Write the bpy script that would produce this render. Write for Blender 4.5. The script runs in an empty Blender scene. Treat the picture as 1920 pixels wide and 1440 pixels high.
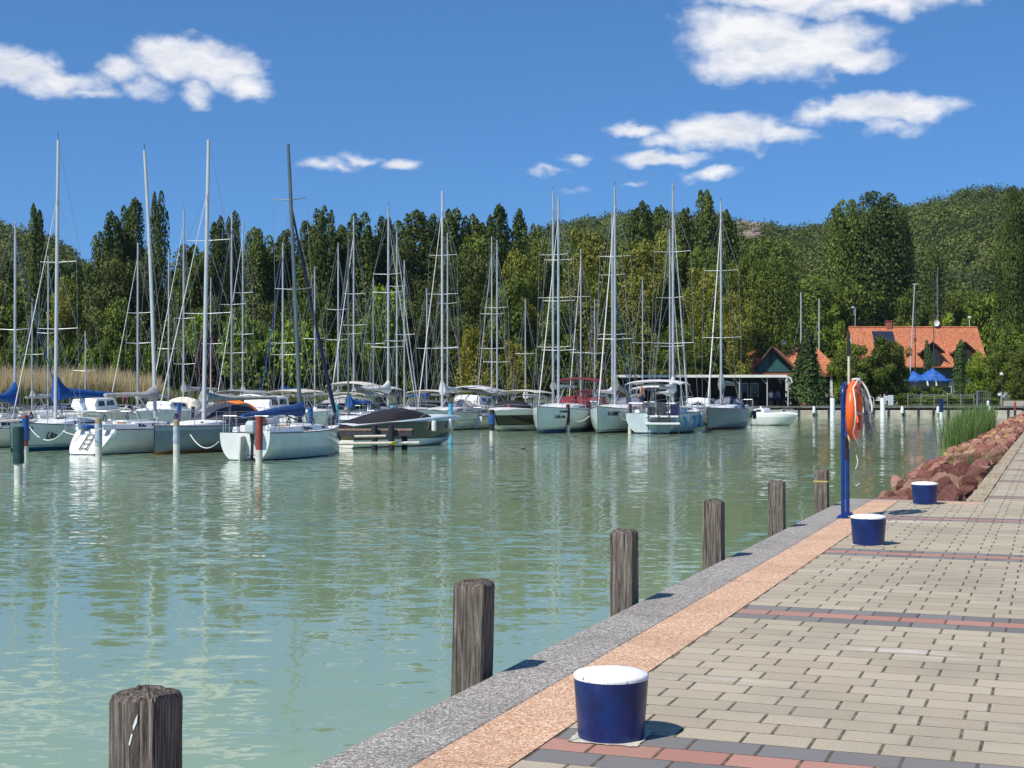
import bpy, bmesh, math, random
import numpy as np
from mathutils import Vector, Matrix
random.seed(7); rng = np.random.default_rng(7)
sc = bpy.context.scene
COL = sc.collection
pi = math.pi
# ---------------------------------------------------------------- view geometry of the place
# world: +Y runs along the quay edge, z = 0 is the paving, water lies 0.85 m lower
HAZE = 0.00007
FPX, HZ, EYE = 2700.0, 737.0, 1.55
TH = math.atan(1020/2700)
FW = Vector((-math.sin(TH), math.cos(TH), 0)); RT = Vector((math.cos(TH), math.sin(TH), 0))
WZ = -0.85
def at(px, Z, z=0.0):                 # surveyed position: bearing, distance ahead, level
    p = FW*Z + RT*((px-960)/FPX*Z); return Vector((p.x, p.y, z))
def G(px, py, z=0.0):
    return at(px, FPX*(EYE-z)/(py-HZ), z)
def zat(py, Z): return EYE-(py-HZ)*Z/FPX

cam_d = bpy.data.cameras.new('camera'); cam = bpy.data.objects.new('camera', cam_d); COL.objects.link(cam)
cam.location = (0, 0, EYE)
cam.rotation_euler = (pi/2+math.atan(17/2700), 0, TH)
cam_d.sensor_width = 36; cam_d.lens = 36*FPX/1920; cam_d.clip_start = 0.1; cam_d.clip_end = 6000
sc.camera = cam
SUN_EL = math.radians(50); SUN_HEAD = math.radians(27.5)       # light travels towards this heading (from +Y to +X)
sun_d = bpy.data.lights.new('sun', 'SUN'); sun_d.energy = 5.0; sun_d.angle = math.radians(0.53); sun_d.color = (1, 0.945, 0.87)
sun = bpy.data.objects.new('sun', sun_d); COL.objects.link(sun)
ldir = Vector((math.sin(SUN_HEAD)*math.cos(SUN_EL), math.cos(SUN_HEAD)*math.cos(SUN_EL), -math.sin(SUN_EL)))
sun.rotation_euler = ldir.to_track_quat('-Z', 'Y').to_euler()
sun.location = (-20, -30, 60)
sc.view_settings.view_transform = 'Standard'; sc.view_settings.look = 'None'
sc.view_settings.exposure = 0.12; sc.view_settings.gamma = 1.0; sc.view_settings.use_curve_mapping = False
sc.cycles.max_bounces = 7; sc.cycles.transparent_max_bounces = 8; sc.cycles.diffuse_bounces = 3; sc.cycles.glossy_bounces = 4
sc.cycles.caustics_reflective = False; sc.cycles.caustics_refractive = False

# ---------------------------------------------------------------- node helpers
class NT:
    def __init__(s, tree): s.t = tree; s.n = tree.nodes; s.l = tree.links
    def new(s, typ, **kw):
        nd = s.n.new(typ)
        for k, v in kw.items(): setattr(nd, k, v)
        return nd
    def val(s, sock, v):
        if isinstance(v, bpy.types.NodeSocket): s.l.new(v, sock)
        elif v is not None:
            try: sock.default_value = v
            except Exception:
                sock.default_value = (*v, 1) if len(v) == 3 else v
    def m(s, op, a, b=None, c=None, clamp=False):
        nd = s.new('ShaderNodeMath', operation=op, use_clamp=clamp)
        s.val(nd.inputs[0], a)
        if b is not None: s.val(nd.inputs[1], b)
        if c is not None: s.val(nd.inputs[2], c)
        return nd.outputs[0]
    def vm(s, op, a, b=None, sc_=None):
        nd = s.new('ShaderNodeVectorMath', operation=op); s.val(nd.inputs[0], a)
        if b is not None: s.val(nd.inputs[1], b)
        if sc_ is not None: s.val(nd.inputs['Scale'], sc_)
        return nd.outputs['Value'] if op in ('LENGTH', 'DOT_PRODUCT') else nd.outputs['Vector']
    def mix(s, f, a, b, blend='MIX'):
        nd = s.new('ShaderNodeMix', data_type='RGBA', blend_type=blend)
        s.val(nd.inputs[0], f); s.val(nd.inputs[6], a if isinstance(a, bpy.types.NodeSocket) else (*a[:3], 1)); s.val(nd.inputs[7], b if isinstance(b, bpy.types.NodeSocket) else (*b[:3], 1))
        return nd.outputs[2]
    def noise(s, vec, scale, detail=3, rough=.55, dist=0.0, dim='3D', w=None):
        nd = s.new('ShaderNodeTexNoise', noise_dimensions=dim)
        if vec is not None: s.val(nd.inputs['Vector'], vec)
        s.val(nd.inputs['Scale'], scale); s.val(nd.inputs['Detail'], detail); s.val(nd.inputs['Roughness'], rough); s.val(nd.inputs['Distortion'], dist)
        if w is not None: s.val(nd.inputs['W'], w)
        return nd.outputs['Fac']
    def ramp(s, f, stops, interp='LINEAR'):
        nd = s.new('ShaderNodeValToRGB'); nd.color_ramp.interpolation = interp; s.val(nd.inputs[0], f)
        e = nd.color_ramp.elements
        while len(e) < len(stops): e.new(.5)
        for i, (p, c) in enumerate(stops):
            e[i].position = p; e[i].color = (*c[:3], 1) if not isinstance(c, (int, float)) else (c, c, c, 1)
        return nd.outputs[0]
    def sm(s, x, lo, hi):
        nd = s.new('ShaderNodeMapRange', interpolation_type='SMOOTHSTEP'); s.val(nd.inputs[0], x); s.val(nd.inputs[1], lo); s.val(nd.inputs[2], hi)
        return nd.outputs[0]
    def scale(s, vec, xyz): return s.vm('MULTIPLY', vec, xyz)
    def bump(s, h, strength=.3, dist=.02, normal=None):
        nd = s.new('ShaderNodeBump'); s.val(nd.inputs['Height'], h); nd.inputs['Strength'].default_value = strength; nd.inputs['Distance'].default_value = dist
        if normal is not None: s.l.new(normal, nd.inputs['Normal'])
        return nd.outputs[0]

def mat(name, build=None, color=None, rough=.5, metal=0.0, spec=None, coat=0.0):
    m = bpy.data.materials.new(name); m.use_nodes = True
    t = NT(m.node_tree); b = t.n['Principled BSDF']
    b.inputs['Roughness'].default_value = rough; b.inputs['Metallic'].default_value = metal
    if spec is not None: b.inputs['Specular IOR Level'].default_value = spec
    if coat: b.inputs['Coat Weight'].default_value = coat
    if color is not None: b.inputs['Base Color'].default_value = (*color, 1)
    if build: build(t, b)
    return m
def obj_co(t): return t.new('ShaderNodeTexCoord').outputs['Object']
def world_co(t): return t.new('ShaderNodeNewGeometry').outputs['Position']
def paint(name, c, rough=.4, var=.12, scale=3., dirt=None, metal=0., bump=0., bscale=20., coat=0.):
    """worn paint / gelcoat / cloth: uneven colour from noise in the object's own space"""
    def bld(t, b):
        co = obj_co(t); n = t.noise(co, scale, 5, .6)
        lo = tuple(x*(1-var) for x in c); hi = tuple(min(1, x*(1+var)) for x in c)
        col = t.mix(t.sm(n, .3, .7), lo, hi)
        if dirt is not None:
            n2 = t.noise(co, scale*2.3, 6, .65)
            col = t.mix(t.sm(n2, .56, .72), col, dirt)
        t.val(b.inputs['Base Color'], col)
        r = t.noise(co, scale*4, 3); t.val(b.inputs['Roughness'], t.m('MULTIPLY_ADD', r, .3, rough-.15))
        if bump: t.val(b.inputs['Normal'], t.bump(t.noise(co, bscale, 4), bump, .02))
    return mat(name, bld, rough=rough, metal=metal, coat=coat)

# ---------------------------------------------------------------- mesh builder
class MB:
    def __init__(s): s.v = []; s.f = []; s.mi = []; s.cur = 0; s.M = Matrix.Identity(4)
    def add(s, vs, fs, mi=None):
        o = len(s.v); M = s.M
        s.v += [tuple(M @ Vector(p)) for p in vs]
        s.f += [tuple(i+o for i in f) for f in fs]; s.mi += [s.cur if mi is None else mi]*len(fs)
        return s
    def box(s, x0, x1, y0, y1, z0, z1, mi=None):
        return s.add([(x0,y0,z0),(x1,y0,z0),(x1,y1,z0),(x0,y1,z0),(x0,y0,z1),(x1,y0,z1),(x1,y1,z1),(x0,y1,z1)],
            [(0,3,2,1),(4,5,6,7),(0,1,5,4),(1,2,6,5),(2,3,7,6),(3,0,4,7)], mi)
    def tube(s, pts, r, n=8, mi=None, cap=True):
        pts = [Vector(p) for p in pts]; rs = r if isinstance(r, (list, tuple)) else [r]*len(pts)
        vs = []; up = None
        for i, p in enumerate(pts):
            d = (pts[min(i+1, len(pts)-1)]-pts[max(i-1, 0)]).normalized()
            if up is None: up = Vector((0,0,1)) if abs(d.z) < .9 else Vector((1,0,0))
            a = d.cross(up).normalized(); b = a.cross(d).normalized(); up = b
            rr = rs[i]; ry = rr if not isinstance(rr, tuple) else rr[1]; rx = rr if not isinstance(rr, tuple) else rr[0]
            for k in range(n):
                t = 2*pi*k/n; vs.append(tuple(p+a*math.cos(t)*rx+b*math.sin(t)*ry))
        fs = []
        for i in range(len(pts)-1):
            for k in range(n):
                k2 = (k+1) % n; fs.append((i*n+k, (i+1)*n+k, (i+1)*n+k2, i*n+k2))
        if cap: fs.append(tuple(range(n))); fs.append(tuple(reversed(range((len(pts)-1)*n, len(pts)*n))))
        return s.add(vs, fs, mi)
    def lathe(s, prof, n=24, mi=None, cap=True, jag=None):
        vs = []; fs = []
        for (r, z) in prof:
            for k in range(n):
                t = 2*pi*k/n; q = 1+(jag(t, z) if jag else 0); vs.append((r*math.cos(t)*q, r*math.sin(t)*q, z))
        for i in range(len(prof)-1):
            for k in range(n):
                k2 = (k+1) % n; fs.append((i*n+k, i*n+k2, (i+1)*n+k2, (i+1)*n+k))
        if cap: fs.append(tuple(reversed(range(n)))); fs.append(tuple(range((len(prof)-1)*n, len(prof)*n)))
        return s.add(vs, fs, mi)
    def loft(s, rings, closed=False, mi=None, cap=False):
        n = len(rings[0]); vs = [p for r in rings for p in r]; fs = []
        for i in range(len(rings)-1):
            for k in range(n if closed else n-1):
                k2 = (k+1) % n; fs.append((i*n+k, (i+1)*n+k, (i+1)*n+k2, i*n+k2))
        if cap: fs.append(tuple(range(n))); fs.append(tuple(reversed(range((len(rings)-1)*n, len(rings)*n))))
        return s.add(vs, fs, mi)
    def sheet(s, rings, th, mi=None):
        """a surface with thickness th (rings of open polylines)"""
        A = [[Vector(p) for p in r] for r in rings]
        B = [[p-Vector((0,0,th)) for p in r] for r in A]
        s.loft([[tuple(p) for p in r] for r in A], mi=mi)
        s.loft([[tuple(p) for p in reversed(r)] for r in B], mi=mi)
        s.loft([[tuple(p) for p in A[0]], [tuple(p) for p in B[0]]], mi=mi); s.loft([[tuple(p) for p in A[-1]], [tuple(p) for p in B[-1]]], mi=mi)
        s.loft([[tuple(r[0]) for r in A], [tuple(r[0]) for r in B]], mi=mi); s.loft([[tuple(r[-1]) for r in A], [tuple(r[-1]) for r in B]], mi=mi)
        return s
    def build(s, name, mats, parent=None, smooth=False, bevel=0., angle=35):
        me = bpy.data.meshes.new(name); me.from_pydata(s.v, [], s.f); 
        ms = mats if isinstance(mats, (list, tuple)) else [mats]
        for m_ in ms: me.materials.append(m_)
        if len(ms) > 1: me.polygons.foreach_set('material_index', s.mi)
        bm = bmesh.new(); bm.from_mesh(me); bmesh.ops.recalc_face_normals(bm, faces=bm.faces); bm.to_mesh(me); bm.free()
        if smooth:
            me.polygons.foreach_set('use_smooth', [True]*len(me.polygons))
            try: me.set_sharp_from_angle(angle=math.radians(angle))
            except Exception: pass
        me.update()
        o = bpy.data.objects.new(name, me); COL.objects.link(o)
        if parent: o.parent = parent
        if bevel:
            md = o.modifiers.new('bevel', 'BEVEL'); md.width = bevel; md.segments = 2; md.limit_method = 'ANGLE'
        return o
def tag(o, label=None, cat=None, group=None, kind=None):
    if label: o['label'] = label
    if cat: o['category'] = cat
    if group: o['group'] = group
    if kind: o['kind'] = kind
    return o
def empty(name, loc, rz=0.0, label=None, cat=None, group=None):
    o = bpy.data.objects.new(name, None); COL.objects.link(o); o.location = loc; o.rotation_euler = (0, 0, rz); o.empty_display_size = .3
    return tag(o, label, cat, group)
def copy_tree(o, parent=None):
    c = o.copy(); COL.objects.link(c)
    if parent is not None: c.parent = parent
    for ch in [x for x in o.children]: copy_tree(ch, c)
    return c
def text(parent, body, size, loc, rot, m, name='lettering', shear=0., th=.003, align='CENTER', sx=1.0):
    cu = bpy.data.curves.new('t', 'FONT'); cu.body = body; cu.size = size; cu.extrude = th; cu.shear = shear; cu.align_x = align; cu.align_y = 'CENTER'
    to = bpy.data.objects.new('t', cu); COL.objects.link(to)
    dg = bpy.context.evaluated_depsgraph_get(); me = bpy.data.meshes.new_from_object(to.evaluated_get(dg))
    bpy.data.objects.remove(to); bpy.data.curves.remove(cu)
    me.materials.clear(); me.materials.append(m)
    o = bpy.data.objects.new(name, me); COL.objects.link(o); o.location = loc; o.rotation_euler = rot; o.scale = (sx, 1, 1)
    if parent: o.parent = parent
    return o
def fastmesh(name, V, quads, m, parent=None, smooth=False):
    me = bpy.data.meshes.new(name); nv = len(V); nf = len(quads); k = quads.shape[1]
    me.vertices.add(nv); me.vertices.foreach_set('co', V.astype(np.float32).ravel())
    me.loops.add(nf*k); me.loops.foreach_set('vertex_index', quads.astype(np.int32).ravel())
    me.polygons.add(nf); me.polygons.foreach_set('loop_start', np.arange(0, nf*k, k, dtype=np.int32))
    if smooth: me.polygons.foreach_set('use_smooth', np.ones(nf, dtype=bool))
    me.materials.append(m); me.update(calc_edges=True)
    o = bpy.data.objects.new(name, me); COL.objects.link(o)
    if parent: o.parent = parent
    return o

# ---------------------------------------------------------------- sky with fair-weather clouds (by azimuth and elevation)
world = bpy.data.worlds.new('World'); sc.world = world; world.use_nodes = True
def build_world():
    t = NT(world.node_tree); bg = t.n['Background']
    sky = t.new('ShaderNodeTexSky', sky_type='NISHITA'); sky.sun_disc = False
    sky.sun_elevation = SUN_EL; sky.sun_rotation = math.pi+SUN_HEAD; sky.altitude = 100; sky.air_density = 1.0; sky.dust_density = 0.25; sky.ozone_density = 3.0
    hsv = t.new('ShaderNodeHueSaturation'); hsv.inputs['Saturation'].default_value = SKY_SAT; hsv.inputs['Hue'].default_value = SKY_HUE; t.l.new(sky.outputs[0], hsv.inputs['Color'])
    d0 = t.new('ShaderNodeTexCoord').outputs['Generated']; t.l.new(t.vm('NORMALIZE', t.vm('ADD', d0, (0, 0, .12))), sky.inputs['Vector'])
    hsv.inputs['Value'].default_value = SKY_VAL
    skyc = t.mix(1.0, hsv.outputs[0], SKY_TINT, 'MULTIPLY')
    d = t.new('ShaderNodeTexCoord').outputs['Generated']
    sp = t.new('ShaderNodeSeparateXYZ'); t.l.new(d, sp.inputs[0])
    az = t.m('ARCTAN2', sp.outputs[0], sp.outputs[1]); el = t.m('ARCSINE', sp.outputs[2])
    cb = t.new('ShaderNodeCombineXYZ'); t.l.new(az, cb.inputs[0]); t.l.new(el, cb.inputs[1]); uv = cb.outputs[0]
    n1 = t.new('ShaderNodeTexNoise'); t.l.new(t.scale(uv, (1, 1.6, 1)), n1.inputs['Vector']); n1.inputs['Scale'].default_value = 34; n1.inputs['Detail'].default_value = 5; n1.inputs['Roughness'].default_value = .52
    warp = t.vm('SCALE', t.vm('SUBTRACT', n1.outputs['Color'], (.5, .5, .5)), sc_=.022)
    uw = t.vm('ADD', uv, warp)
    K = 1/2700
    CL = [(1395,58,150,62,1),(1500,92,190,62,1),(1400,110,130,48,1),(1580,108,110,34,1),
          (1470,-6,200,30,.75),(1640,2,220,34,.85),(1760,-10,160,20,.7),(1850,-4,50,16,.45),
          (1640,206,175,30,1),(1700,204,90,30,1),(1560,206,100,22,.85),(1680,236,60,22,.5),(1790,200,60,18,.35),
          (1370,250,150,38,1),(1460,252,80,26,.95),(1300,246,70,34,.9),(1195,244,70,16,.75),(1235,262,60,22,.7),(1235,299,100,18,.95),(1337,329,64,16,.7),
          (350,112,120,48,1),(420,130,100,48,1),(460,160,60,30,.85),(300,96,70,34,.9),(235,130,60,32,.7),(270,165,60,26,.5),(370,175,40,26,.6),
          (-10,110,80,44,.85),(40,128,90,36,.85),(110,152,110,26,.75),(160,172,70,16,.5),(100,115,30,22,.5),
          (610,308,60,15,.5),(680,298,50,13,.55),(742,307,48,15,.75),(640,318,30,10,.4),(1083,300,40,9,.35),(1035,323,44,8,.3),(1065,354,26,7,.25),(1195,345,28,8,.28),
          (-400,200,300,60,1),(-900,90,260,70,1),(2300,150,260,60,1),(2800,60,300,80,1),(600,-420,400,120,1),(1700,-620,380,140,1)]
    dens = None
    for (px, py, a, b, amp) in CL:
        caz = math.atan((px-960)/FPX)-TH; cel = math.atan((HZ-py)/FPX*math.cos(math.atan((px-960)/FPX)))
        q = t.vm('SUBTRACT', uw, (caz, cel, 0)); q = t.scale(q, (1/(a*K*.97), 1/(b*K*1.0), 0))
        v = t.m('SUBTRACT', amp, t.vm('LENGTH', q)) if amp >= .99 else t.m('MULTIPLY', t.m('SUBTRACT', 1.0, t.vm('LENGTH', q)), amp)
        dens = v if dens is None else t.m('MAXIMUM', dens, v)
    fb = t.noise(t.scale(uv, (1, 1.5, 1)), 48, 8, .56)
    dd = t.m('ADD', dens, t.m('MULTIPLY', t.m('SUBTRACT', fb, .5), .95))
    alpha = t.m('POWER', t.sm(dd, -.02, .72), .85)
    alpha = t.m('MULTIPLY', alpha, t.sm(el, -.01, .02))
    sh = t.noise(t.vm('ADD', t.scale(uv, (.7, 2.0, 1)), (0, .02, 3.1)), 30, 6, .6)
    core = t.m('MULTIPLY', t.sm(dens, .18, .8), t.sm(sh, .38, .66))
    ccol = t.mix(core, tuple(x*CLOUD for x in (1.0, 1.0, 1.02)), tuple(x*CLOUD for x in (.70, .75, .84)))
    t.l.new(t.mix(t.m('MULTIPLY', alpha, .97), skyc, ccol), bg.inputs[0])
    bg.inputs[1].default_value = SKY_STR
SKY_TINT = (.53, .90, 1.22); SKY_STR = 0.11; SKY_SAT = 1.0; SKY_HUE = .5; SKY_VAL = 1.0; CLOUD = 8.2
build_world()
# ================================================================ WATER, QUAY, PAVING
def water_mat():
    def bld(t, b):
        p = world_co(t)
        mp = t.new('ShaderNodeMapping'); mp.inputs['Rotation'].default_value = (0, 0, -TH); t.l.new(p, mp.inputs['Vector']); q = mp.outputs[0]
        big = t.noise(t.scale(q, (.05, .09, 1)), 1, 3)
        amp = t.m('MULTIPLY_ADD', t.sm(big, .38, .62), .75, .35)
        def slope(sx, sy, scale, k, det=2):
            n = t.new('ShaderNodeTexNoise'); t.l.new(t.scale(q, (sx, sy, 1)), n.inputs['Vector']); n.inputs['Scale'].default_value = scale; n.inputs['Detail'].default_value = det; n.inputs['Roughness'].default_value = .5; n.inputs['Distortion'].default_value = .3
            return t.vm('SCALE', t.vm('SUBTRACT', n.outputs['Color'], (.5, .5, .5)), sc_=k)
        s = t.vm('ADD', slope(.5, .9, 2.7, W_A, 3), slope(.6, 1.15, 5.2, W_B, 3)); s = t.vm('ADD', s, slope(.4, 1, .6, W_C, 1)); s = t.vm('ADD', s, slope(.7, 1.2, 13, .11, 2))
        s = t.vm('SCALE', s, sc_=amp)
        s = t.scale(s, (.55, 1.0, 0)); 
        rot = t.new('ShaderNodeVectorRotate', rotation_type='Z_AXIS'); t.l.new(s, rot.inputs['Vector']); rot.inputs['Angle'].default_value = TH
        n = t.vm('NORMALIZE', t.vm('ADD', rot.outputs[0], (0, 0, 1)))
        t.l.new(n, b.inputs['Normal'])
        c = t.mix(t.sm(t.noise(t.scale(q, (.03, .05, 1)), 1, 4), .35, .65), WATER_C1, WATER_C2)
        t.l.new(c, b.inputs['Base Color'])
        b.inputs['IOR'].default_value = 1.333; b.inputs['Roughness'].default_value = .03; b.inputs['Specular IOR Level'].default_value = .5
    return mat('lake_water', bld)
W_A, W_B, W_C = .25, .24, .03
WATER_C1, WATER_C2 = (.20, .285, .170), (.245, .335, .205)
m_water = water_mat()
b_ = MB(); b_.add([(-900,-300,WZ),(700,-300,WZ),(700,900,WZ),(-900,900,WZ)], [(0,1,2,3)])
tag(b_.build('water', m_water), kind='structure')

EA, EB, EC, YEND, KX = -2.9, -2.51, -2.12, 21.6, -1.2
def speckle_mat(name, base, light, dark, sc_=130, stain=.12, joint=0):
    def bld(t, b):
        p = world_co(t); v = t.new('ShaderNodeTexVoronoi'); t.l.new(p, v.inputs['Vector']); v.inputs['Scale'].default_value = sc_
        sp = t.new('ShaderNodeSeparateColor'); t.l.new(v.outputs['Color'], sp.inputs[0])
        col = t.ramp(sp.outputs[0], [(0, dark), (.33, base), (.68, base), (.78, light), (1, light)])
        big = t.noise(p, 1.3, 6, .65); col = t.mix(t.m('MULTIPLY', t.sm(big, .42, .7), stain*3), col, tuple(x*.55 for x in base))
        fine = t.noise(p, 9, 5, .7); col = t.mix(t.m('MULTIPLY', t.sm(fine, .5, .8), .35), col, tuple(min(1, x*1.35) for x in base))
        if joint:
            sy = t.new('ShaderNodeSeparateXYZ'); t.l.new(p, sy.inputs[0]); fj = t.m('FRACT', t.m('DIVIDE', t.m('ADD', sy.outputs[1], 50.3), joint)); dj = t.m('MULTIPLY', t.m('MINIMUM', fj, t.m('SUBTRACT', 1.0, fj)), joint)
            col = t.mix(t.m('MULTIPLY', t.m('SUBTRACT', 1.0, t.sm(t.m('ADD', dj, t.m('MULTIPLY', t.m('SUBTRACT', fine, .5), .006)), .0015, .0045)), .8), col, (.06,.05,.04))
        t.val(b.inputs['Base Color'], col)
        t.val(b.inputs['Normal'], t.bump(t.m('ADD', v.outputs['Distance'], t.m('MULTIPLY', fine, .6)), .35, .006))
    return mat(name, bld, rough=.85, spec=.3)
m_grey = speckle_mat('washed_grey_concrete', (.27,.245,.215), (.54,.50,.44), (.10,.088,.08), 112, joint=2.07)
m_orange = speckle_mat('washed_orange_concrete', (.56,.335,.20), (.80,.60,.43), (.33,.16,.085), 112, joint=2.07)
m_conc = paint('quay_concrete', (.34,.32,.28), .9, .25, 1.5, dirt=(.12,.12,.09), bump=.4, bscale=12)
m_kerb = speckle_mat('kerb_stone', (.36,.29,.19), (.56,.46,.31), (.15,.11,.07), 40, .2)

HB, WB = .20725, .30
def paving_mat():
    def bld(t, b):
        p = world_co(t); wob = t.new('ShaderNodeTexNoise'); t.l.new(p, wob.inputs['Vector']); wob.inputs['Scale'].default_value = 1.7; wob.inputs['Detail'].default_value = 4
        pw = t.vm('ADD', p, t.vm('SCALE', t.vm('SUBTRACT', wob.outputs['Color'], (.5,.5,.5)), sc_=.012))
        n_ = t.new('ShaderNodeTexNoise'); t.l.new(p, n_.inputs['Vector']); n_.inputs['Scale'].default_value = 45; n_.inputs['Detail'].default_value = 2
        pw = t.vm('ADD', pw, t.vm('SCALE', t.vm('SUBTRACT', n_.outputs['Color'], (.5,.5,.5)), sc_=.004))
        sp = t.new('ShaderNodeSeparateXYZ'); t.l.new(pw, sp.inputs[0])
        ry = t.m('DIVIDE', t.m('SUBTRACT', sp.outputs[1], 6.03-1.5*HB-4.145*10), HB)
        row = t.m('FLOOR', ry); fy = t.m('FRACT', ry)
        # running bond: every second course shifted by a third of a block; each course also sits a little off
        jit = t.new('ShaderNodeTexWhiteNoise', noise_dimensions='1D'); t.val(jit.inputs['W'], row)
        rx = t.m('ADD', t.m('ADD', t.m('DIVIDE', sp.outputs[0], WB), t.m('MULTIPLY', t.m('MODULO', row, 2.0), .333)), t.m('MULTIPLY', jit.outputs[0], .05))
        col_i = t.m('FLOOR', rx); fx = t.m('FRACT', rx)
        dy = t.m('MULTIPLY', t.m('MINIMUM', fy, t.m('SUBTRACT', 1.0, fy)), HB); dx = t.m('MULTIPLY', t.m('MINIMUM', fx, t.m('SUBTRACT', 1.0, fx)), WB)
        jy = t.m('SUBTRACT', 1.0, t.sm(dy, .0018, .0062)); jx = t.m('SUBTRACT', 1.0, t.sm(dx, .0055, .0095))
        joint = t.m('MAXIMUM', jy, jx)
        cmb = t.new('ShaderNodeCombineXYZ'); t.l.new(row, cmb.inputs[0]); t.l.new(col_i, cmb.inputs[1])
        wn = t.new('ShaderNodeTexWhiteNoise', noise_dimensions='2D'); t.l.new(cmb.outputs[0], wn.inputs['Vector']); rnd = wn.outputs['Value']
        tan = t.mix(rnd, (.355,.298,.212), (.45,.385,.28))
        grn = t.noise(p, 110, 4, .75); tan = t.mix(t.m('MULTIPLY', t.sm(grn, .48, .68), .6), tan, (.62,.55,.40)); tan = t.mix(t.m('MULTIPLY', t.sm(grn, .5, .32), .5), tan, (.22,.2,.16))
        redc = t.mix(rnd, (.36,.175,.135), (.43,.225,.175)); dkc = t.mix(rnd, (.16,.155,.15), (.22,.21,.20))
        k = t.m('MODULO', row, 20.0)
        isd = t.m('LESS_THAN', k, 2.5); isr = t.m('COMPARE', k, 1.0, .4)
        redg = t.mix(t.m('MULTIPLY', t.sm(grn, .45, .75), .3), redc, (.6,.36,.27))
        colr = t.mix(isd, tan, dkc); colr = t.mix(isr, colr, redg)
        st = t.noise(p, .55, 6, .6); colr = t.mix(t.m('MULTIPLY', t.sm(st, .45, .72), .5), colr, (.24,.215,.165))
        st2 = t.noise(t.scale(p, (.5, 2.2, 1)), .8, 7, .65); colr = t.mix(t.m('MULTIPLY', t.sm(st2, .60, .70), .5), colr, (.68,.66,.6))
        st3 = t.noise(p, 6, 5, .7); colr = t.mix(t.m('MULTIPLY', t.sm(st3, .63, .8), .5), colr, (.16,.15,.11))
        jc = t.mix(t.noise(p, 25, 3), (.045,.035,.025), (.13,.10,.07))
        mx_ = t.m('MULTIPLY', joint, t.m('MULTIPLY_ADD', t.sm(t.noise(p, 12, 4), .3, .6), .5, .5))
        colr = t.mix(mx_, colr, jc)
        moss = t.m('MULTIPLY', joint, t.sm(t.noise(p, 2.1, 4), .58, .7)); colr = t.mix(t.m('MULTIPLY', moss, .7), colr, (.12,.14,.045))
        t.l.new(colr, b.inputs['Base Color'])
        edge = t.m('MINIMUM', t.sm(dy, .001, .008), t.sm(dx, .005, .013))
        h = t.m('ADD', edge, t.m('MULTIPLY', grn, .22)); h = t.m('ADD', h, t.m('MULTIPLY', rnd, .25))
        t.val(b.inputs['Normal'], t.bump(h, .55, .006))
    return mat('block_paving', bld, rough=.9, spec=.25)
m_pave = paving_mat()
b_ = MB(); b_.box(EC+.005, 60, -12, YEND-.2, -1.5, 0); b_.box(-.95, 60, YEND-.2, 175, -1.5, 0)
tag(b_.build('promenade', m_pave), kind='structure')
b_ = MB(); b_.box(EB+.005, EC-.005, -12, YEND-.2, -.9, -.0)
b_.box(-1.72, -.953, YEND-.62, YEND-.22, -.1, .004)
tag(b_.build('pavement', m_orange), kind='structure')
qw = empty('quay_wall', (EA, 5, 0), 0, 'grey exposed aggregate quay edge along the water beside the wooden posts', 'quay wall')
b_ = MB(); b_.box(0, EB-EA, -17, YEND-5, -.16, 0); b_.box(EB-EA, -.95-EA, YEND-5.2, YEND-5, -.16, 0)
b_.build('coping', m_grey, qw, bevel=.012)
b_ = MB(); b_.box(.03, EB-EA-.002, -17, YEND-5.02, -1.9, -.16); b_.box(.03, 1.95, YEND-5.2, YEND-5.02, -1.9, -.162); b_.build('wall', m_conc, qw)
# kerb along the rock bank
kb = empty('kerb', (-1.2, 60, 0), 0, 'pale stone kerb blocks along the paving above the red rocks', 'kerb')
b_ = MB(); y = YEND
while y < 150:
    L_ = .58+.04*random.random(); w_ = random.uniform(-.012, .012); z_ = random.uniform(-.006, .012)
    b_.box(w_, .245+w_*.2, y-60+.006, y-60+L_, -.4, .018+z_); y += L_+.006
b_.build('stone_course', m_kerb, kb, bevel=.008)

# ---------------------------------------------------------------- timber fender posts
def wood_mat():
    def bld(t, b):
        co = obj_co(t); oi = t.new('ShaderNodeObjectInfo'); off = t.vm('ADD', co, t.vm('SCALE', oi.outputs['Location'], sc_=3.1))
        g = t.noise(t.scale(off, (1, 1, .030)), 95, 7, .78, .3); g2 = t.noise(t.scale(off, (1, 1, .022)), 30, 5, .62)
        col = t.ramp(g, [(.34, (.025,.018,.014)), (.45, (.125,.098,.078)), (.55, (.25,.21,.175)), (.67, (.50,.44,.38))])
        crack = t.sm(g2, .40, .355); col = t.mix(crack, col, (.02,.015,.012))
        big = t.noise(off, 3.5, 4, .6); col = t.mix(t.m('MULTIPLY', t.sm(big, .5, .7), .4), col, (.13,.105,.085))
        t.l.new(col, b.inputs['Base Color'])
        t.val(b.inputs['Normal'], t.bump(t.m('SUBTRACT', t.m('ADD', g, t.m('MULTIPLY', g2, .8)), crack), 1.0, .02))
    return mat('weathered_timber', bld, rough=.92, spec=.2)
m_wood = wood_mat()
def post_y(px, X):
    q = (px-960)/FPX; c, s = math.cos(TH), math.sin(TH); return X*(c+q*s)/(q*c-s)
plabels = ['weathered grey timber post with a white scratch, nearest in the bottom left corner', 'split grey timber post standing at the quay just left of the nearest blue bollard',
  'grey timber post with one long crack, third along the quay edge', 'grey timber post, fourth along the quay edge, before the blue bollards start again',
  'grey timber post, fifth along the quay, left of the post with a yellow band', 'dark timber post with a yellow band round its head beside the lifebuoy stand']
m_yel = paint('yellow_band', (.55,.42,.12), .6)
m_scr = paint('white_scratch', (.7,.7,.68), .7)
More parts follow.
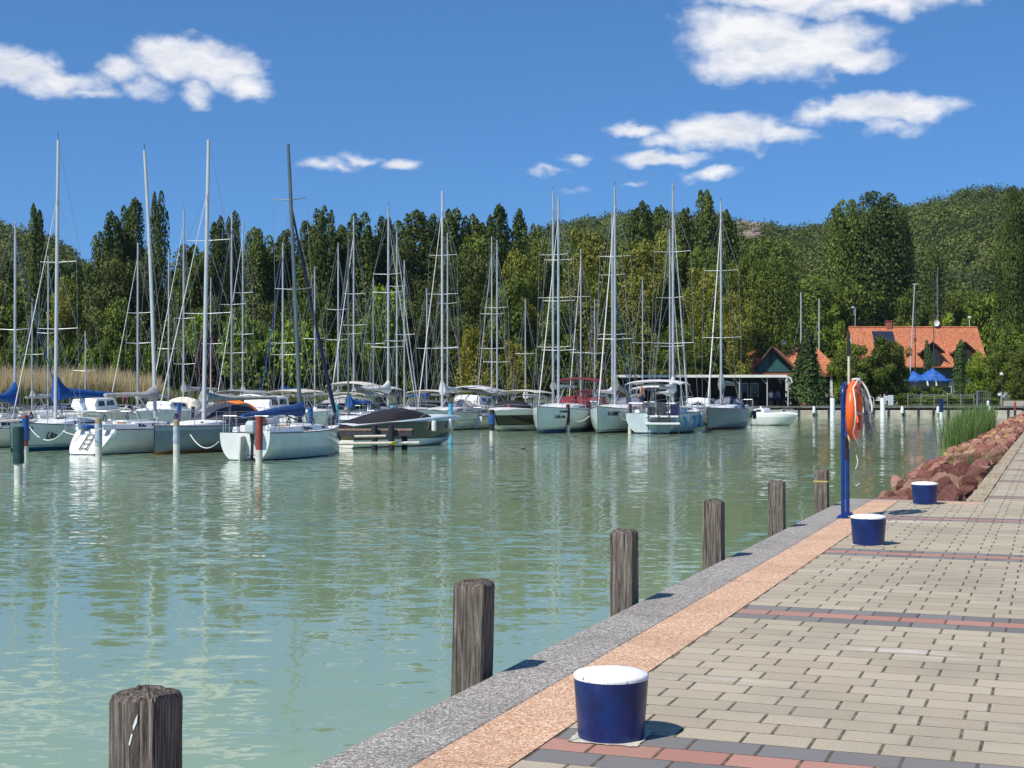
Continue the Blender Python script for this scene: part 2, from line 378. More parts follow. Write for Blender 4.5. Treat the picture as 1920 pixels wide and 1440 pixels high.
for i, (px, top, s_, lean) in enumerate([(275,.475,.19,(.0,.008)), (890,.495,.182,(-.02,.0)), (1170,.515,.176,(0,.004)), (1338,.527,.18,(.0,0)), (1456,.52,.18,(0,0)), (1540,.485,.18,(.004,0))]):
    X = -3.03-(.03 if i == 0 else 0); Y = post_y(px, X)
    e = empty('mooring_post', (X, Y, 0), 0, plabels[i], 'post', 'timber posts along the quay edge')
    bm = bmesh.new(); n = 9; rings = []
    zs = [-2.2, -.8, -.3, 0, .15, .3, top-.06, top-.02, top-.003]
    loc = MB(); rr = []
    for z in zs:
        pts = []
        rnd_ = random.Random(i*31)
        for k in range(28):
            a = 2*pi*k/28; ca, sa = math.cos(a), math.sin(a); ex = .085
            sx = math.copysign(abs(ca)**(ex*1.4), ca); sy = math.copysign(abs(sa)**(ex*1.4), sa)
            q = s_/2*(1+.02*rnd_.uniform(-1, 1)); cr = 1
            if z > top-.01: cr = .93
            pts.append((sx*q*cr+lean[0]*(z-top)*-1.4, sy*q*cr+lean[1]*(z-top)*-1, z+(rnd_.uniform(-.012, .008) if z > top-.07 else 0)))
        rr.append(pts)
    # uneven end grain, a bit domed
    for f_, h in ((.75, .008), (.45, .014), (.15, .012)):
        rnd_ = random.Random(i*7+int(f_*10)); rr.append([(p[0]*f_, p[1]*f_, top+h*1.0+rnd_.uniform(-.008, .008)) for p in rr[8]])
    loc.loft(rr, closed=True, cap=True)
    if i in (0, 1):   # radial split opened in the head
        pass
    loc.build('timber', m_wood, e, smooth=True, angle=40)
    if i == 5:
        b2 = MB(); q = s_/2+.004
        b2.loft([[(-q,-q,z),(q,-q,z),(q,q,z),(-q,q,z)] for z in (.325, .345)], closed=True); b2.build('yellow_band', m_yel, e)
    if i == 0:
        b2 = MB(); q = -s_/2-.003
        b2.add([(.015,q,.36),(.03,q,.39),(.033,q,.42),(.022,q,.40),(.012,q,.375)], [(0,1,2,3,4)]); b2.add([(-.005,q,.31),(.0,q,.305),(.012,q,.345),(.006,q,.35)], [(0,1,2,3)])
        b2.build('scratch', m_scr, e)

# ---------------------------------------------------------------- bollards
m_navy = paint('navy_enamel', (.0015,.018,.105), .34, .35, 7, dirt=(.012,.035,.12), coat=.0)
m_white = paint('white_enamel', (.80,.80,.79), .45, .06, 4)
def white_top_mat():
    def bld(t, b):
        co = obj_co(t); n = t.noise(t.scale(co, (1, 5, 1)), 14, 5, .7); sp = t.new('ShaderNodeSeparateXYZ'); t.l.new(co, sp.inputs[0])
        rad = t.vm('LENGTH', t.scale(co, (1, 1, 0))); chips = t.m('MULTIPLY', t.sm(t.noise(co, 60, 4, .7), .60, .63), t.sm(rad, .152, .168))
        c = t.mix(t.m('MULTIPLY', t.sm(n, .55, .75), .35), (.84,.83,.81), (.55,.54,.56)); c = t.mix(chips, c, (.02,.04,.12)); t.l.new(c, b.inputs['Base Color'])
        t.val(b.inputs['Normal'], t.bump(n, .4, .01))
    return mat('white_painted_top', bld, rough=.6)
m_wtop = white_top_mat(); m_pad = paint('pale_mortar', (.56,.52,.42), .95, .15, 12, bump=.5, bscale=60)
blab = ['navy blue bollard with white top at the front of the promenade, nearest one', 'navy blue bollard with white top standing just right of the lifebuoy stand', 'navy blue bollard with white top in front of the red rocks, farthest one']
for i, (x, y, h, sc_) in enumerate([(-1.88, 6.24, .285, 1), (-1.80, 15.09, .288, 1.06), (-1.72, 20.88, .29, 1.08)]):
    e = empty('bollard', (x, y, 0), random.uniform(-.05, .05), blab[i], 'bollard', 'blue and white bollards on the promenade')
    R1, R0 = .168*sc_, .147*sc_
    b2 = MB(); prof = [(R0+(R1-R0)*k/10, -.02+(h-.016+.02)*k/10) for k in range(11)]; b2.lathe(prof, 48, cap=False); b2.build('body', m_navy, e, smooth=True, angle=60)
    b2 = MB(); b2.lathe([(R1+.0006, h-.016), (R1+.0012, h-.008), (R1+.0008, h-.001), (R1*.96, h+.006), (R1*.7, h+.016), (R1*.35, h+.023), (.01, h+.025)], 48, jag=lambda a, z: .002*math.sin(7*a+i), cap=True)
    b2.build('cap', m_wtop, e, smooth=True, angle=70)
    b2 = MB(); r_ = random.Random(i); jag = [1.16+r_.uniform(-.03, .10) for _ in range(30)]
    b2.add([(max(-.158,min(.158,math.cos(2*pi*k/60)*.24))*(1+r_.uniform(-.03,.05)), max(-.158,min(.158,math.sin(2*pi*k/60)*.24))*(1+r_.uniform(-.03,.05)), .005) for k in range(60)], [tuple(range(60))]); b2.build('mortar_bed', m_pad, e)

# ---------------------------------------------------------------- lifebuoy stand
m_bluepole = paint('blue_gloss_pole', (.004,.030,.17), .3, .15, 8, coat=.1)
m_steel = paint('galvanised_steel', (.55,.56,.57), .4, .2, 10, metal=.7)
m_orng = paint('orange_plastic', (.88,.13,.02), .38, .06, 6)
m_rope = paint('white_rope', (.74,.72,.66), .85, .12, 30, bump=.5, bscale=120)
m_oldrope = paint('grey_frayed_cord', (.30,.29,.29), .9, .35, 40)
m_board = paint('dark_board', (.07,.055,.05), .8, .3, 10)
SX, SY0, SY1 = -2.475, 18.16, 18.60
st = empty('lifebuoy_stand', (SX, 18.38, 0), 0, 'blue tubular stand with two round foot plates on the quay edge', 'stand')
for s_ in (-1, 1):
    b2 = MB(); y0 = .21*s_; pts = [(0, y0, .006), (0, y0, 1.52)]
    for k in range(1, 7): a = pi/2*k/6; pts.append((0, y0-s_*.21*(1-math.cos(a)), 1.52+.15*math.sin(a)))
    b2.tube(pts, .026, 14); b2.build('pole', m_bluepole, st, smooth=True, angle=50)
    b2 = MB(); b2.M = Matrix.Translation((0, y0, 0)); b2.lathe([(.085, .001), (.085, .012), (.03, .018), (.03, .03)], 20)
    for k in range(4): b2.M = Matrix.Translation((.06*math.cos(k*pi/2+.7), y0+.06*math.sin(k*pi/2+.7), .012)); b2.lathe([(.011, 0), (.011, .016), (.006, .03)], 6)
    b2.build('foot_plate', m_bluepole, st)
b2 = MB(); b2.box(-.012, .012, -.18, .18, .72, 1.0); b2.build('backing_board', m_board, st, bevel=.004)
b2 = MB(); b2.tube([(0, -.2, 1.30), (.05, -.12, 1.30), (.05, .12, 1.30), (0, .2, 1.30)], .012, 8); b2.tube([(.05,0,1.3),(.09,0,1.52),(.13,0,1.56)], .012, 8); b2.build('hook', m_bluepole, st, smooth=True)
# the ring, hung on the stand
cx, cy, cz = SX+.115, 18.36, 1.335
lb = empty('lifebuoy', (cx, cy, cz), 0, 'orange lifebuoy ring with white grab rope hanging on the blue stand', 'lifebuoy')
b2 = MB(); R_, r_, nU, nV = .305, .068, 64, 16
rings = [[((math.cos(2*pi*v/nV)*r_*.95), (R_+math.sin(2*pi*v/nV)*r_)*math.cos(2*pi*u/nU), (R_+math.sin(2*pi*v/nV)*r_)*math.sin(2*pi*u/nU)) for v in range(nV)] for u in range(nU+1)]
b2.loft(rings, closed=True); b2.build('ring', m_orng, lb, smooth=True, angle=80)
for k in range(4):
    a0 = pi/4+k*pi/2; b2 = MB()
    rg = [[((math.cos(2*pi*v/nV)*(r_*.95+.004)), (R_+math.sin(2*pi*v/nV)*(r_+.004))*math.cos(a), (R_+math.sin(2*pi*v/nV)*(r_+.004))*math.sin(a)) for v in range(nV)] for a in (a0-.07, a0, a0+.07)]
    b2.loft(rg, closed=True); b2.build('strap', m_orng, lb, smooth=True, angle=80)
b2 = MB(); pts = []
for k in range(65):
    a = 2*pi*k/64; seg = (a-pi/4) % (pi/2); sag = math.sin(seg/(pi/2)*pi); rr_ = R_+r_+.008+.04*sag
    pts.append((.02+.05*sag, rr_*math.cos(a), rr_*math.sin(a)-.02*sag))
b2.tube(pts, .0085, 8, cap=False); b2.build('grab_rope', m_rope, lb, smooth=True)
# line and frayed cords
rp = empty('throw_line', (cx+.07, cy, cz+.33), 0, 'white throw line looped over the lifebuoy with a bunch of frayed grey cords', 'rope')
def curve(P, n=10):
    P = [Vector(p) for p in P]; out = []
    for i in range(len(P)-1):
        p0, p1, p2, p3 = P[max(i-1, 0)], P[i], P[i+1], P[min(i+2, len(P)-1)]
        for k in range(n):
            t = k/n; out.append(.5*((2*p1)+(-p0+p2)*t+(2*p0-5*p1+4*p2-p3)*t*t+(-p0+3*p1-3*p2+p3)*t**3))
    out.append(P[-1]); return out
b2 = MB(); b2.tube(curve([(-.10,-.02,.05),(-.02,0,.055),(.07,.02,-.05),(.13,.03,-.22),(.14,.02,-.34),(.09,0,-.40),(0,-.01,-.37),(-.10,-.1,-.33),(-.05,-.06,-.36)]), .0125, 8)
b2.tube(curve([(-.08,-.1,-.34),(-.04,-.1,-.5),(-.02,-.08,-.66),(.03,-.04,-.76)]), .009, 7)
b2.tube(curve([(-.08,.0,-.72),(-.06,.02,-.86),(-.03,.01,-.98),(-.07,0,-1.1),(-.085,0,-1.2),(-.05,.01,-1.27),(-.01,.0,-1.24)]), .006, 6); b2.build('line', m_rope, rp, smooth=True)
b2 = MB(); r0 = random.Random(3)
for k in range(70):
    a = r0.uniform(-.02, .05); e_ = r0.uniform(0, .13); l_ = r0.uniform(.3, .68)
    b2.tube(curve([(r0.uniform(-.01,.05), r0.uniform(-.03,.03), -.05-r0.random()*.05), (.04+e_*.5, r0.uniform(-.05,.05), -.22), (.05+e_*.7, r0.uniform(-.06,.06), -.22-l_*.4), (.05+e_+r0.uniform(-.05,.05), r0.uniform(-.08,.08), -.1-l_)], 4), .0022, 4, cap=False)
b2.build('frayed_cord', m_oldrope, rp)
# rescue pole with a black tip standing behind the ring
pe = empty('rescue_pole', (SX+.03, 18.5, .0), 0, 'upright cream pole with black pointed tip rising behind the lifebuoy', 'pole')
m_cream = paint('cream_pole', (.62,.56,.42), .5, .12, 6); m_black = paint('black_rubber', (.015,.015,.017), .5, .2, 6)
b2 = MB(); b2.tube([(0,0,.85),(0,0,2.04)], .016, 10); b2.build('shaft', m_cream, pe, smooth=True)
b2 = MB(); b2.tube([(0,0,2.02),(0,0,2.06),(0,0,2.28),(0,0,2.34)], [.024,.026,.012,.004], 10); b2.build('tip', m_black, pe, smooth=True)

# ---------------------------------------------------------------- rock bank
def rock_mat():
    def bld(t, b):
        co = obj_co(t); oi = t.new('ShaderNodeObjectInfo'); r = oi.outputs['Random']; off = t.vm('ADD', co, t.vm('SCALE', oi.outputs['Location'], sc_=1.7))
        base = t.ramp(r, [(0, (.15,.055,.045)), (.25, (.25,.10,.075)), (.5, (.34,.15,.11)), (.7, (.43,.22,.165)), (.87, (.47,.28,.20)), (.95, (.44,.26,.10)), (1, (.42,.29,.15))])
        n = t.noise(off, 3.2, 7, .68, .6); col = t.mix(t.sm(n, .5, .75), base, (.38,.20,.14)); n2 = t.noise(off, 5, 6, .7, .8); col = t.mix(t.m('MULTIPLY', t.sm(n2, .55, .7), .7), col, (.105,.040,.036))
        n3 = t.noise(off, 1.3, 3); col = t.mix(t.m('MULTIPLY', t.sm(n3, .66, .74), .8), col, (.42,.24,.09))
        t.l.new(col, b.inputs['Base Color']); f = t.noise(off, 22, 6, .7)
        t.val(b.inputs['Normal'], t.bump(t.m('ADD', t.m('MULTIPLY', n, 2.2), f), 1.0, .05))
    return mat('red_sandstone', bld, rough=.9, spec=.25)
m_rock = rock_mat()
def rock_mesh(seed):
    r = random.Random(seed); bm = bmesh.new(); bmesh.ops.create_icosphere(bm, subdivisions=3, radius=1)
    planes = []
    for _ in range(11):
        d = Vector((r.gauss(0,1), r.gauss(0,1), r.gauss(0,1))).normalized(); planes.append((d, r.uniform(.34, .74)))
    for v in bm.verts:
        for d, h in planes:
            k = v.co.dot(d)
            if k > h: v.co -= d*(k-h)
        v.co += v.co.normalized()*(.05*math.sin(7*v.co.x+seed)*math.sin(6*v.co.y)+.035*math.sin(13*v.co.z+seed*2)*math.sin(11*v.co.x)+r.uniform(-.022, .022))
    me = bpy.data.meshes.new('rock'); bm.to_mesh(me); bm.free(); me.materials.append(m_rock)
    me.polygons.foreach_set('use_smooth', [True]*len(me.polygons))
    try: me.set_sharp_from_angle(angle=math.radians(9))
    except Exception: pass
    return me
rocks = [rock_mesh(s) for s in range(9)]
def bank_w(Y): return float(np.interp(Y, [21.6, 24, 30, 40], [1.45, 1.75, 2.4, 2.75]))
def bank_z(s): return -.03-1.02*s**1.25
m_soil = paint('dark_bank_soil', (.07,.045,.035), .95, .3, 2, bump=.6, bscale=8)
b_ = MB(); b_.loft([[(-1.2, y_, -.18), (-2.0, y_, -.7), (-2.7, y_, -1.2), (-4.4, y_, -2.4)] for y_ in (YEND, 60, 170)]); tag(b_.build('bank', m_soil), kind='structure')
r_ = random.Random(11); placed = []; cnt = 0; stuffV = []; stuffF = []; off_ = 0
YSPL = 38.5; Y = YEND+.3
rot_M = []
pts_r = []
while Y < 150:
    step = .44 if Y < YSPL else .62
    nacross = 5 if Y < 25 else 6
    for j in range(nacross):
        s = (j+r_.uniform(.15, .85))/nacross
        pts_r.append((-1.3-s*bank_w(Y), Y+r_.uniform(-.28, .28), s))
    Y += step*r_.uniform(.9, 1.1)*1.05
for (x, y, s) in pts_r:
    size = (r_.uniform(.15, .25) if r_.random() < .65 else r_.uniform(.26, .40))*(1.0 if s > .15 else .75); zz = bank_z(s)+size*.12
    near = y < YSPL
    rot = (r_.uniform(-.5, .5), r_.uniform(-.5, .5), r_.uniform(0, 6.28)); scl = (size*r_.uniform(.85, 1.25), size*r_.uniform(.7, 1.05), size*r_.uniform(.6, .95))
    if s < .1: x = -1.22-scl[0]*.9; 
    me = r_.choice(rocks)
    if near:
        o = bpy.data.objects.new('rock', me); COL.objects.link(o); o.location = (x, max(y, YEND+.32), zz); o.rotation_euler = rot; o.scale = scl
        tag(o, 'angular red brown boulder in the rock bank between the paving and the water', 'rock', 'boulders of the rock bank'); cnt += 1
    else:
        M = Matrix.Translation((x, y, zz)) @ Matrix.Rotation(rot[2], 4, 'Z') @ Matrix.Rotation(rot[0], 4, 'X') @ Matrix.Diagonal((*scl, 1))
        a = np.empty(len(me.vertices)*3, dtype=np.float32); me.vertices.foreach_get('co', a); a = a.reshape(-1, 3)
        Mn = np.array(M); stuffV.append(a @ Mn[:3,:3].T + Mn[:3,3]); f = np.empty(len(me.loops), dtype=np.int32); me.loops.foreach_get('vertex_index', f); stuffF.append(f.reshape(-1, 3)+off_); off_ += len(a)
def rock_stuff_mat():
    m = m_rock.copy(); m.name = 'red_sandstone_far'; t = NT(m.node_tree)
    oi = [n for n in t.n if n.type == 'OBJECT_INFO'][0]; g = t.new('ShaderNodeNewGeometry')
    for l in list(t.l):
        if l.from_node == oi and l.from_socket.name == 'Random': t.l.new(g.outputs['Random Per Island'], l.to_socket)
    return m
o = fastmesh('rocks', np.concatenate(stuffV), np.concatenate(stuffF), rock_stuff_mat(), smooth=False)
tag(o, 'far stretch of the red rock bank running towards the reeds and the far quay', 'rocks', kind='stuff')
print('near rocks', cnt)

# ---------------------------------------------------------------- reeds
def blade_mat(name, lo, hi, tip=None, z0=0, z1=1, trans=.3):
    def bld(t, b):
        g = t.new('ShaderNodeNewGeometry'); c = t.mix(g.outputs['Random Per Island'], lo, hi)
        if tip is not None:
            sp = t.new('ShaderNodeSeparateXYZ'); t.l.new(g.outputs['Position'], sp.inputs[0]); nz = t.noise(g.outputs['Position'], .35, 3)
            f = t.sm(t.m('ADD', sp.outputs[2], t.m('MULTIPLY', t.m('SUBTRACT', nz, .5), 3.0)), z0, z1); c = t.mix(f, tip, c)
        t.l.new(c, b.inputs['Base Color']); b.inputs['Roughness'].default_value = .7; b.inputs['Specular IOR Level'].default_value = .25
        tr = t.new('ShaderNodeBsdfTranslucent'); t.l.new(c, tr.inputs[0]); ms = t.new('ShaderNodeMixShader'); ms.inputs[0].default_value = trans
        out = t.n['Material Output']; t.l.new(b.outputs[0], ms.inputs[1]); t.l.new(tr.outputs[0], ms.inputs[2]); t.l.new(ms.outputs[0], out.inputs[0])
    return mat(name, bld)
def blades(P, H, W, lean, segs=4):
    """P (n,3) roots, H (n) heights, W (n) widths -> bent tapering strips"""
    n = len(P); a = rng.uniform(0, 2*pi, n); la = rng.uniform(0, 2*pi, n); ln = lean*rng.uniform(.2, 1, n)
    V = np.zeros((n, (segs+1)*2, 3)); 
    for k in range(segs+1):
        t = k/segs; c = P.copy(); c[:,2] += H*t*(1-.15*ln*t); c[:,0] += np.cos(la)*ln*H*t*t; c[:,1] += np.sin(la)*ln*H*t*t
        w = W*(1-t*.9)*(.6+.8*t if t < .5 else 1)/2
        V[:,2*k] = c+np.stack([np.cos(a)*w, np.sin(a)*w, 0*w], 1); V[:,2*k+1] = c-np.stack([np.cos(a)*w, np.sin(a)*w, 0*w], 1)
    base = np.arange(n)[:,None]*(segs+1)*2; F = []
    for k in range(segs): F.append(np.stack([base[:,0]+2*k, base[:,0]+2*k+1, base[:,0]+2*k+3, base[:,0]+2*k+2], 1))
    return V.reshape(-1, 3), np.concatenate(F)
m_reed = blade_mat('green_reed', (.055,.12,.03), (.20,.28,.075))
n = 2300; Yr = rng.uniform(64, 95, n); Xr = -4.0-np.abs(rng.normal(0, .55, n))*(1.0)+.5; Xr[Yr < 66] += -.1
V, F = blades(np.stack([Xr, Yr, np.full(n, WZ-.05)], 1), rng.uniform(.8, 2.05, n), rng.uniform(.03, .05, n), .42)
tag(fastmesh('reeds', V, F, m_reed), 'clump of fresh green reeds in the water beside the red rocks', 'reeds', kind='stuff')
# low grass tufts in the bank and thin shoots at the waterline
n = 240; c_ = [(-2.4, 39, -.25), (-1.6, 33.2, .0), (-3.4, 24.5, -.75), (-3.5, 26, -.8)]; idx = rng.integers(0, 4, n); P = np.array(c_)[idx]+rng.normal(0, 1, (n, 3))*np.array([.16, .35, 0])
V, F = blades(P, rng.uniform(.15, .42, n), rng.uniform(.012, .02, n), .5); tag(fastmesh('grass', V, F, m_reed), 'small tufts of grass growing between the red boulders', 'grass', kind='stuff')
# ================================================================ BOATS
C_BOOT = dict(teal=(.01,.09,.17), black=(.012,.013,.016), red=(.16,.02,.02), orange=(.42,.12,.03), blue=(.012,.06,.16), white=(.75,.75,.72), navy=(.01,.015,.05), grey=(.2,.2,.2))
_hm = {}
def hull_mat(c, boot='navy', z0=.10, stripe=None, sz=(.15,.19), top=None, tz=None):
    key = (c, boot, z0, stripe, sz, top, tz)
    if key in _hm: return _hm[key]
    def bld(t, b):
        co = obj_co(t); sp = t.new('ShaderNodeSeparateXYZ'); t.l.new(co, sp.inputs[0]); z = sp.outputs[2]
        n = t.noise(t.scale(co, (1, 1, .5)), 1.4, 6, .65); col = t.mix(t.sm(n, .35, .75), tuple(min(1, x*1.03) for x in c), tuple(x*.86 for x in c))
        st = t.noise(t.scale(co, (1, 1, .08)), 7, 5, .6); col = t.mix(t.m('MULTIPLY', t.sm(st, .56, .75), t.m('MULTIPLY', .35, t.sm(z, .9, .1))), col, (.35,.32,.22))
        if top is not None: col = t.mix(t.m('GREATER_THAN', z, tz), col, top)
        if stripe is not None: col = t.mix(t.m('MULTIPLY', t.m('GREATER_THAN', z, sz[0]), t.m('LESS_THAN', z, sz[1])), col, stripe)
        col = t.mix(t.m('LESS_THAN', z, z0), col, C_BOOT[boot]); col = t.mix(t.m('LESS_THAN', z, .015), col, tuple(x*.3+.008 for x in C_BOOT[boot]))
        t.l.new(col, b.inputs['Base Color'])
    _hm[key] = mat('gelcoat_hull', bld, rough=.22, coat=.3); return _hm[key]
m_gel = paint('white_gelcoat', (.80,.80,.77), .3, .06, 2, dirt=(.62,.61,.56), coat=.2)
m_gel2 = paint('cream_gelcoat', (.70,.63,.48), .35, .08, 2)
m_deck = paint('nonskid_deck', (.68,.68,.65), .7, .08, 6, dirt=(.55,.54,.50))
m_teak = paint('teak', (.30,.19,.11), .8, .25, 10)
m_glass = paint('dark_window', (.012,.015,.02), .08, .3, 3)
m_alu = paint('anodised_aluminium', (.36,.39,.41), .4, .12, 2, metal=.2)
m_aluw = paint('white_painted_mast', (.45,.47,.48), .35, .06, 2)
m_alug = paint('greenish_grey_mast', (.11,.14,.14), .4, .1, 2, metal=.3)
m_inox = paint('stainless_tube', (.40,.41,.42), .35, .1, 6, metal=.6)
m_wire = paint('rigging_wire', (.36,.37,.38), .4, .1, 6, metal=.4)
m_blue = paint('blue_canvas', (.004,.075,.30), .8, .3, 6, bump=.6, bscale=9)
m_navyc = paint('navy_canvas', (.010,.016,.07), .8, .3, 6, bump=.6, bscale=9)
m_greyc = paint('grey_canvas', (.30,.30,.29), .85, .22, 6, bump=.7, bscale=9)
m_whitec = paint('white_canvas', (.62,.61,.58), .8, .12, 6, bump=.6, bscale=9)
m_beigec = paint('beige_canvas', (.58,.54,.45), .85, .12, 6, bump=.5, bscale=9)
m_blackc = paint('black_canvas', (.010,.009,.012), .85, .3, 5, bump=.6, bscale=5)
m_greenc = paint('grey_green_canvas', (.19,.22,.19), .85, .2, 5, bump=.6, bscale=9)
m_burg = paint('burgundy_canvas', (.16,.012,.02), .85, .25, 5, bump=.5, bscale=9)
m_orc = paint('orange_canvas', (.85,.22,.02), .75, .12, 5, bump=.4, bscale=9)
m_dgc = paint('dark_grey_canvas', (.045,.045,.055), .7, .3, 5, bump=.5, bscale=9)
m_fend = paint('white_fender', (.76,.76,.72), .45, .1, 6); m_fendb = paint('pale_blue_fender', (.16,.34,.58), .45, .12, 6); m_fendn = paint('dark_fender', (.012,.016,.05), .5, .2, 6)
m_vinyl = paint('clear_vinyl_window', (.20,.20,.23), .12, .4, 8)
m_ink = paint('dark_lettering', (.012,.022,.03), .5); m_skin = paint('tanned_skin', (.42,.20,.13), .6, .1, 8)
m_pink = paint('pink_cloth', (.75,.10,.16), .8); m_motor = paint('outboard_cowl', (.42,.47,.48), .35, .1, 6); m_yelf = paint('yellow_plastic', (.75,.55,.05), .5)

m_toe = paint('dark_toe_rail', (.07,.075,.075), .5, .3, 5); m_pr0 = paint('faded_red_cloth', (.30,.05,.04), .8, .3, 5)
def yacht(name, label, px, Z, a, L, top_py, B=None, F0=.85, F1=1.15, hull=None, xm=.58, mast=m_alu, mr=.075, lean=(0, 0), bend=0., roof=(.30,.74,.36,.62), roofm=None,
          spreaders=(.42, .72), sw=.85, boom=None, cover=None, cvh=.30, boomang=0., fore=None, forer=.035, forek=.92, furl_m=None, dodger=None, dvin=True, bimini=None, bimz=1.95, biml=2.0,
          win=True, rail=True, fenders=(), tw=.72, rs=.0, rb=.12, dr=.38, letters=(), outboard=False, ladder=False, vane=True, back=True, rigm=None, rudder=False, nomast=False, cat='sailing boat', extra=None, aerial=False, zc=0.0, exact=False, tent=None, hump=1.):
    if not exact: a = (251 if 90 < a % 360 < 270 else 71)+(int(px) % 7-3)
    mr *= .80 if Z < 62 else .66; forer *= .7
    ar = math.radians(a); rz = ar+TH; B = B or (L*.25+.75); hull = hull or hull_mat((.70,.72,.69))
    base = at(px, Z, WZ)-Vector((math.cos(rz), math.sin(rz), 0))*(xm*L)
    e = empty(name, (base.x, base.y, WZ+zc), rz, label, cat, 'sailing boats moored in the marina' if cat == 'sailing boat' else 'motor boats moored in the marina')
    def half(t):
        if t < .42: return B/2*(tw+(1-tw)*math.sin(pi/2*t/.42))
        q = (t-.42)/.58; return max(.018, B/2*max(0, 1-q**1.75)**.95)
    def sheer(t): return F0+(F1-F0)*t**1.5-.05*math.sin(pi*t)
    def xs(t, z): return L*t+(rb*(z/F1)*max(0, (t-.75)/.25)**2)-rb*.5*max(0, (t-.75)/.25)**2+rs*(z/F0)*max(0, 1-t/.12)
    NT_, NU = 20, 9; rings = []
    for i in range(NT_+1):
        t = i/NT_; t = t*.86/1.0 if False else t; b = half(t); zs = sheer(t); zk = -(.02+dr*max(0,math.sin(pi*min(1, .04+.96*t)))**.7) if t < .97 else -.22
        up = []
        for k in range(NU+1):
            u = pi/2*k/NU; y = b*math.sin(u)**.72; z = zk+(zs-zk)*(1-max(0,math.cos(u))**.9) if k < NU else zs
            up.append((xs(t, z), y, z))
        rings.append([(p[0], -p[1], p[2]) for p in reversed(up[1:])]+up)
    m = MB(); m.loft(rings); m.add(rings[0], [tuple(range(len(rings[0])))]); m.build('hull', hull, e, smooth=True, angle=40)
    m = MB(); dk = []
    for i in range(NT_+1):
        t = i/NT_; b = half(t)*.985; z = sheer(t)-.012; dk.append([(xs(t, z), b*q, z+.05*B*.4*(1-q*q)) for q in (-1, -.5, 0, .5, 1)])
    m.loft(dk)
    m.build('deck', m_deck, e, smooth=True)
    m = MB(); rim = [(xs(i/NT_, sheer(i/NT_)), half(i/NT_)+.004, sheer(i/NT_)+.008) for i in range(NT_+1)]
    m.tube(rim+[(x_, -y_, z_) for x_, y_, z_ in reversed(rim)], .022, 5); m.build('toe_rail', m_toe, e)
    if Z < 80:
        cr_ = random.Random(int(px*3)); gm = cr_.choice((m_dgc, m_navyc, m_black, m_burg))
        for _ in range(4):
            m = MB(); t_ = cr_.uniform(.06, .8); sg = cr_.choice((-1, 1)); m.M = Matrix.Translation((L*t_, sg*half(t_)*cr_.uniform(.60, .85), sheer(t_)+.03)); m.lathe([(.07, 0), (.05, .05), (.06, .13), (.03, .15)], 8); m.build('winch', m_dgc, e)
        for _ in range(3):
            m = MB(); t_ = cr_.uniform(.08, .7); sg = cr_.choice((-1, 1)); c_ = Vector((L*t_, sg*half(t_)*.95, sheer(t_)+.58)); m.tube([c_+Vector((.09*math.cos(q), .03*math.sin(2*q), -.16+.16*math.sin(q))) for q in [k*2*pi/10 for k in range(11)]], .02, 5); m.build('rope_coil', gm, e)
        for _ in range(2): t_ = cr_.uniform(.1, .28); sg = cr_.choice((-1, 1)); m = MB(); m.box(L*t_-.2, L*t_+.25, sg*half(t_)*.4-.12, sg*half(t_)*.4+.12, sheer(t_)+.02, sheer(t_)+cr_.uniform(.16, .3)); m.build('deck_bag', cr_.choice((m_dgc, m_whitec, m_blue, m_beigec, m_pr0)), e, bevel=.04)
    zt0 = sheer(xm)
    if roof:
        x0, x1, h, wf = roof; m = MB(); rr = []; N = 12
        def rf(q):
            t = x0+(x1-x0)*q; w = min(half(t)*.92, B/2*wf)*(1 if q < .7 else 1-.55*((q-.7)/.3)**1.5); hh = h*(1 if q < .35 else 1-(max(0,q-.35)/.65)**1.7*.86); return t, w, max(.03, hh)
        for k in range(N+1):
            t, w, hh = rf(k/N); z0_ = sheer(t)-.03; x = L*t
            rr.append([(x, -w, z0_), (x, -w*.90, z0_+hh*.8), (x, -w*.74, z0_+hh), (x, 0, z0_+hh*1.14), (x, w*.74, z0_+hh), (x, w*.90, z0_+hh*.8), (x, w, z0_)])
        m.loft(rr, cap=True); cr = m.build('coachroof', roofm or m_gel, e, smooth=True, angle=30)
        zt0 = sheer(xm)+h*.8
        if win:
            for sgn in ((-1, 1) if back else (-1, 1)):
                spans = [(.06, .34), (.40, .66)] if win is True else win
                for (qa, qb) in spans:
                    w_ = MB(); top = []; bot = []; nn = 6
                    for k in range(nn+1):
                        q = qa+(qb-qa)*k/nn; t, w, hh = rf(q); z0_ = sheer(t)-.03; y0 = w+.006; y1 = w*.9+.006
                        tp = .72*(1-.35*(k/nn)**2); top.append((L*t, sgn*(y0+(y1-y0)*tp/.8), z0_+hh*tp)); bot.append((L*t, sgn*(y0+(y1-y0)*.35/.8), z0_+hh*.34))
                    w_.loft([bot, top] if sgn > 0 else [top, bot]); w_.build('window', m_glass, cr)
        # cockpit coamings, companionway
        xa, xb = .06, x0
        for sgn in (-1, 1):
            m = MB(); m.loft([[(L*t, sgn*half(t)*.72, sheer(t)-.02), (L*t, sgn*half(t)*.70, sheer(t)+.20), (L*t, sgn*half(t)*.58, sheer(t)+.22), (L*t, sgn*half(t)*.52, sheer(t)-.02)] for t in (xa, (xa+xb)/2, xb+.005)], cap=True); m.build('coaming', m_gel, e, smooth=True, angle=30)
        m = MB(); xh = L*x0-.012; zc_ = sheer(x0)-.05; m.add([(xh, -.28, zc_+.05), (xh, .28, zc_+.05), (xh, .24, zc_+h*1.02), (xh, -.24, zc_+h*1.02)], [(0,1,2,3)]); m.build('companionway', m_teak, e)
        m = MB(); m.box(L*.56-.25, L*.56+.25, -.22, .22, sheer(.5)+h*.95, sheer(.5)+h*1.06); m.build('hatch', m_vinyl, e, bevel=.02)
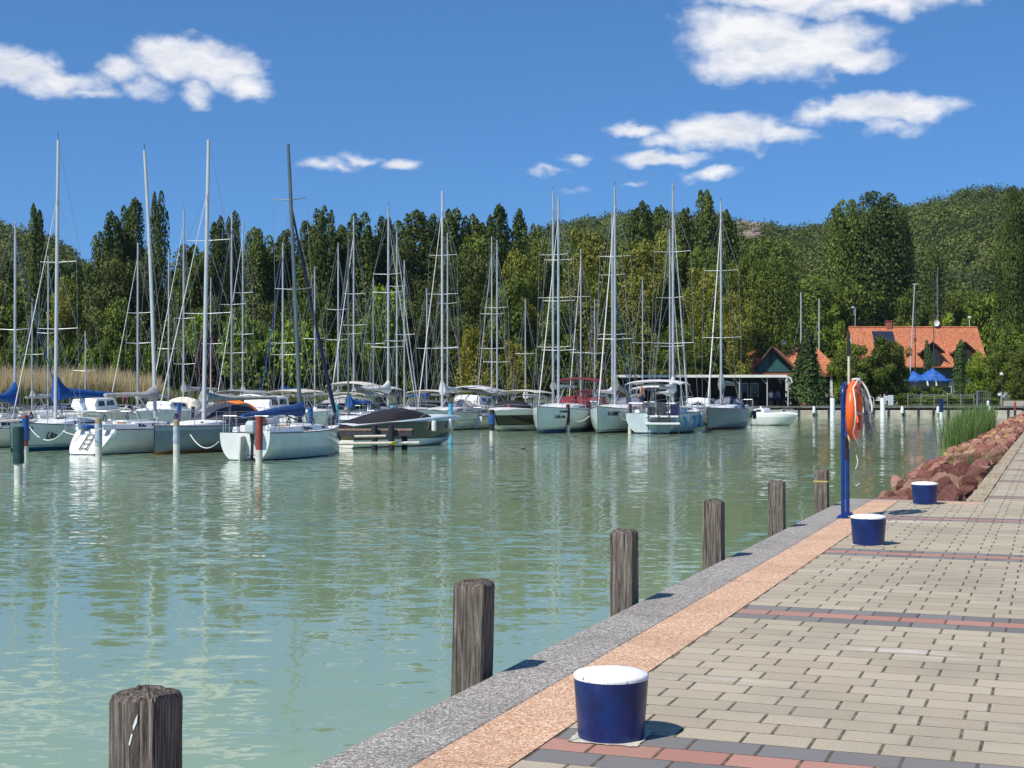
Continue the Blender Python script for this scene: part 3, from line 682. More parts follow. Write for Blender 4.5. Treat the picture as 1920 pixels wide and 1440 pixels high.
    if not nomast:
        zt = EYE-(top_py-HZ)*Z/FPX-WZ; H = zt; lx, ly = lean
        def mp(f): return Vector((xm*L-lx*H*f-bend*H*f*f, ly*H*f, zt0*(1-f)+H*f))
        m = MB(); m.tube([mp(k/12) for k in range(13)], [(mr*1.25*(1-.25*(k/12)**3), mr*(1-.25*(k/12)**3)) for k in range(13)], 10); ms_ = m.build('mast', mast, e, smooth=True, angle=60)
        if vane:
            m = MB(); tp = mp(1); vr = random.Random(int(px)); yy = vr.uniform(-.3, .3); m.tube([tp, tp+Vector((0,0,vr.uniform(.18,.34)))], .010, 5)
            if vr.random() < .6: m.tube([tp+Vector((-.02,0,.03)), tp+Vector((.26,yy,.06)), tp+Vector((.26,yy,.18))], .011, 5); m.tube([tp+Vector((.20,yy,.19)), tp+Vector((.34,yy,.19))], .015, 5)
            else: m.tube([tp+Vector((-.1,-.06,.2)), tp+Vector((.1,.06,.2))], .013, 4); m.build('wind_vane', m_black, ms_)
        if aerial:
            m = MB(); tp = mp(1); m.tube([tp, tp+Vector((0,.05,1.1))], .010, 4); m.build('aerial', m_wire, ms_)
        rg = MB(); hm = lambda t: half(t)*.95
        side = []
        for f in spreaders:
            p = mp(f); s_ = MB(); ww = sw*(1.1-.35*f)
            for sgn in (-1, 1): s_.tube([p, p+Vector((-.12, sgn*ww, .05))], [.022, .016], 6)
            s_.build('spreader', mast, ms_)
            side.append((f, ww))
        rt = .010+.0000*Z
        rt = .005+Z*.00005
        for sgn in (-1, 1):
            pts = [Vector((xm*L-.15, sgn*hm(xm), sheer(xm)))]+[mp(f)+Vector((-.12, sgn*ww, .05)) for f, ww in side]+[mp(.97 if forek > .95 else forek)]
            rg.tube(pts, rt, 4, cap=False)
            if side: rg.tube([Vector((xm*L-.35, sgn*hm(xm), sheer(xm))), mp(side[0][0])], rt, 4, cap=False)
            if len(side) > 1: rg.tube([mp(side[0][0])+Vector((-.12, sgn*side[0][1], .05)), mp(side[1][0])], rt, 4, cap=False)
        if back: rg.tube([Vector((.05, 0, sheer(0))), mp(1)], rt, 4, cap=False)
        rg.tube([Vector((xm*L+.1, .1, zt0)), mp(.8)+Vector((.12, .06, 0))], rt*.8, 4, cap=False)
        fp0 = Vector((L*.985, 0, sheer(1)+.1)); fp1 = mp(forek)
        if fore is None: rg.tube([fp0, fp1], rt, 4, cap=False)
        rg.build('rigging', rigm or m_wire, ms_)
        if fore is not None:
            m = MB(); N = 10; m.tube([fp0.lerp(fp1, k/N)-Vector((0,0,.10*math.sin(pi*k/N))) for k in range(N+1)], [forer*(.7 if k == 0 else (1.25-.75*(k/N))) for k in range(N+1)], 8); m.build('furled_jib', fore, e, smooth=True)
        if boom is not None:
            zb = zt0+boom[1]; bl = boom[0]*L; ba = math.radians(boomang); d = Vector((-math.cos(ba), 0, math.sin(ba))); p0 = Vector((xm*L-.08, 0, zb)); yaw = boom[2] if len(boom) > 2 else 0
            d = Matrix.Rotation(math.radians(yaw), 3, 'Z') @ d
            m = MB(); m.tube([p0, p0+d*bl], .065, 8); m.tube([p0+d*bl*.35+Vector((0,0,-.03)), Vector((xm*L-.1, 0, zt0+.12))], .028, 6); bo = m.build('boom', mast, e, smooth=True)
            if cover is not None:
                m = MB(); N = 14; rr = []
                for k in range(N+1):
                    q = k/N; c = p0+d*(bl*(q*1.03-.02)); hh = cvh*(1.0-.62*q**.6)*(1+.05*math.sin(9*q+px)); 
                    if q < .22: hh += cvh*1.7*hump*(1-q/.22)**1.6
                    dn = .10+.05*math.sin(5*q+1+px)*(1-q)+cvh*1.0*max(0, 1-q*2.2)**2; w = .10+.13*(1-q)
                    rr.append([tuple(c+Vector((0, w*math.sin(u)*(1 if math.cos(u) < .3 else .75), (hh if math.cos(u) > 0 else dn)*math.cos(u)))) for u in [2*pi*j/12 for j in range(12)]])
                m.loft(rr, closed=True, cap=True); m.build('sail_cover', cover, bo, smooth=True, angle=60)
    if rail:
        m = MB(); npost = 7
        for sgn in (-1, 1):
            pp = []
            for k in range(npost+1):
                t = .05+.88*k/npost; p = Vector((xs(t, sheer(t)), sgn*half(t)*.95, sheer(t))); pp.append(p+Vector((0,0,.58))); m.tube([p, p+Vector((0,0,.6))], .013, 5)
            m.tube(pp, .008, 4); m.tube([p-Vector((0,0,.28)) for p in pp], .007, 4)
        m.build('guard_rail', m_inox, e)
        m = MB(); t1 = .93; hb = half(t1)*.95; zb = sheer(1)+.6
        m.tube([(L*t1, -hb, sheer(t1)), (L*(t1+.01), -hb*.95, zb), (L*.99, -.12, zb+.03), (L*1.01, 0, zb+.03), (L*.99, .12, zb+.03), (L*(t1+.01), hb*.95, zb), (L*t1, hb, sheer(t1))], .018, 6)
        m.tube([(L*.985, -.1, sheer(1)), (L*.99, -.12, zb)], .014, 5); m.tube([(L*.985, .1, sheer(1)), (L*.99, .12, zb)], .014, 5); m.build('pulpit', m_inox, e)
        m = MB(); hb = half(0)*.9; zb = sheer(0)+.6
        m.tube([(L*.09, -half(.09)*.95, sheer(.05)), (L*.09, -half(.09)*.93, zb), (.08, -hb, zb), (.05, -hb, sheer(0))], .018, 6); m.tube([(L*.09, half(.09)*.95, sheer(.05)), (L*.09, half(.09)*.93, zb), (.08, hb, zb), (.05, hb, sheer(0))], .018, 6)
        m.tube([(.08, -hb, zb), (.08, -hb*.4, zb)], .018, 6); m.tube([(.08, hb, zb), (.08, hb*.4, zb)], .018, 6); m.tube([(.08, -hb*.4, zb), (.02, 0, zb-.05), (.08, hb*.4, zb)], .010, 5); m.build('pushpit', m_inox, e)
    if dodger is not None:
        x0 = roof[0]; zd = sheer(x0)+roof[2]*.7; w = min(half(x0)*.8, B/2*roof[3]*1.05); dm = dodger
        def arch(x, w, zb, h): return [(x, w*math.cos(u), zb+h*max(0,math.sin(u))**.75) for u in [pi*j/12 for j in range(13)]]
        A = [arch(L*x0+1.25, w*.8, zd-.05, .12), arch(L*x0+.95, w*.88, zd-.08, .42), arch(L*x0+.55, w*.96, zd-.1, .66), arch(L*x0+.05, w, zd-.12, .74)]
        m = MB(); m.sheet(A, .02); dg = m.build('sprayhood', dm, e, smooth=True, angle=50)
        if dvin:
            m = MB()
            for (ja, jb) in ((1, 4), (5, 7), (8, 11)):
                q = [[tuple(Vector(A[0][j]).lerp(Vector(A[1][j]), .25)+Vector((.012, 0, .014))) for j in range(ja, jb+1)], [tuple(Vector(A[1][j]).lerp(Vector(A[2][j]), .0)+Vector((.012, 0, .016))) for j in range(ja, jb+1)], [tuple(Vector(A[1][j]).lerp(Vector(A[2][j]), .75)+Vector((.0, 0, .02))) for j in range(ja, jb+1)]]
                m.loft(q)
            m.build('vinyl_window', m_vinyl, dg, smooth=True)
    if tent is not None:
        def arch2(x, w, zb, h): return [(x, w*math.cos(u), zb+h*max(0, math.sin(u))**.7) for u in [pi*j/12 for j in range(13)]]
        zd = sheer(.4)+.02; w = half(.3)*.80
        A = [arch2(L*.60, w*.55, zd, .22), arch2(L*.52, w*.85, zd, .62), arch2(L*.42, w, zd, .92), arch2(L*.32, w, zd, 1.0)]
        m = MB(); m.sheet(A, .02); tn = m.build('cockpit_tent', tent[0], e, smooth=True, angle=50)
        m = MB(); m.sheet([arch2(L*.318, w, zd, 1.01), arch2(L*.29, w, zd-.02, 1.0), arch2(L*.22, w*1.02, zd-.25, .85)], .02); m.sheet([arch2(L*.40, w*.7, zd+.35, .62), arch2(L*.318, w*.72, zd+.36, .68)], .02); m.build('orange_panel', tent[1], tn, smooth=True, angle=50)
    if bimini is not None:
        x0 = L*.02; w = half(.15)*.95; zb = sheer(0)
        m = MB(); A = [[(x0+biml*q, w*math.cos(u), zb+bimz-.15+.22*math.sin(u)+.10*math.sin(pi*q)-.05) for u in [pi*j/8 for j in range(9)]] for q in (0, .25, .5, .75, 1)]
        m.sheet(A, .03); bi = m.build('bimini', bimini, e, smooth=True, angle=50)
        m = MB()
        for sgn in (-1, 1):
            for q in (0, .5, 1): m.tube([(x0+biml*.5, sgn*w, zb+.1), (x0+biml*q, sgn*w, zb+bimz-.18)], .014, 5)
        m.tube([(x0+biml*.5, -w, zb+bimz-.18), (x0+biml*.5, w, zb+bimz-.18)], .014, 5)
        m.build('bimini_frame', m_inox, bi)
    for (t, sgn, fm, l_) in fenders:
        m = MB(); y = sgn*(half(t)+.10); zz = sheer(t)-.18
        m.tube([(L*t, y, zz+.02), (L*t, y, zz-.03), (L*t, y, zz-l_), (L*t, y, zz-l_-.05)], [.03, .10, .10, .03], 10); m.tube([(L*t, sgn*half(t)*.96, sheer(t)+.3), (L*t, y, zz)], .008, 4); m.build('fender', fm, e, smooth=True)
    for (txt, size, t, z, sgn, shear, sx) in letters:
        ang = math.atan2(half(t+.03)-half(t-.03), L*.06)
        # place on the topside: sample the section at height z
        def yat(t_, z=None):
            zk = -(.02+dr*max(0,math.sin(pi*min(1, .04+.96*t_)))**.7); zs = sheer(t_); c = 1-(z-zk)/(zs-zk); c = max(0, min(1, c)); u = math.acos(max(0, min(1, c**(1/.9)))); return half(t_)*math.sin(u)**.72
        y = max(yat(t, z), yat(t, z+size*.45))+.02; ang = math.atan2(yat(t+.04, z)-yat(t-.04, z), L*.08)
        if sgn > 0: o = text(e, txt, size, (L*t, y, z), (pi/2, 0, pi+ang), m_ink, shear=shear, sx=sx, th=.012)
        else: o = text(e, txt, size, (L*t, -y, z), (pi/2, 0, -ang), m_ink, shear=shear, sx=sx, th=.012)
    if outboard:
        m = MB(); ox, oy = -.28, outboard if isinstance(outboard, float) else -.45
        zt_ = F0
        m.box(ox+.02, ox+.26, oy-.12, oy+.12, zt_-.30, zt_-.02); ob = m.build('outboard_motor', m_motor, e, bevel=.02)
        m = MB(); m.loft([[(ox-.20*s1, oy-.16*s1, z), (ox+.20*s1, oy-.16*s1, z), (ox+.20*s1, oy+.16*s1, z), (ox-.20*s1, oy+.16*s1, z)] for s1, z in ((.75, zt_-.02), (1.0, zt_+.05), (1.05, zt_+.30), (.85, zt_+.42), (.4, zt_+.45))], closed=True, cap=True); m.build('cowl', m_motor, ob, bevel=.03)
        m = MB(); m.tube([(ox, oy, zt_+.02), (ox+.02, oy, zt_-.4), (ox-.02, oy, zt_-.95)], [(.08,.05), (.06,.04), (.07,.03)], 8); m.box(ox-.15, ox+.12, oy-.12, oy+.12, zt_-.78, zt_-.76); m.tube([(ox-.2, oy, zt_-.92), (ox+.16, oy, zt_-.92)], .045, 8); m.build('outboard_leg', m_black, ob, smooth=True)
    if rudder:
        m = MB(); m.loft([[(-.02,-.03,F0*.9),(-.30,-.03,F0*.86),(-.30,.03,F0*.86),(-.02,.03,F0*.9)],[(-.02,-.03,-.3),(-.42,-.03,-.3),(-.42,.03,-.3),(-.02,.03,-.3)]], closed=True, cap=True); m.build('rudder', paint('grey_rudder', (.42,.42,.38), .5), e, bevel=.015)
    if ladder:
        m = MB()
        for y in (ladder-.17, ladder+.17): m.tube([(-.06+rs*.92, y, F0*.92), (-.09+rs*.18/F0, y, .18)], .022, 6)
        for k in range(4): z = .25+k*.17; xx = -.09+rs*z/F0+.01; m.tube([(xx, ladder-.17, z), (xx, ladder+.17, z)], .018, 6)
        m.build('swim_ladder', m_dgc, e, smooth=True)
    e['_f'] = [L, B, F0, F1, zt0]
    if extra: extra(e, L, B, half, sheer, zt0)
    del e['_f']
    return e

W_ = hull_mat((.70,.72,.69), 'navy', .05); WT = hull_mat((.62,.66,.62), 'teal', .16, (.02,.06,.06), (.21,.235)); WC = hull_mat((.76,.75,.66), 'grey', .04)
WG = hull_mat((.20,.245,.27), 'orange', .12, top=(.33,.37,.40), tz=.93); WB_ = hull_mat((.64,.69,.65), 'blue', .24, (.02,.02,.03), (.29,.32)); WK = hull_mat((.58,.65,.62), 'black', .10, (.02,.02,.02), (.16,.20))
WR = hull_mat((.22,.24,.235), 'red', .16); WPB = hull_mat((.50,.58,.60), 'navy', .08); WW = hull_mat((.80,.80,.77), 'black', .05); WN = hull_mat((.76,.77,.72), 'black', .06, (.03,.03,.04), (.62,.66))
def flag(e, L, B, half, sheer, z, col=m_pink, x=None):
    m = MB(); m.tube([(0,0,sheer(0)+.6), (-.35,0,sheer(0)+1.8)], .012, 5); m.add([(-.33,0,sheer(0)+1.78),(-.33,.03,sheer(0)+1.25),(-.62,.08,sheer(0)+1.0),(-.55,.02,sheer(0)+1.45)], [(0,1,2,3)]); m.build('flag', col, e)
def boards(e, L, B, half, sheer, z):   # racing sail numbers style cabin window strip
    pass
# ---- front row on the left
yacht('sailing_boat', 'cream coloured sailing boat at the left picture edge, its blue boom cover pointing left', 28, 66, 70, 8.2, 415, exact=True, hull=WC, roofm=m_gel2, boom=(.42,.95), cover=m_blue, cvh=.30, spreaders=(.45,), sw=.9, fore=m_blue, forer=.035, mr=.085,
      fenders=[(.62,-1,m_black,.45)], xm=.56)
yacht('sailing_boat', 'white sailing boat with teal waterline stripe and a bright blue sail cover round its boom', 104, 62, 257, 8.6, 262, B=2.7, exact=True, hull=WT, F0=.95, F1=1.2, boom=(.36,1.05,-20), cover=m_blue, cvh=.36, boomang=-1, spreaders=(.32,.56), sw=.95, fore=m_whitec, forer=.03, mr=.10, mast=m_aluw, lean=(0,.008), forek=.80,
      letters=[('Uta', .42, .79, .62, 1, .45, .9), ('1631', .17, .905, .95, 1, 0, 1)], fenders=[(.93,1,m_black,.5)], xm=.60, win=[(.1,.5)])
yacht('sailing_boat', 'white sailing boat with open bright transom and swim ladder, tall curved mast', 291, 60, 65, 7.4, 283, B=2.35, exact=True, hull=hull_mat((.72,.73,.68), 'black', .03), tw=.80, F0=.98, F1=1.05, rs=.85, xm=.60, mast=m_aluw, mr=.085, bend=.03, lean=(0,.022), spreaders=(), back=False, boom=(.40,1.1), cover=m_greyc, cvh=.16,
      ladder=.01, roof=(.32,.80,.34,.6), win=[(.05,.2),(.3,.45)], fore=None, forek=.75)
yacht('sailing_boat', 'dark blue grey sailing boat with orange waterline and orange edged sprayhood', 382, 59.7, 252, 9.4, 262, exact=True, tent=(m_dgc, m_orc), hull=WG, F0=1.08, F1=1.12, B=2.8, rb=-.02, dr=.2, xm=.60, mast=m_aluw, mr=.09, lean=(0,.016), spreaders=(.38,.64), sw=1.15, boom=(.40,.95,-22), cover=m_greyc, cvh=.13, fore=m_whitec, forer=.03, forek=.82,
      roof=(.36,.86,.26,.62), roofm=m_deck, win=[(.1,.5)], tw=.85)
yacht('sailing_boat', 'small white sailing boat with outboard motor and navy blue furled jib', 563, 55.3, 71, 7.6, 270, exact=True, hull=hull_mat((.70,.72,.69), 'black', .03), F0=.98, F1=1.08, B=2.45, tw=.82, xm=.56, mast=m_alug, mr=.085, bend=.012, lean=(.004,.036), spreaders=(.48,.80), sw=.85, boom=(.40,.55,-15), boomang=-4, cover=paint('navy_blue_canvas', (.012,.05,.17), .8, .3, 6, bump=.6, bscale=9), cvh=.27, hump=.15,
      fore=m_navyc, forer=.11, forek=.78, outboard=-.45, rudder=True, roof=(.36,.80,.30,.60), win=[(.1,.35)], letters=[('Zsók', .30, .865, .72, -1, .35, .9), ('Vera', .2, .50, 1.12, -1, .35, .9)], back=False)
# ---- second row, left
def reg(r): return [(r, .22, .80, .75, 1, 0, 1)]
yacht('sailing_boat', 'thin masted white boat behind the blue covered one, cream cabin top', 90, 96, 30, 8.0, 480, hull=W_, roofm=m_gel2, spreaders=(.5,), boom=(.3,.9), fore=None, rail=True, mr=.07)
yacht('sailing_boat', 'white sailing boat with dark side stripe lying left behind the front row', 258, 97, 215, 8.8, 455, hull=WN, spreaders=(.4,.58), boom=(.38,1.0), cover=m_greyc, cvh=.16, fore=m_whitec, forer=.035, sw=1.0, mr=.09)
yacht('sailing_boat', 'white sailing boat with slim mast and pink flag left of the bare masted pair', 316, 101, 40, 8.0, 468, hull=W_, spreaders=(.38,), boom=(.36,.9), cover=None, extra=lambda *a: flag(*a), dodger=m_navyc)
yacht('sailing_boat', 'white sailing boat with white sprayhood and flat grey boom, third tall mast of its cluster', 344, 96, 200, 9.6, 392, hull=W_, spreaders=(.45,.22), boom=(.40,1.3), cover=m_greyc, cvh=.18, fore=m_whitec, forer=.04, dodger=m_beigec, mr=.085, F0=1.0, F1=1.35, letters=[('H-0631', .2, .86, .9, 1, 0, 1)])
yacht('sailing_boat', 'white sailing boat with navy blue sprayhood and a long bare grey boom', 434, 97, 205, 10.0, 400, hull=W_, spreaders=(.28,.53), sw=1.1, boom=(.42,1.1), cover=m_greyc, cvh=.10, dodger=m_navyc, fore=m_navyc, forer=.04, mr=.09, F0=1.05, F1=1.35)
yacht('sailing_boat', 'white sailing boat with white sail gathered round its lower mast', 455, 101, 220, 8.4, 415, hull=W_, spreaders=(.4,.62), boom=(.34,1.1), cover=m_whitec, cvh=.26, fore=m_whitec, forer=.04)
yacht('sailing_boat', 'beige white sailing boat with thin blue furled jib and blue mast cloth', 530, 98, 190, 8.8, 455, hull=hull_mat((.70,.68,.58), 'teal', .08), roofm=m_gel2, spreaders=(.40,.33), sw=1.0, boom=(.42,1.45), cover=m_blue, cvh=.12, fore=m_blue, forer=.035, mr=.085)
# ---- middle cluster
def mboat_person(e, L, B, half, sheer, z): pass
yacht('sailing_boat', 'small white sailing boat with low bright blue boom cover behind the wooden jetty', 653, 82, 168, 6.6, 440, hull=W_, B=2.3, F0=.75, F1=.95, spreaders=(.45,), sw=.8, boom=(.42,.75), cover=m_blue, cvh=.22, mast=m_alug, mr=.07, xm=.62, fore=None, roof=(.34,.78,.38,.66))
yacht('sailing_boat', 'white sailing boat whose mast carries a small navy flag, behind the bright cabin boat', 634, 96, 35, 9.0, 455, hull=W_, spreaders=(.42,.6), boom=(.38,1.1), cover=m_greyc, cvh=.12, dodger=m_greyc, extra=lambda *a: flag(*a, col=m_navyc))
yacht('sailing_boat', 'tall plain white sailing boat with beige sun awning left of the crowded middle', 663, 93, 150, 9.5, 405, hull=W_, spreaders=(.44,.6), boom=(.38,1.2), cover=m_beigec, cvh=.10, bimini=m_beigec, biml=2.6, back=True, forek=.9, fore=m_whitec, forer=.045)
yacht('sailing_boat', 'white sailing boat with loose pale sail bundled at the mast and long grey boom', 728, 92, 340, 10.2, 385, hull=W_, F0=1.05, F1=1.35, spreaders=(.30,.57,.66), sw=1.15, boom=(.40,1.25), cover=m_whitec, cvh=.22, fore=m_whitec, forer=.045, mr=.10, bimini=m_beigec)
yacht('sailing_boat', 'white sailing boat with inclined white furled jib reaching down to the right', 744, 98, 10, 9.2, 428, hull=W_, spreaders=(.38,.68), boom=(.36,1.1), cover=m_greyc, cvh=.12, fore=m_whitec, forer=.05, dodger=m_navyc)
yacht('sailing_boat', 'distant short masted white boat in the middle of the marina', 758, 104, 170, 8, 488, hull=W_, spreaders=(.5,), boom=(.36,1.0), fore=None, rail=False)
yacht('sailing_boat', 'white yacht with dark side stripe, big white sprayhood and sail bundle', 829, 94, 205, 10.6, 357, hull=WN, B=3.3, F0=1.08, F1=1.38, spreaders=(.27,.52,.70), sw=1.15, boom=(.42,1.15), cover=m_whitec, cvh=.24, fore=m_whitec, forer=.045, mr=.105, bimini=m_whitec, biml=2.8, bimz=1.5, roof=(.30,.76,.40,.66),
      fenders=[(.35,1,m_fendn,.5),(.05,1,m_fendn,.5)], dodger=m_whitec, xm=.60, mast=m_aluw)
yacht('sailing_boat', 'white sailing boat almost hidden behind the yacht with the big white sprayhood', 839, 104, 20, 9.2, 437, hull=W_, spreaders=(.35,.6), boom=(.36,1.1), cover=m_greyc, cvh=.14)
yacht('sailing_boat', 'white sailing boat with furled grey jib left of the black motor boat', 922, 105, 195, 9.0, 443, hull=W_, spreaders=(.35,.55), sw=1.0, boom=(.36,1.1), cover=m_greyc, cvh=.12, fore=m_greyc, forer=.05)
yacht('sailing_boat', 'white sailing boat with bare folded awning frames above the black motor boat', 932, 101, 340, 9.6, 450, hull=W_, spreaders=(.28,.60), sw=1.0, boom=(.38,1.2), cover=m_greyc, cvh=.12, bimini=m_whitec, biml=2.4)
# ---- right hand group
yacht('sailing_boat', 'white sailing yacht with bright blue waterline and a second black line, bow towards the water', 1047, 89.5, 203, 11.0, 372, hull=WB_, B=3.6, F0=1.3, F1=1.6, spreaders=(.26,.50,.70), sw=1.1, boom=(.38,1.1), cover=None, fore=m_whitec, forer=.045, mr=.105, bimini=m_burg, biml=2.8, bimz=2.0, dodger=m_burg, dvin=False,
      roof=(.28,.80,.42,.66), win=[(.04,.16),(.2,.5)], letters=[('Lalis-ina', .32, .83, .98, 1, .1, 1), ('CONTIÑA', .18, .80, 1.27, 1, 0, 1)], xm=.60)
yacht('sailing_boat', 'white sailing boat with the tallest mast of a pair, lying behind the blue waterline yacht', 1037, 97, 200, 11, 357, hull=W_, B=3.5, F0=1.2, F1=1.5, spreaders=(.27,.50,.70), sw=1.2, boom=(.4,1.3), cover=m_greyc, cvh=.14, mr=.11, fore=None)
yacht('sailing_boat', 'low masted white boat behind the burgundy awnings', 1089, 108, 200, 8.5, 467, hull=W_, spreaders=(.35,.7), boom=(.38,1.1), cover=m_burg, cvh=.14, fore=m_whitec, forer=.045, rail=False)
yacht('sailing_boat', 'pale grey green sailing yacht with black waterline lines and registration number at its bow', 1153, 90, 205, 11.4, 350, hull=WK, B=3.6, F0=1.2, F1=1.6, spreaders=(.30,.68), sw=1.15, boom=(.36,1.2), cover=m_greenc, cvh=.36, boomang=-8, fore=m_whitec, forer=.055, mr=.105, dodger=m_vinyl, dvin=False, aerial=True,
      roof=(.28,.80,.42,.66), letters=[('H-28887', .36, .875, 1.15, 1, 0, 1)], fenders=[(.10,1,m_fend,.65)], xm=.60)
yacht('sailing_boat', 'white sailing boat with blue furled jib behind the pale grey green yacht', 1148, 99, 330, 10.5, 397, hull=W_, spreaders=(.38,.68), sw=1.1, boom=(.38,1.3), cover=m_whitec, cvh=.14, fore=m_blue, forer=.045, forek=.8, mr=.10)
yacht('sailing_boat', 'pale blue sailing boat with cluttered stern, white awning and light blue fenders', 1262, 91, 72, 11.2, 343, exact=True, hull=WPB, B=3.8, F0=1.2, F1=1.55, spreaders=(.28,.69), sw=1.35, boom=(.34,1.15), cover=m_whitec, cvh=.30, fore=m_whitec, forer=.06, mr=.105, bimini=m_whitec, biml=3.2, bimz=1.9, aerial=False,
      fenders=[(.30,-1,m_fendb,.7),(.45,-1,m_fendb,.7),(.12,-1,m_fendb,.6)], xm=.56, tw=.82)
yacht('sailing_boat', 'white sailing boat with folded sail and white awning frames left of the pale blue one', 1256, 102, 15, 10.6, 430, hull=W_, spreaders=(.35,.62), sw=1.1, boom=(.36,1.2), cover=m_whitec, cvh=.16, bimini=m_whitec, fore=m_whitec, forer=.05)
yacht('sailing_boat', 'grey steel sailing boat with dark red waterline, lying next to the small cabin boat', 1352, 97, 202, 9.6, 378, hull=WR, B=3.1, F0=1.35, F1=1.45, spreaders=(.33,.66), sw=1.35, boom=(.38,1.4), cover=m_greenc, cvh=.36, fore=m_whitec, forer=.065, mr=.10, dodger=m_dgc, roof=(.30,.78,.32,.66), aerial=True, fenders=[(.12,1,m_black,.5),(.2,1,m_black,.5)], xm=.58)
for k, (px_, Z_, a_, t_, lb_) in enumerate([(60, 96, 200, 560, 'far left white boat seen between the reeds and the front row'), (160, 92, 20, 620, 'low white boat with short mast in front of the golden reeds'),
      (395, 96, 160, 520, 'white boat with navy awning far back behind the grey hull'), (590, 93, 10, 500, 'white boat far behind the small jetty with dark windows'), (700, 98, 190, 520, 'white boat behind the pale sail bundles near the shore'),
      (800, 104, 15, 540, 'white boat tight against the shore behind the awnings'), (985, 104, 190, 560, 'white boat with bare boom behind the black motor boat'), (1115, 112, 170, 560, 'white boat near the pavilion canopy behind burgundy covers'), (1205, 108, 20, 520, 'white boat right under the long pale canopy')]):
    yacht('sailing_boat', lb_, px_, Z_, a_, 7.8, t_, hull=[W_, WC, WN][k % 3], spreaders=(.5,), boom=(.36,1.0), cover=[m_greyc, m_blue, m_whitec, None][k % 4], cvh=.16, fore=None, rail=(k % 2 == 0), vane=False, mr=.06, dodger=[m_navyc, None, m_greyc][k % 3])

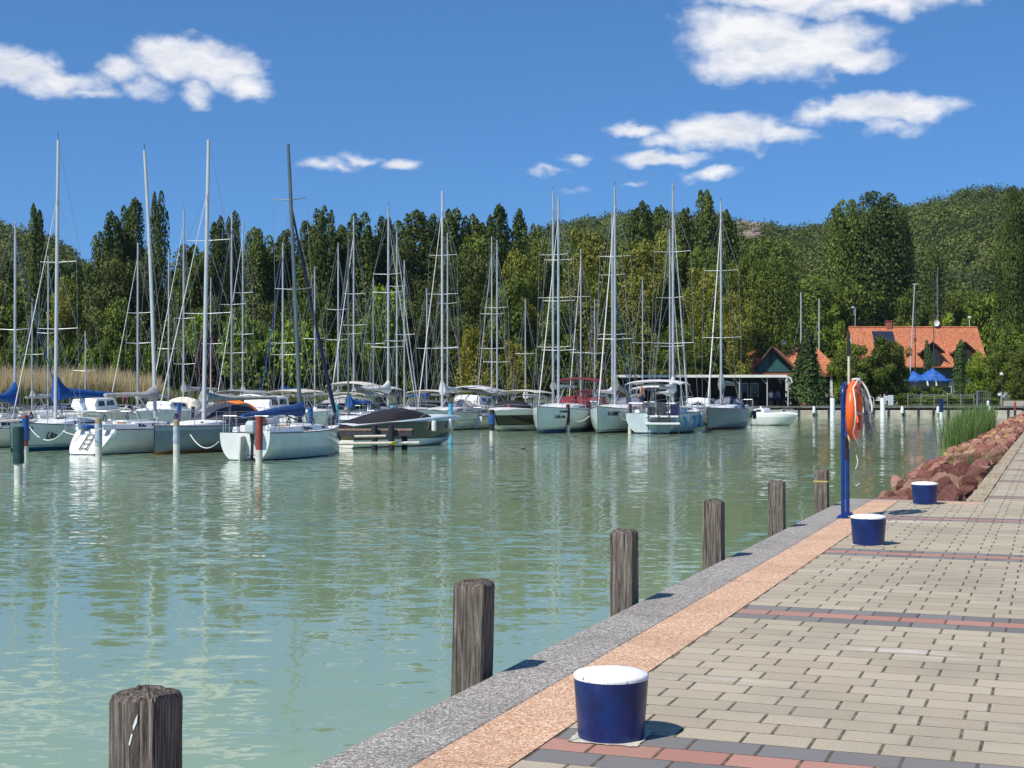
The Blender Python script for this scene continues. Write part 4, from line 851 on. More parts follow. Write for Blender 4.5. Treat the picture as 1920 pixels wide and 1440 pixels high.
# ---- motor boats
def motorboat(label, px, Z, a, L, B, F0, F1, hull, canopy=None, ch=.75, screen=True, fenders=(), house=None, band=None, arch=False, bimini=None, cvx=(.02, .66), outboard=False, tower=False):
    ar = math.radians(a); rz = ar+TH; base = at(px, Z, WZ)-Vector((math.cos(rz), math.sin(rz), 0))*(.5*L)
    e = empty('motor_boat', (base.x, base.y, WZ), rz, label, 'motor boat', 'motor boats moored in the marina')
    def half(t): return B/2*(.86+.14*math.sin(pi/2*min(1, t/.4))) if t < .5 else max(.03, B/2*max(0, 1-((t-.5)/.5)**2.6)**.75)
    def sheer(t): return F0+(F1-F0)*max(0, t)**.9-.18*max(0, (t-.82)/.18)**1.6
    rings = []; N = 20
    for i in range(N+1):
        t = i/N; b = half(t); zs = sheer(t); zc = .04+.42*max(0, (t-.55)/.45)**1.8; zk = -.35+(.55)*max(0, (t-.72)/.28)**1.6; bc = b*(.90-.34*max(0, (t-.5)/.5)**1.2); rk = .95*max(0, (t-.6)/.4)**1.8
        prof = [(0, zk), (bc*.55, zk+(zc-zk)*.6), (bc, zc), (bc*1.02+.01, zc+.05), (b*.97, zc+(zs-zc)*.5), (b, zs-.06), (b*1.0, zs), (b*.93, zs+.05)]
        xx = lambda z: L*t*.90+rk*.1*L*(z-zk)/(zs-zk+.01)
        rings.append([(xx(z), -y, z) for y, z in reversed(prof[1:])]+[(xx(z), y, z) for y, z in prof])
    m = MB(); m.loft(rings); m.add(rings[0], [tuple(range(len(rings[0])))]); m.build('hull', hull, e, smooth=True, angle=28)
    m = MB(); m.loft([[(r[0][0], r[0][1]*q, r[0][2]+.06*(1-q*q)) for q in (1, .5, 0, -.5, -1)] for r in rings]); m.build('deck', m_gel, e, smooth=True)
    def dz(t): return sheer(t)+.05
    if canopy is not None:
        m = MB(); A = []; x0, x1 = cvx; N2 = 10
        for k in range(N2+1):
            q = k/N2; t = x0+(x1-x0)*q; w = half(min(1, t/.9))*.93; hh = ch*(.12+.88*((q/.66)**1.15 if q < .66 else max(0, 1-((q-.66)/.34)**1.5)))
            A.append([(L*t, w*s1, dz(t)-.12+hh*f_) for s1, f_ in ((-1,0),(-.92,.45),(-.7,.85),(-.25,1.0),(.25,1.0),(.7,.85),(.92,.45),(1,0))])
        m.sheet(A, .02); m.build('canopy', canopy, e, smooth=True, angle=30)
    if screen:
        t = .52; w = half(t)*.8; m = MB(); z = dz(t)
        m.loft([[(L*.60, s1*w*.55, z), (L*.53, s1*w*.50, z+.48)] for s1 in (-1, -.3, .3, 1)] and [[(L*.42, -w, z-.02), (L*.55, -w*.8, z-.02), (L*.61, 0, z-.02), (L*.55, w*.8, z-.02), (L*.42, w, z-.02)], [(L*.38, -w*.9, z+.42), (L*.49, -w*.72, z+.45), (L*.54, 0, z+.46), (L*.49, w*.72, z+.45), (L*.38, w*.9, z+.42)]])
        ws = m.build('windscreen', m_glass, e, smooth=True)
        m = MB(); m.tube([(L*.38, -w*.9, z+.42), (L*.49, -w*.72, z+.45), (L*.54, 0, z+.46), (L*.49, w*.72, z+.45), (L*.38, w*.9, z+.42)], .018, 5); m.build('screen_frame', m_inox, ws)
    if house:
        x0, x1, h = house; m = MB(); A = []
        for q in (0, .08, .5, .9, 1):
            t = x0+(x1-x0)*q; w = half(t)*.72; hh = h*(1 if 0 < q < .95 else .6); A.append([(L*t, -w, dz(t)-.05), (L*t, -w*.9, dz(t)+hh*.9), (L*t, 0, dz(t)+hh), (L*t, w*.9, dz(t)+hh*.9), (L*t, w, dz(t)-.05)])
        m.loft(A, cap=True); ho = m.build('cabin', m_gel, e, smooth=True, angle=30)
        for sgn in (-1, 1):
            for qa, qb in ((.12, .42), (.5, .85)):
                m = MB(); pts = []
                for q, f_ in ((qa, .35), (qb, .35), (qb-.04, .75), (qa+.03, .75)):
                    t = x0+(x1-x0)*q; w = half(t)*.72*(1-.1*f_/.9); pts.append((L*t, sgn*(w+.008), dz(t)+h*f_))
                m.add(pts, [(0,1,2,3)]); m.build('window', m_glass, ho)
    if arch:
        m = MB(); w = half(.2)*.95; z = dz(.2)
        for xo in (0, .35): m.tube([(L*.2-.35-xo, -w, z), (L*.2-xo, -w*.9, z+.85), (L*.2-xo, 0, z+1.0), (L*.2-xo, w*.9, z+.85), (L*.2-.35-xo, w, z)], .035, 7)
        m.build('radar_arch', m_gel, e, smooth=True)
    if bimini is not None:
        m = MB(); w = half(.2)*.95; z = dz(.2)+1.1; m.sheet([[(L*x, w*math.cos(u), z+.18*math.sin(u)+.08*math.sin(pi*(x-.05)/.5)) for u in [pi*j/8 for j in range(9)]] for x in (.03,.18,.33,.48)], .03); bi = m.build('bimini', bimini, e, smooth=True, angle=50)
        m = MB()
        for sgn in (-1, 1):
            for x in (.05, .25, .46): m.tube([(L*.26, sgn*w, z-1.1), (L*x, sgn*w, z)], .014, 5)
        m.tube([(L*.26, -w, z), (L*.26, w, z)], .014, 5)
        m.build('bimini_frame', m_inox, bi)
    for (t, sgn, fm, l_) in fenders:
        m = MB(); y = sgn*(half(t)+.10); zz = sheer(t)-.12
        m.tube([(L*t*.92, y, zz+.02), (L*t*.92, y, zz-.03), (L*t*.92, y, zz-l_), (L*t*.92, y, zz-l_-.05)], [.03, .11, .11, .03], 10); m.tube([(L*t*.92, sgn*half(t)*.9, sheer(t)+.06), (L*t*.92, y, zz)], .008, 4); m.build('fender', fm, e, smooth=True)
    m = MB(); pts = []
    for sgn in (-1,): 
        pts = [(L*.55*.92+.0, -half(.55)*.88, dz(.55)), (L*.6*.95, -half(.6)*.88, dz(.6)+.22), (L*.85, -half(.9)*.8, dz(.85)+.26), (L*.97, 0, dz(1)+.24), (L*.85, half(.9)*.8, dz(.85)+.26), (L*.6*.95, half(.6)*.88, dz(.6)+.22), (L*.55*.92, half(.55)*.88, dz(.55))]
        m.tube(pts, .015, 5)
    m.build('bow_rail', m_inox, e, smooth=True)
    if outboard:
        m = MB(); z = F0; m.loft([[(-.35-.18*s1, -.16*s1, q), (-.35+.18*s1, -.16*s1, q), (-.35+.18*s1, .16*s1, q), (-.35-.18*s1, .16*s1, q)] for s1, q in ((.7, z-.05), (1, z+.05), (1, z+.4), (.6, z+.5))], closed=True, cap=True); m.tube([(-.35,0,z), (-.33,0,z-.95)], [.08,.05], 8); m.box(-.35,.0,-.1,.1,z-.25,z-.1); m.build('outboard_motor', m_dgc, e, bevel=.02)
    return e
motorboat('olive grey speedboat under a black canopy with two white fenders at its bow', 752, 66, 46, 7.4, 2.6, .92, 1.38, hull_mat((.075,.075,.05), 'white', .34, (.42,.50,.56), (1.12,3), top=(.42,.50,.56), tz=1.12), canopy=m_blackc, ch=.66, cvx=(-.04,.70), screen=False, fenders=[(.66,-1,m_fend,.42),(.86,-1,m_fend,.42)], outboard=True)
motorboat('black and white motor boat with dark canopy between two mooring poles', 967, 93, 249, 7.6, 2.8, 1.15, 1.45, hull_mat((.010,.010,.012), 'white', .36, (.76,.75,.66), (1.02,2.2)), canopy=m_blackc, ch=.7, cvx=(.30,.74), screen=False, arch=True, bimini=m_beigec)
motorboat('white sports cruiser with a big beige canopy hood behind the mooring poles', 578, 97, 70, 7.6, 2.8, 1.2, 1.45, hull_mat((.76,.75,.66), 'teal', .10, (.02,.07,.08), (.15,.6)), canopy=None, ch=1.2, cvx=(.02,.6), arch=True, bimini=m_beigec, outboard=False)
motorboat('white motor cruiser with a cream hard top and side windows in the middle row', 884, 103, 250, 8.2, 3.0, 1.3, 1.6, hull_mat((.78,.77,.72), 'black', .10, (.25,.05,.05), (1.05,1.12)), house=(.30,.62,.75), bimini=m_whitec, screen=True)
motorboat('small white cabin boat at the right end of the marina with a boxy windscreen', 1447, 108, 325, 4.2, 1.9, .72, .95, hull_mat((.62,.64,.62), 'grey', .03, (.80,.80,.78), (.62,.95)), house=(.10,.42,.42), screen=False, outboard=True)
motorboat('white motor boat with wrapped cover beside the breakwater on the left', 150, 98, 68, 6.4, 2.5, 1.0, 1.3, hull_mat((.76,.77,.74), 'navy', .08), canopy=m_whitec, ch=.5, cvx=(.1,.6), screen=False)
motorboat('white motor boat with blue stripe just behind the grey hull', 215, 96, 252, 6.4, 2.4, .95, 1.2, hull_mat((.77,.78,.74), 'navy', .08, (.03,.06,.2), (.5,.58)), house=(.2,.5,.5), screen=True)
motorboat('beige hulled motor boat low in the water left of the turquoise poles', 690, 90, 72, 6.8, 2.6, 1.05, 1.35, hull_mat((.70,.70,.66), 'black', .08), bimini=m_beigec, arch=True)
motorboat('white motor boat with burgundy hood behind the yachts', 1105, 103, 250, 7.2, 2.7, 1.2, 1.5, hull_mat((.78,.78,.74), 'navy', .08), canopy=m_burg, ch=.9, cvx=(.1,.55), bimini=m_burg, screen=True)
motorboat('white motor boat behind the pale blue boat under pavilion shade', 1310, 108, 250, 7.0, 2.7, 1.15, 1.45, hull_mat((.75,.76,.72), 'navy', .08), house=(.25,.55,.7), screen=True)

motorboat('white motor boat with navy awning moored left of the bright transom boat', 128, 92, 250, 6.6, 2.5, 1.05, 1.3, hull_mat((.70,.71,.67), 'navy', .08), canopy=m_navyc, ch=.7, cvx=(.05,.5), bimini=m_beigec, screen=True)
motorboat('cream cabin cruiser with dark windows behind the bare pole on the left', 186, 93, 72, 7.0, 2.7, 1.15, 1.4, hull_mat((.66,.62,.50), 'black', .08), house=(.25,.6,.8), screen=False)
motorboat('white motor boat with beige hood behind the dark grey hull', 322, 90, 250, 7.4, 2.8, 1.15, 1.45, hull_mat((.70,.72,.69), 'teal', .08), canopy=m_beigec, ch=1.0, cvx=(.02,.45), house=(.45,.7,.5), screen=False)
motorboat('white motor boat with folded navy hood behind the orange edged sprayhood', 432, 91, 252, 7.0, 2.7, 1.15, 1.4, hull_mat((.70,.72,.69), 'navy', .08, (.02,.04,.15), (.7,.8)), canopy=m_navyc, ch=.9, cvx=(.05,.45), bimini=m_greyc, screen=True)
motorboat('white motor cruiser with black side windows behind the red mooring pole', 505, 92, 70, 7.6, 2.8, 1.2, 1.45, hull_mat((.68,.68,.62), 'black', .08), house=(.28,.62,.85), arch=True, screen=False)
motorboat('white motor boat with pale grey hood between the turquoise poles', 618, 89, 251, 6.8, 2.6, 1.1, 1.4, hull_mat((.70,.72,.69), 'navy', .08), canopy=m_greyc, ch=.95, cvx=(.04,.5), arch=True, screen=True)
motorboat('white motor boat with wine red cushions right behind the black canopy', 792, 95, 252, 7.2, 2.7, 1.15, 1.45, hull_mat((.70,.72,.69), 'navy', .08), canopy=m_whitec, ch=.8, cvx=(.04,.4), bimini=m_beigec, screen=True)
# stern platform of the pale blue boat: cluttered with gear
def gear(px, Z, lab, n, cols, w=2.0, zb=.9, seed=1):
    r = random.Random(seed)
gx = at(1243, 84.2, WZ); ge = empty('stern_platform', (gx.x, gx.y, WZ), TH+.0, 'white stern platform with navy locker and dark stacked gear behind the pale blue boat', 'platform')
m = MB(); m.box(-.95, .95, -.4, 1.3, .55, .68); m.box(-.9, .9, -.3, 1.2, .98, 1.08); m.build('shelf', m_gel, ge, bevel=.03)
m = MB(); 
for x in (-.9, -.3, .3, .9): m.tube([(x, -.35, -.2), (x, -.35, 1.9)], .03, 6)
m.build('support', m_dgc, ge)
m = MB(); m.box(.45, .88, -.25, .3, 1.1, 1.72); m.build('locker', m_navyc, ge, bevel=.04)
m = MB(); m.box(-.9, -.45, -.2, .3, 1.1, 1.6); m.box(-.35, .2, .0, .4, 1.1, 1.85); m.box(-.8, .3, -.33, .2, .7, .86); m.build('crate', m_dgc, ge, bevel=.04)

# ---------------------------------------------------------------- mooring poles
def pole(px, wy, ty, r, bands, label, wrap=None, lean=0.):
    r *= .8
    Z = FPX*(EYE-WZ)/(wy-HZ); p = at(px, Z, WZ); h = EYE-(ty-HZ)*Z/FPX-WZ
    e = empty('mooring_pole', (p.x, p.y, WZ), 0, label, 'mooring pole', 'painted mooring poles in the marina')
    y0 = 0
    for (f0, f1, mt, k, nm) in bands:
        m = MB(); z0, z1 = h*f0, h*f1
        if f0 == 0: z0 = -1.2
        N = 6; m.M = Matrix.Translation((lean*0, 0, 0)); rr = random.Random(int(px)+int(f0*100))
        m.tube([(lean*(z0+(z1-z0)*q/N), 0, z0+(z1-z0)*q/N) for q in range(N+1)], [r*k*(1+rr.uniform(-.03, .03)*(1 if k == 1 else 2.0)) for _ in range(N+1)], 14)
        m.build(nm, mt, e, smooth=True, angle=60)
    return e
m_pw = paint('weathered_white_pile', (.60,.58,.50), .8, .15, 4, dirt=(.33,.30,.24)); m_pr = paint('rusty_red_paint', (.26,.045,.035), .7, .25, 4); m_pb = paint('blue_sleeve', (.012,.07,.26), .5, .25, 3); m_ptq = paint('turquoise_sleeve', (.07,.36,.50), .5, .2, 4)
m_pg = paint('dark_green_tarp', (.012,.045,.045), .6, .3, 3, bump=.8, bscale=5); m_pbg = paint('blue_grey_sleeve', (.35,.40,.46), .6, .15, 4); m_pt = paint('tan_pile_head', (.40,.28,.16), .85, .25, 6); m_pk = paint('black_rubber_sleeve', (.018,.018,.024), .6, .3, 4); m_pdr = paint('dark_red_rubber', (.09,.018,.02), .6, .25, 4)
pole(35, 908, 800, .135, [(0,.40,m_pw,1,'pile'),(.36,1,m_pg,1.35,'tarp_wrap')], 'white mooring pole wrapped in a dark green tarp, nearest on the left')
pole(48, 858, 779, .135, [(0,.27,m_pw,1,'pile'),(.27,.42,m_pr,1.0,'red_band'),(.42,.94,m_pb,1.22,'sleeve'),(.94,1,m_pr,1,'head')], 'mooring pole with thick blue sleeve and red head behind the green wrapped one')
pole(185, 862, 785, .15, [(0,.35,m_pw,1,'pile'),(.35,.88,m_pbg,1.12,'sleeve'),(.88,1,m_pt,1,'head')], 'mooring pole with pale blue grey sleeve in front of the bright transom')
pole(331, 865, 787, .14, [(0,.42,m_pw,1,'pile'),(.42,.84,m_pbg,1.05,'sleeve'),(.84,1,m_pt,.95,'head')], 'mooring pole with faded white sleeve in front of the dark grey hull')
pole(486, 867, 780, .15, [(0,.27,m_pw,1,'pile'),(.27,1,m_pr,1.05,'sleeve')], 'dark red mooring pole beside the boat with the outboard motor')
pole(922, 822, 768, .15, [(0,.28,m_pw,1,'pile'),(.28,.5,m_pk,1.2,'rubber_sleeve'),(.5,.84,m_pb,1.3,'sleeve'),(.84,1,m_pk,1.1,'head')], 'mooring pole with torn blue wrap left of the black motor boat')
pole(955, 808, 758, .145, [(0,.25,m_pw,1,'pile'),(.25,.34,m_pr,1,'red_band'),(.34,.9,m_pb,1.3,'sleeve'),(.9,1,m_pr,1,'head')], 'mooring pole with bulging blue wrap in front of the black motor boat')
pole(1065, 811, 758, .14, [(0,.26,m_pw,1,'pile'),(.26,.36,m_pr,1,'red_band'),(.36,.8,m_pk,1.12,'sleeve'),(.8,1,m_pdr,1.05,'head')], 'mooring pole with black tape and red bands before the blue waterline yacht')
pole(1181, 812, 758, .14, [(0,.25,m_pw,1,'pile'),(.25,.38,m_pr,1,'red_band'),(.38,.84,m_pk,1.12,'sleeve'),(.84,1,m_pdr,1.05,'head')], 'mooring pole with black tape and red bands before the grey green yacht')
pole(1260, 805, 778, .13, [(0,.3,m_pw,1,'pile'),(.3,1,m_pb,1.1,'sleeve')], 'short blue mooring pole under the pale blue boat stern')
pole(1351, 791, 757, .15, [(0,.25,m_pw,1,'pile'),(.25,1,m_ptq,1.15,'sleeve')], 'light blue mooring pole before the grey hull with red waterline')
pole(1375, 787, 752, .11, [(0,.3,m_pw,1,'pile'),(.3,1,m_pdr,1,'sleeve')], 'thin brown mooring pole right of the light blue one')
pole(336, 815, 755, .14, [(0,.35,m_pw,1,'pile'),(.35,1,m_pb,1.1,'sleeve')], 'blue mooring pole behind the grey hull')
pole(362, 812, 762, .14, [(0,1,m_pk,1,'pile')], 'dark mooring pole behind the grey hull beside the blue one')
pole(631, 818, 758, .15, [(0,.3,m_pw,1,'pile'),(.3,1,m_ptq,1.15,'sleeve')], 'turquoise mooring pole behind the navy furled jib')
pole(582, 818, 763, .16, [(0,.3,m_pk,1,'pile'),(.3,1,m_pb,1.15,'sleeve')], 'blue mooring pole behind the small boat with outboard')
pole(735, 806, 760, .14, [(0,.3,m_pw,1,'pile'),(.3,1,m_ptq,1.15,'sleeve')], 'turquoise mooring pole just above the black canopy')
pole(845, 816, 757, .15, [(0,.35,m_ptq,1,'pile'),(.35,1,m_ptq,1.15,'sleeve')], 'turquoise mooring pole right of the black canopy speedboat')
pole(240, 800, 758, .14, [(0,.3,m_pw,1,'pile'),(.3,1,m_pb,1.15,'sleeve')], 'blue mooring pole behind the bright transom boat')
pole(1561, 782.5, 746, .30, [(0,1,m_white,1,'pile')], 'thick white pile before the far quay left of the lifebuoy')
pole(1655, 782.5, 746, .30, [(0,1,m_white,1,'pile')], 'thick white pile before the far quay right of the lifebuoy')
pole(1765, 783, 748, .24, [(0,.3,m_white,1,'pile'),(.3,1,m_pbg if False else m_navy,1.05,'sleeve')], 'pile with dark blue sleeve before the far quay')
# ---------------------------------------------------------------- jetty with black piles
jz = 2.4*FPX/(818-HZ)
jp = at(690, 61.0, WZ); je = empty('jetty', (jp.x, jp.y, WZ), TH, 'low wooden jetty on black piles beside the black canopy speedboat', 'jetty')
m = MB(); x = -4.6
while x < 1.9: m.box(x, x+.14, -.6, .6, .82, .88); x += .155
m.build('planking', paint('jetty_planks', (.30,.19,.13), .85, .3, 5), je)
m = MB(); m.box(-4.6, 1.9, -.62, -.50, .60, .80); m.box(-4.6, 1.9, .50, .62, .60, .80); m.box(-4.6,1.9,-.50,.50,.64,.74); m.build('beam', m_dgc, je)
for x, y in ((-4.2,-.68),(-1.6,-.68),(.35,-.70),(1.05,-.70),(-3,.66),(1.5,.66)):
    m = MB(); m.tube([(x, y, -1.2), (x, y, 1.05 if y < 0 else .8)], .13, 10); m.build('pile', m_pk, je, smooth=True, angle=60)
fl = empty('jetty_float', (*at(705, 59.6, WZ).xy, WZ), TH, 'pale floating beam with a yellow mark in front of the jetty piles', 'float')
m = MB(); m.tube([(-1.9, 0, .30), (1.8, 0, .34)], .065, 8); m.tube([(-.9, .1, .60), (.4, .1, .62)], .05, 8); m.build('beam', m_beigec, fl, smooth=True)
m = MB(); m.tube([(.62, 0, .323), (.85, 0, .327)], .07, 8); m.build('yellow_mark', m_yelf, fl)
# long breakwater pontoon at the left behind the boats
bp = at(150, 107.5, WZ); be = empty('pontoon', (bp.x, bp.y, WZ), TH, 'long dark pontoon in front of the golden reeds on the left', 'pontoon')
m = MB(); m.box(-14, 46, -.9, .9, .05, .75); m.build('deck', paint('pontoon_deck', (.16,.15,.14), .85, .3, 2), be, bevel=.03)
m = MB(); x = -13
while x < 45: m = MB(); m.tube([(x, 1.0, -1), (x, 1.0, 1.6)], .1, 8); m.build('pile', m_pk, be, smooth=True); x += 4.4
# mooring lines
def sag_line(p0, p1, sag, r, label):
    p0, p1 = Vector(p0), Vector(p1); o = MB(); o.tube([p0.lerp(p1, k/12)-Vector((0,0,sag*4*(k/12)*(1-k/12))) for k in range(13)], r, 5)
    ob = o.build('mooring_line', m_rope, None, smooth=True); return tag(ob, label, 'rope', 'mooring lines between boats and poles')
def wp(px, py, Z): return at(px, Z, zat(py, Z))
sag_line(wp(357, 815, 53.5), wp(410, 828, 51), .35, .018, 'white mooring line sagging across the dark grey hull')
sag_line(wp(55, 800, 54.5), wp(122, 806, 53), .45, .018, 'mooring line sagging before the teal striped hull')
sag_line(wp(190, 803, 51), wp(118, 808, 53), .2, .016, 'mooring line from the pale blue grey pole to the bright transom')
sag_line(wp(1160, 775, 86), wp(1181, 786, 86.5), .2, .022, 'mooring line from the grey green yacht to the red banded pole')
sag_line(wp(1065, 782, 87.5), wp(1105, 780, 88.5), .3, .02, 'mooring line from the blue waterline yacht to its pole')
sag_line(wp(1325, 780, 92), wp(1351, 778, 120), .3, .02, 'mooring line at the bow of the grey hull')
# ---------------------------------------------------------------- man on the pale grey green yacht
def person(loc, rz, h, label, bare=True, arms='down', seated=False, shirt=None, trousers=None, hair=(.03,.02,.015)):
    e = empty('person', loc, rz, label, 'person'); 
    me = bpy.data.meshes.new('body'); s = h/1.78
    J = {'pelvis':(0,0,.95),'belly':(0,.0,1.1),'chest':(.0,0,1.34),'neck':(.01,0,1.50),'head':(.02,0,1.60),'crown':(.02,0,1.72),
         'hipL':(0,.10,.92),'kneeL':(.03,.11,.50),'ankleL':(-.01,.12,.09),'toeL':(.16,.13,.04),'hipR':(0,-.10,.92),'kneeR':(.03,-.11,.50),'ankleR':(-.01,-.12,.09),'toeR':(.16,-.13,.04),
         'shL':(0,.19,1.42),'elL':(.0,.26,1.16),'wrL':(.12,.24,.95),'haL':(.17,.23,.88),'shR':(0,-.19,1.42),'elR':(.0,-.26,1.16),'wrR':(.12,-.24,.95),'haR':(.17,-.23,.88)}
    if arms == 'reach': J.update({'elR':(-.1,-.38,1.44),'wrR':(-.12,-.62,1.50),'haR':(-.12,-.70,1.52)})
    if seated: 
        for S, sg in (('L',1),('R',-1)): J.update({'hip'+S:(0,sg*.1,.93),'knee'+S:(.42,sg*.14,.93),'ankle'+S:(.42,sg*.14,.50),'toe'+S:(.58,sg*.15,.46),'wr'+S:(.30,sg*.15,1.02),'ha'+S:(.38,sg*.12,1.0),'el'+S:(.08,sg*.27,1.14)})
    R = {'pelvis':.15,'belly':.135,'chest':.165,'neck':.06,'head':.09,'crown':.075,'hip':.09,'knee':.055,'ankle':.04,'toe':.03,'sh':.07,'el':.042,'wr':.03,'ha':.038}
    E = [('pelvis','belly'),('belly','chest'),('chest','neck'),('neck','head'),('head','crown')]+[(a+S, b+S) for S in 'LR' for a, b in (('hip','knee'),('knee','ankle'),('ankle','toe'),('sh','el'),('el','wr'),('wr','ha'))]+[('pelvis','hipL'),('pelvis','hipR'),('chest','shL'),('chest','shR')]
    # fingers as short chains on each hand
    for S in 'LR':
        hx = Vector(J['ha'+S]); wx = Vector(J['wr'+S]); d = (hx-wx).normalized()
        for k, o_ in enumerate((-.028, -.010, .010, .028)): J[f'f{k}{S}'] = tuple(hx+d*(.085-.01*abs(k-1.5))+Vector((0, o_, -.02))); E.append(('ha'+S, f'f{k}{S}'))
        J[f't{S}'] = tuple(wx+d*.06+Vector((0, .045 if S == 'R' else -.045, .0))); E.append(('wr'+S, f't{S}'))
    keys = list(J); me.from_pydata([tuple(Vector(J[k])*s) for k in keys], [(keys.index(a), keys.index(b)) for a, b in E], [])
    o = bpy.data.objects.new('body', me); COL.objects.link(o)
    md = o.modifiers.new('skin', 'SKIN'); sv = me.skin_vertices[0].data
    for i, k in enumerate(keys):
        r = R.get(k) or R.get(k[:-1]) or .011; r *= s
        sv[i].radius = (r, r*1.0) if k not in ('chest','belly','pelvis') else (r*.75, r*1.15)
        sv[i].use_root = (k == 'pelvis')
    o.modifiers.new('sub', 'SUBSURF').levels = 2; o.modifiers['sub'].render_levels = 2
    dg = bpy.context.evaluated_depsgraph_get(); m2 = bpy.data.meshes.new_from_object(o.evaluated_get(dg)); o.modifiers.clear(); o.data = m2
    m2.materials.clear(); m2.materials.append(m_skin); m2.polygons.foreach_set('use_smooth', [True]*len(m2.polygons)); o.parent = e
    hm_ = paint('dark_hair', hair, .8)
    m = MB(); m.M = Matrix.Translation((.0*s, 0, 1.68*s)); m.lathe([(.001, .10*s), (.05*s, .088*s), (.085*s, .05*s), (.098*s, .0), (.094*s, -.03*s)][::-1], 14); m.build('hair', hm_, e, smooth=True)
    m = MB(); m.tube([(.10*s, 0, 1.635*s), (.125*s, 0, 1.60*s)], [.012*s, .018*s], 6); m.build('nose', m_skin, e, smooth=True)
    m = MB()
    for y in (-.035, .035): m.box(.098*s, .106*s, (y-.012)*s, (y+.012)*s, 1.645*s, 1.655*s)
    m.build('eyes', m_black, e); m = MB(); m.box(.096*s, .104*s, -.025*s, .025*s, 1.56*s, 1.567*s); m.build('mouth', m_pdr, e)
    tr = trousers or m_navyc
    m = MB(); m.M = Matrix.Scale(s, 4)
    m.lathe([(.12,.99),(.165,.96),(.17,.86)], 14)
    for sg in (-1, 1):
        k = J['kneeL' if sg > 0 else 'kneeR']; m.tube([(0, sg*.1, .92), Vector((0, sg*.1, .92)).lerp(Vector(k), .85)], [.115, .085], 10)
    m.build('shorts', tr, e, smooth=True)
    if shirt is not None:
        m = MB(); m.M = Matrix.Scale(s, 4); m.tube([(0,0,.95),(0,0,1.12),(0,0,1.34),(0,0,1.47)], [(.19,.15),(.175,.14),(.21,.16),(.08,.08)], 14)
        for S in 'LR': m.tube([J['sh'+S], Vector(J['sh'+S]).lerp(Vector(J['el'+S]), .7)], [.09, .065], 8)
        m.build('shirt', shirt, e, smooth=True)
    return e
pp = at(1203, 91.0, WZ+1.0); person((pp.x, pp.y, WZ+1.23), TH+pi*.9, 1.78, 'bare chested tanned man standing on a yacht with one arm reaching for the boom', arms='reach')
# ================================================================ LAND
GZ = .18
def ground_mat():
    def bld(t, b):
        p = world_co(t); n = t.noise(p, .12, 5, .6); n2 = t.noise(p, 2.5, 5, .7)
        c = t.mix(t.sm(n, .35, .65), (.055,.085,.02), (.12,.15,.035)); c = t.mix(t.m('MULTIPLY', t.sm(n2, .5, .75), .5), c, (.16,.16,.06)); t.l.new(c, b.inputs['Base Color'])
    return mat('lawn', bld, rough=.95, spec=.15)
m_lawn = ground_mat()
m_forestfloor = paint('forest_floor', (.035,.042,.016), .95, .4, .05)
def P2(px, Z): p = at(px, Z); return (p.x, p.y)
front = [P2(-1500, 117), P2(-300, 117), P2(300, 118), P2(620, 122), P2(1395, 124), P2(1398, 150.0), P2(1950, 150.0)]
front2 = front+[(-.9, P2(1950, 150)[1]+8), (-.9, 175), (200, 175), (900, 1200), (-1300, 1200)]
b_ = MB(); n = len(front2)
b_.add([(x, y, GZ) for x, y in front2], [tuple(range(n))]); b_.add([(x, y, -3) for x, y in front2]+[(x, y, GZ) for x, y in front2], [(i, (i+1) % n, n+(i+1) % n, n+i) for i in range(n)])
tag(b_.build('ground', m_lawn), kind='structure')
b_ = MB(); b_.add([(-1490,-390,-3.2),(1490,-390,-3.2),(1490,1490,-3.2),(-1490,1490,-3.2)], [(0,1,2,3)]); tag(b_.build('lake_bed', paint('lake_bed', (.12,.15,.1), .9)), kind='structure')
# far quay wall
m_stone = paint('pale_quay_stone', (.50,.45,.36), .9, .2, .8, dirt=(.22,.19,.15), bump=.6, bscale=3)
A, B_ = Vector((*P2(1396, 149.6), 0)), Vector((*P2(1952, 149.6), 0)); dq = (B_-A); Lq = dq.length; aq = math.atan2(dq.y, dq.x)
fq = empty('far_quay', (A.x, A.y, WZ), aq, 'pale stone quay wall across the water with white fender posts and dark rail', 'quay wall')
b_ = MB(); b_.box(0, Lq, -.35, .25, -1.5, .62); b_.build('wall', m_stone, fq, bevel=.03)
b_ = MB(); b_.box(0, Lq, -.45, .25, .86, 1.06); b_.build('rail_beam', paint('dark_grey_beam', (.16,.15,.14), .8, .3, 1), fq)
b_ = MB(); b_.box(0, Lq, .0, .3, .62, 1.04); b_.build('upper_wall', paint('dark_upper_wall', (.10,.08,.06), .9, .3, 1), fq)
b_ = MB(); x = .8; k = 0
while x < Lq: b_ = MB(); b_.box(x, x+.12, -.5, -.35, -.5, .86); b_.build('strut', m_pk, fq); x += 1.55
x = 1.6
while x < Lq:
    b_ = MB(); b_.M = Matrix.Translation((x, -.55, 0)); b_.lathe([(.02,.28),(.15,.34),(.17,.62),(.12,.98),(.05,1.04)], 10); b_.build('fender', m_fend, fq, smooth=True); x += 4.3+1.2*math.sin(x)
b_ = MB(); b_.box(10.7, 13.0, -.6, -.36, .0, 1.08); b_.build('dark_gate', m_pk, fq)

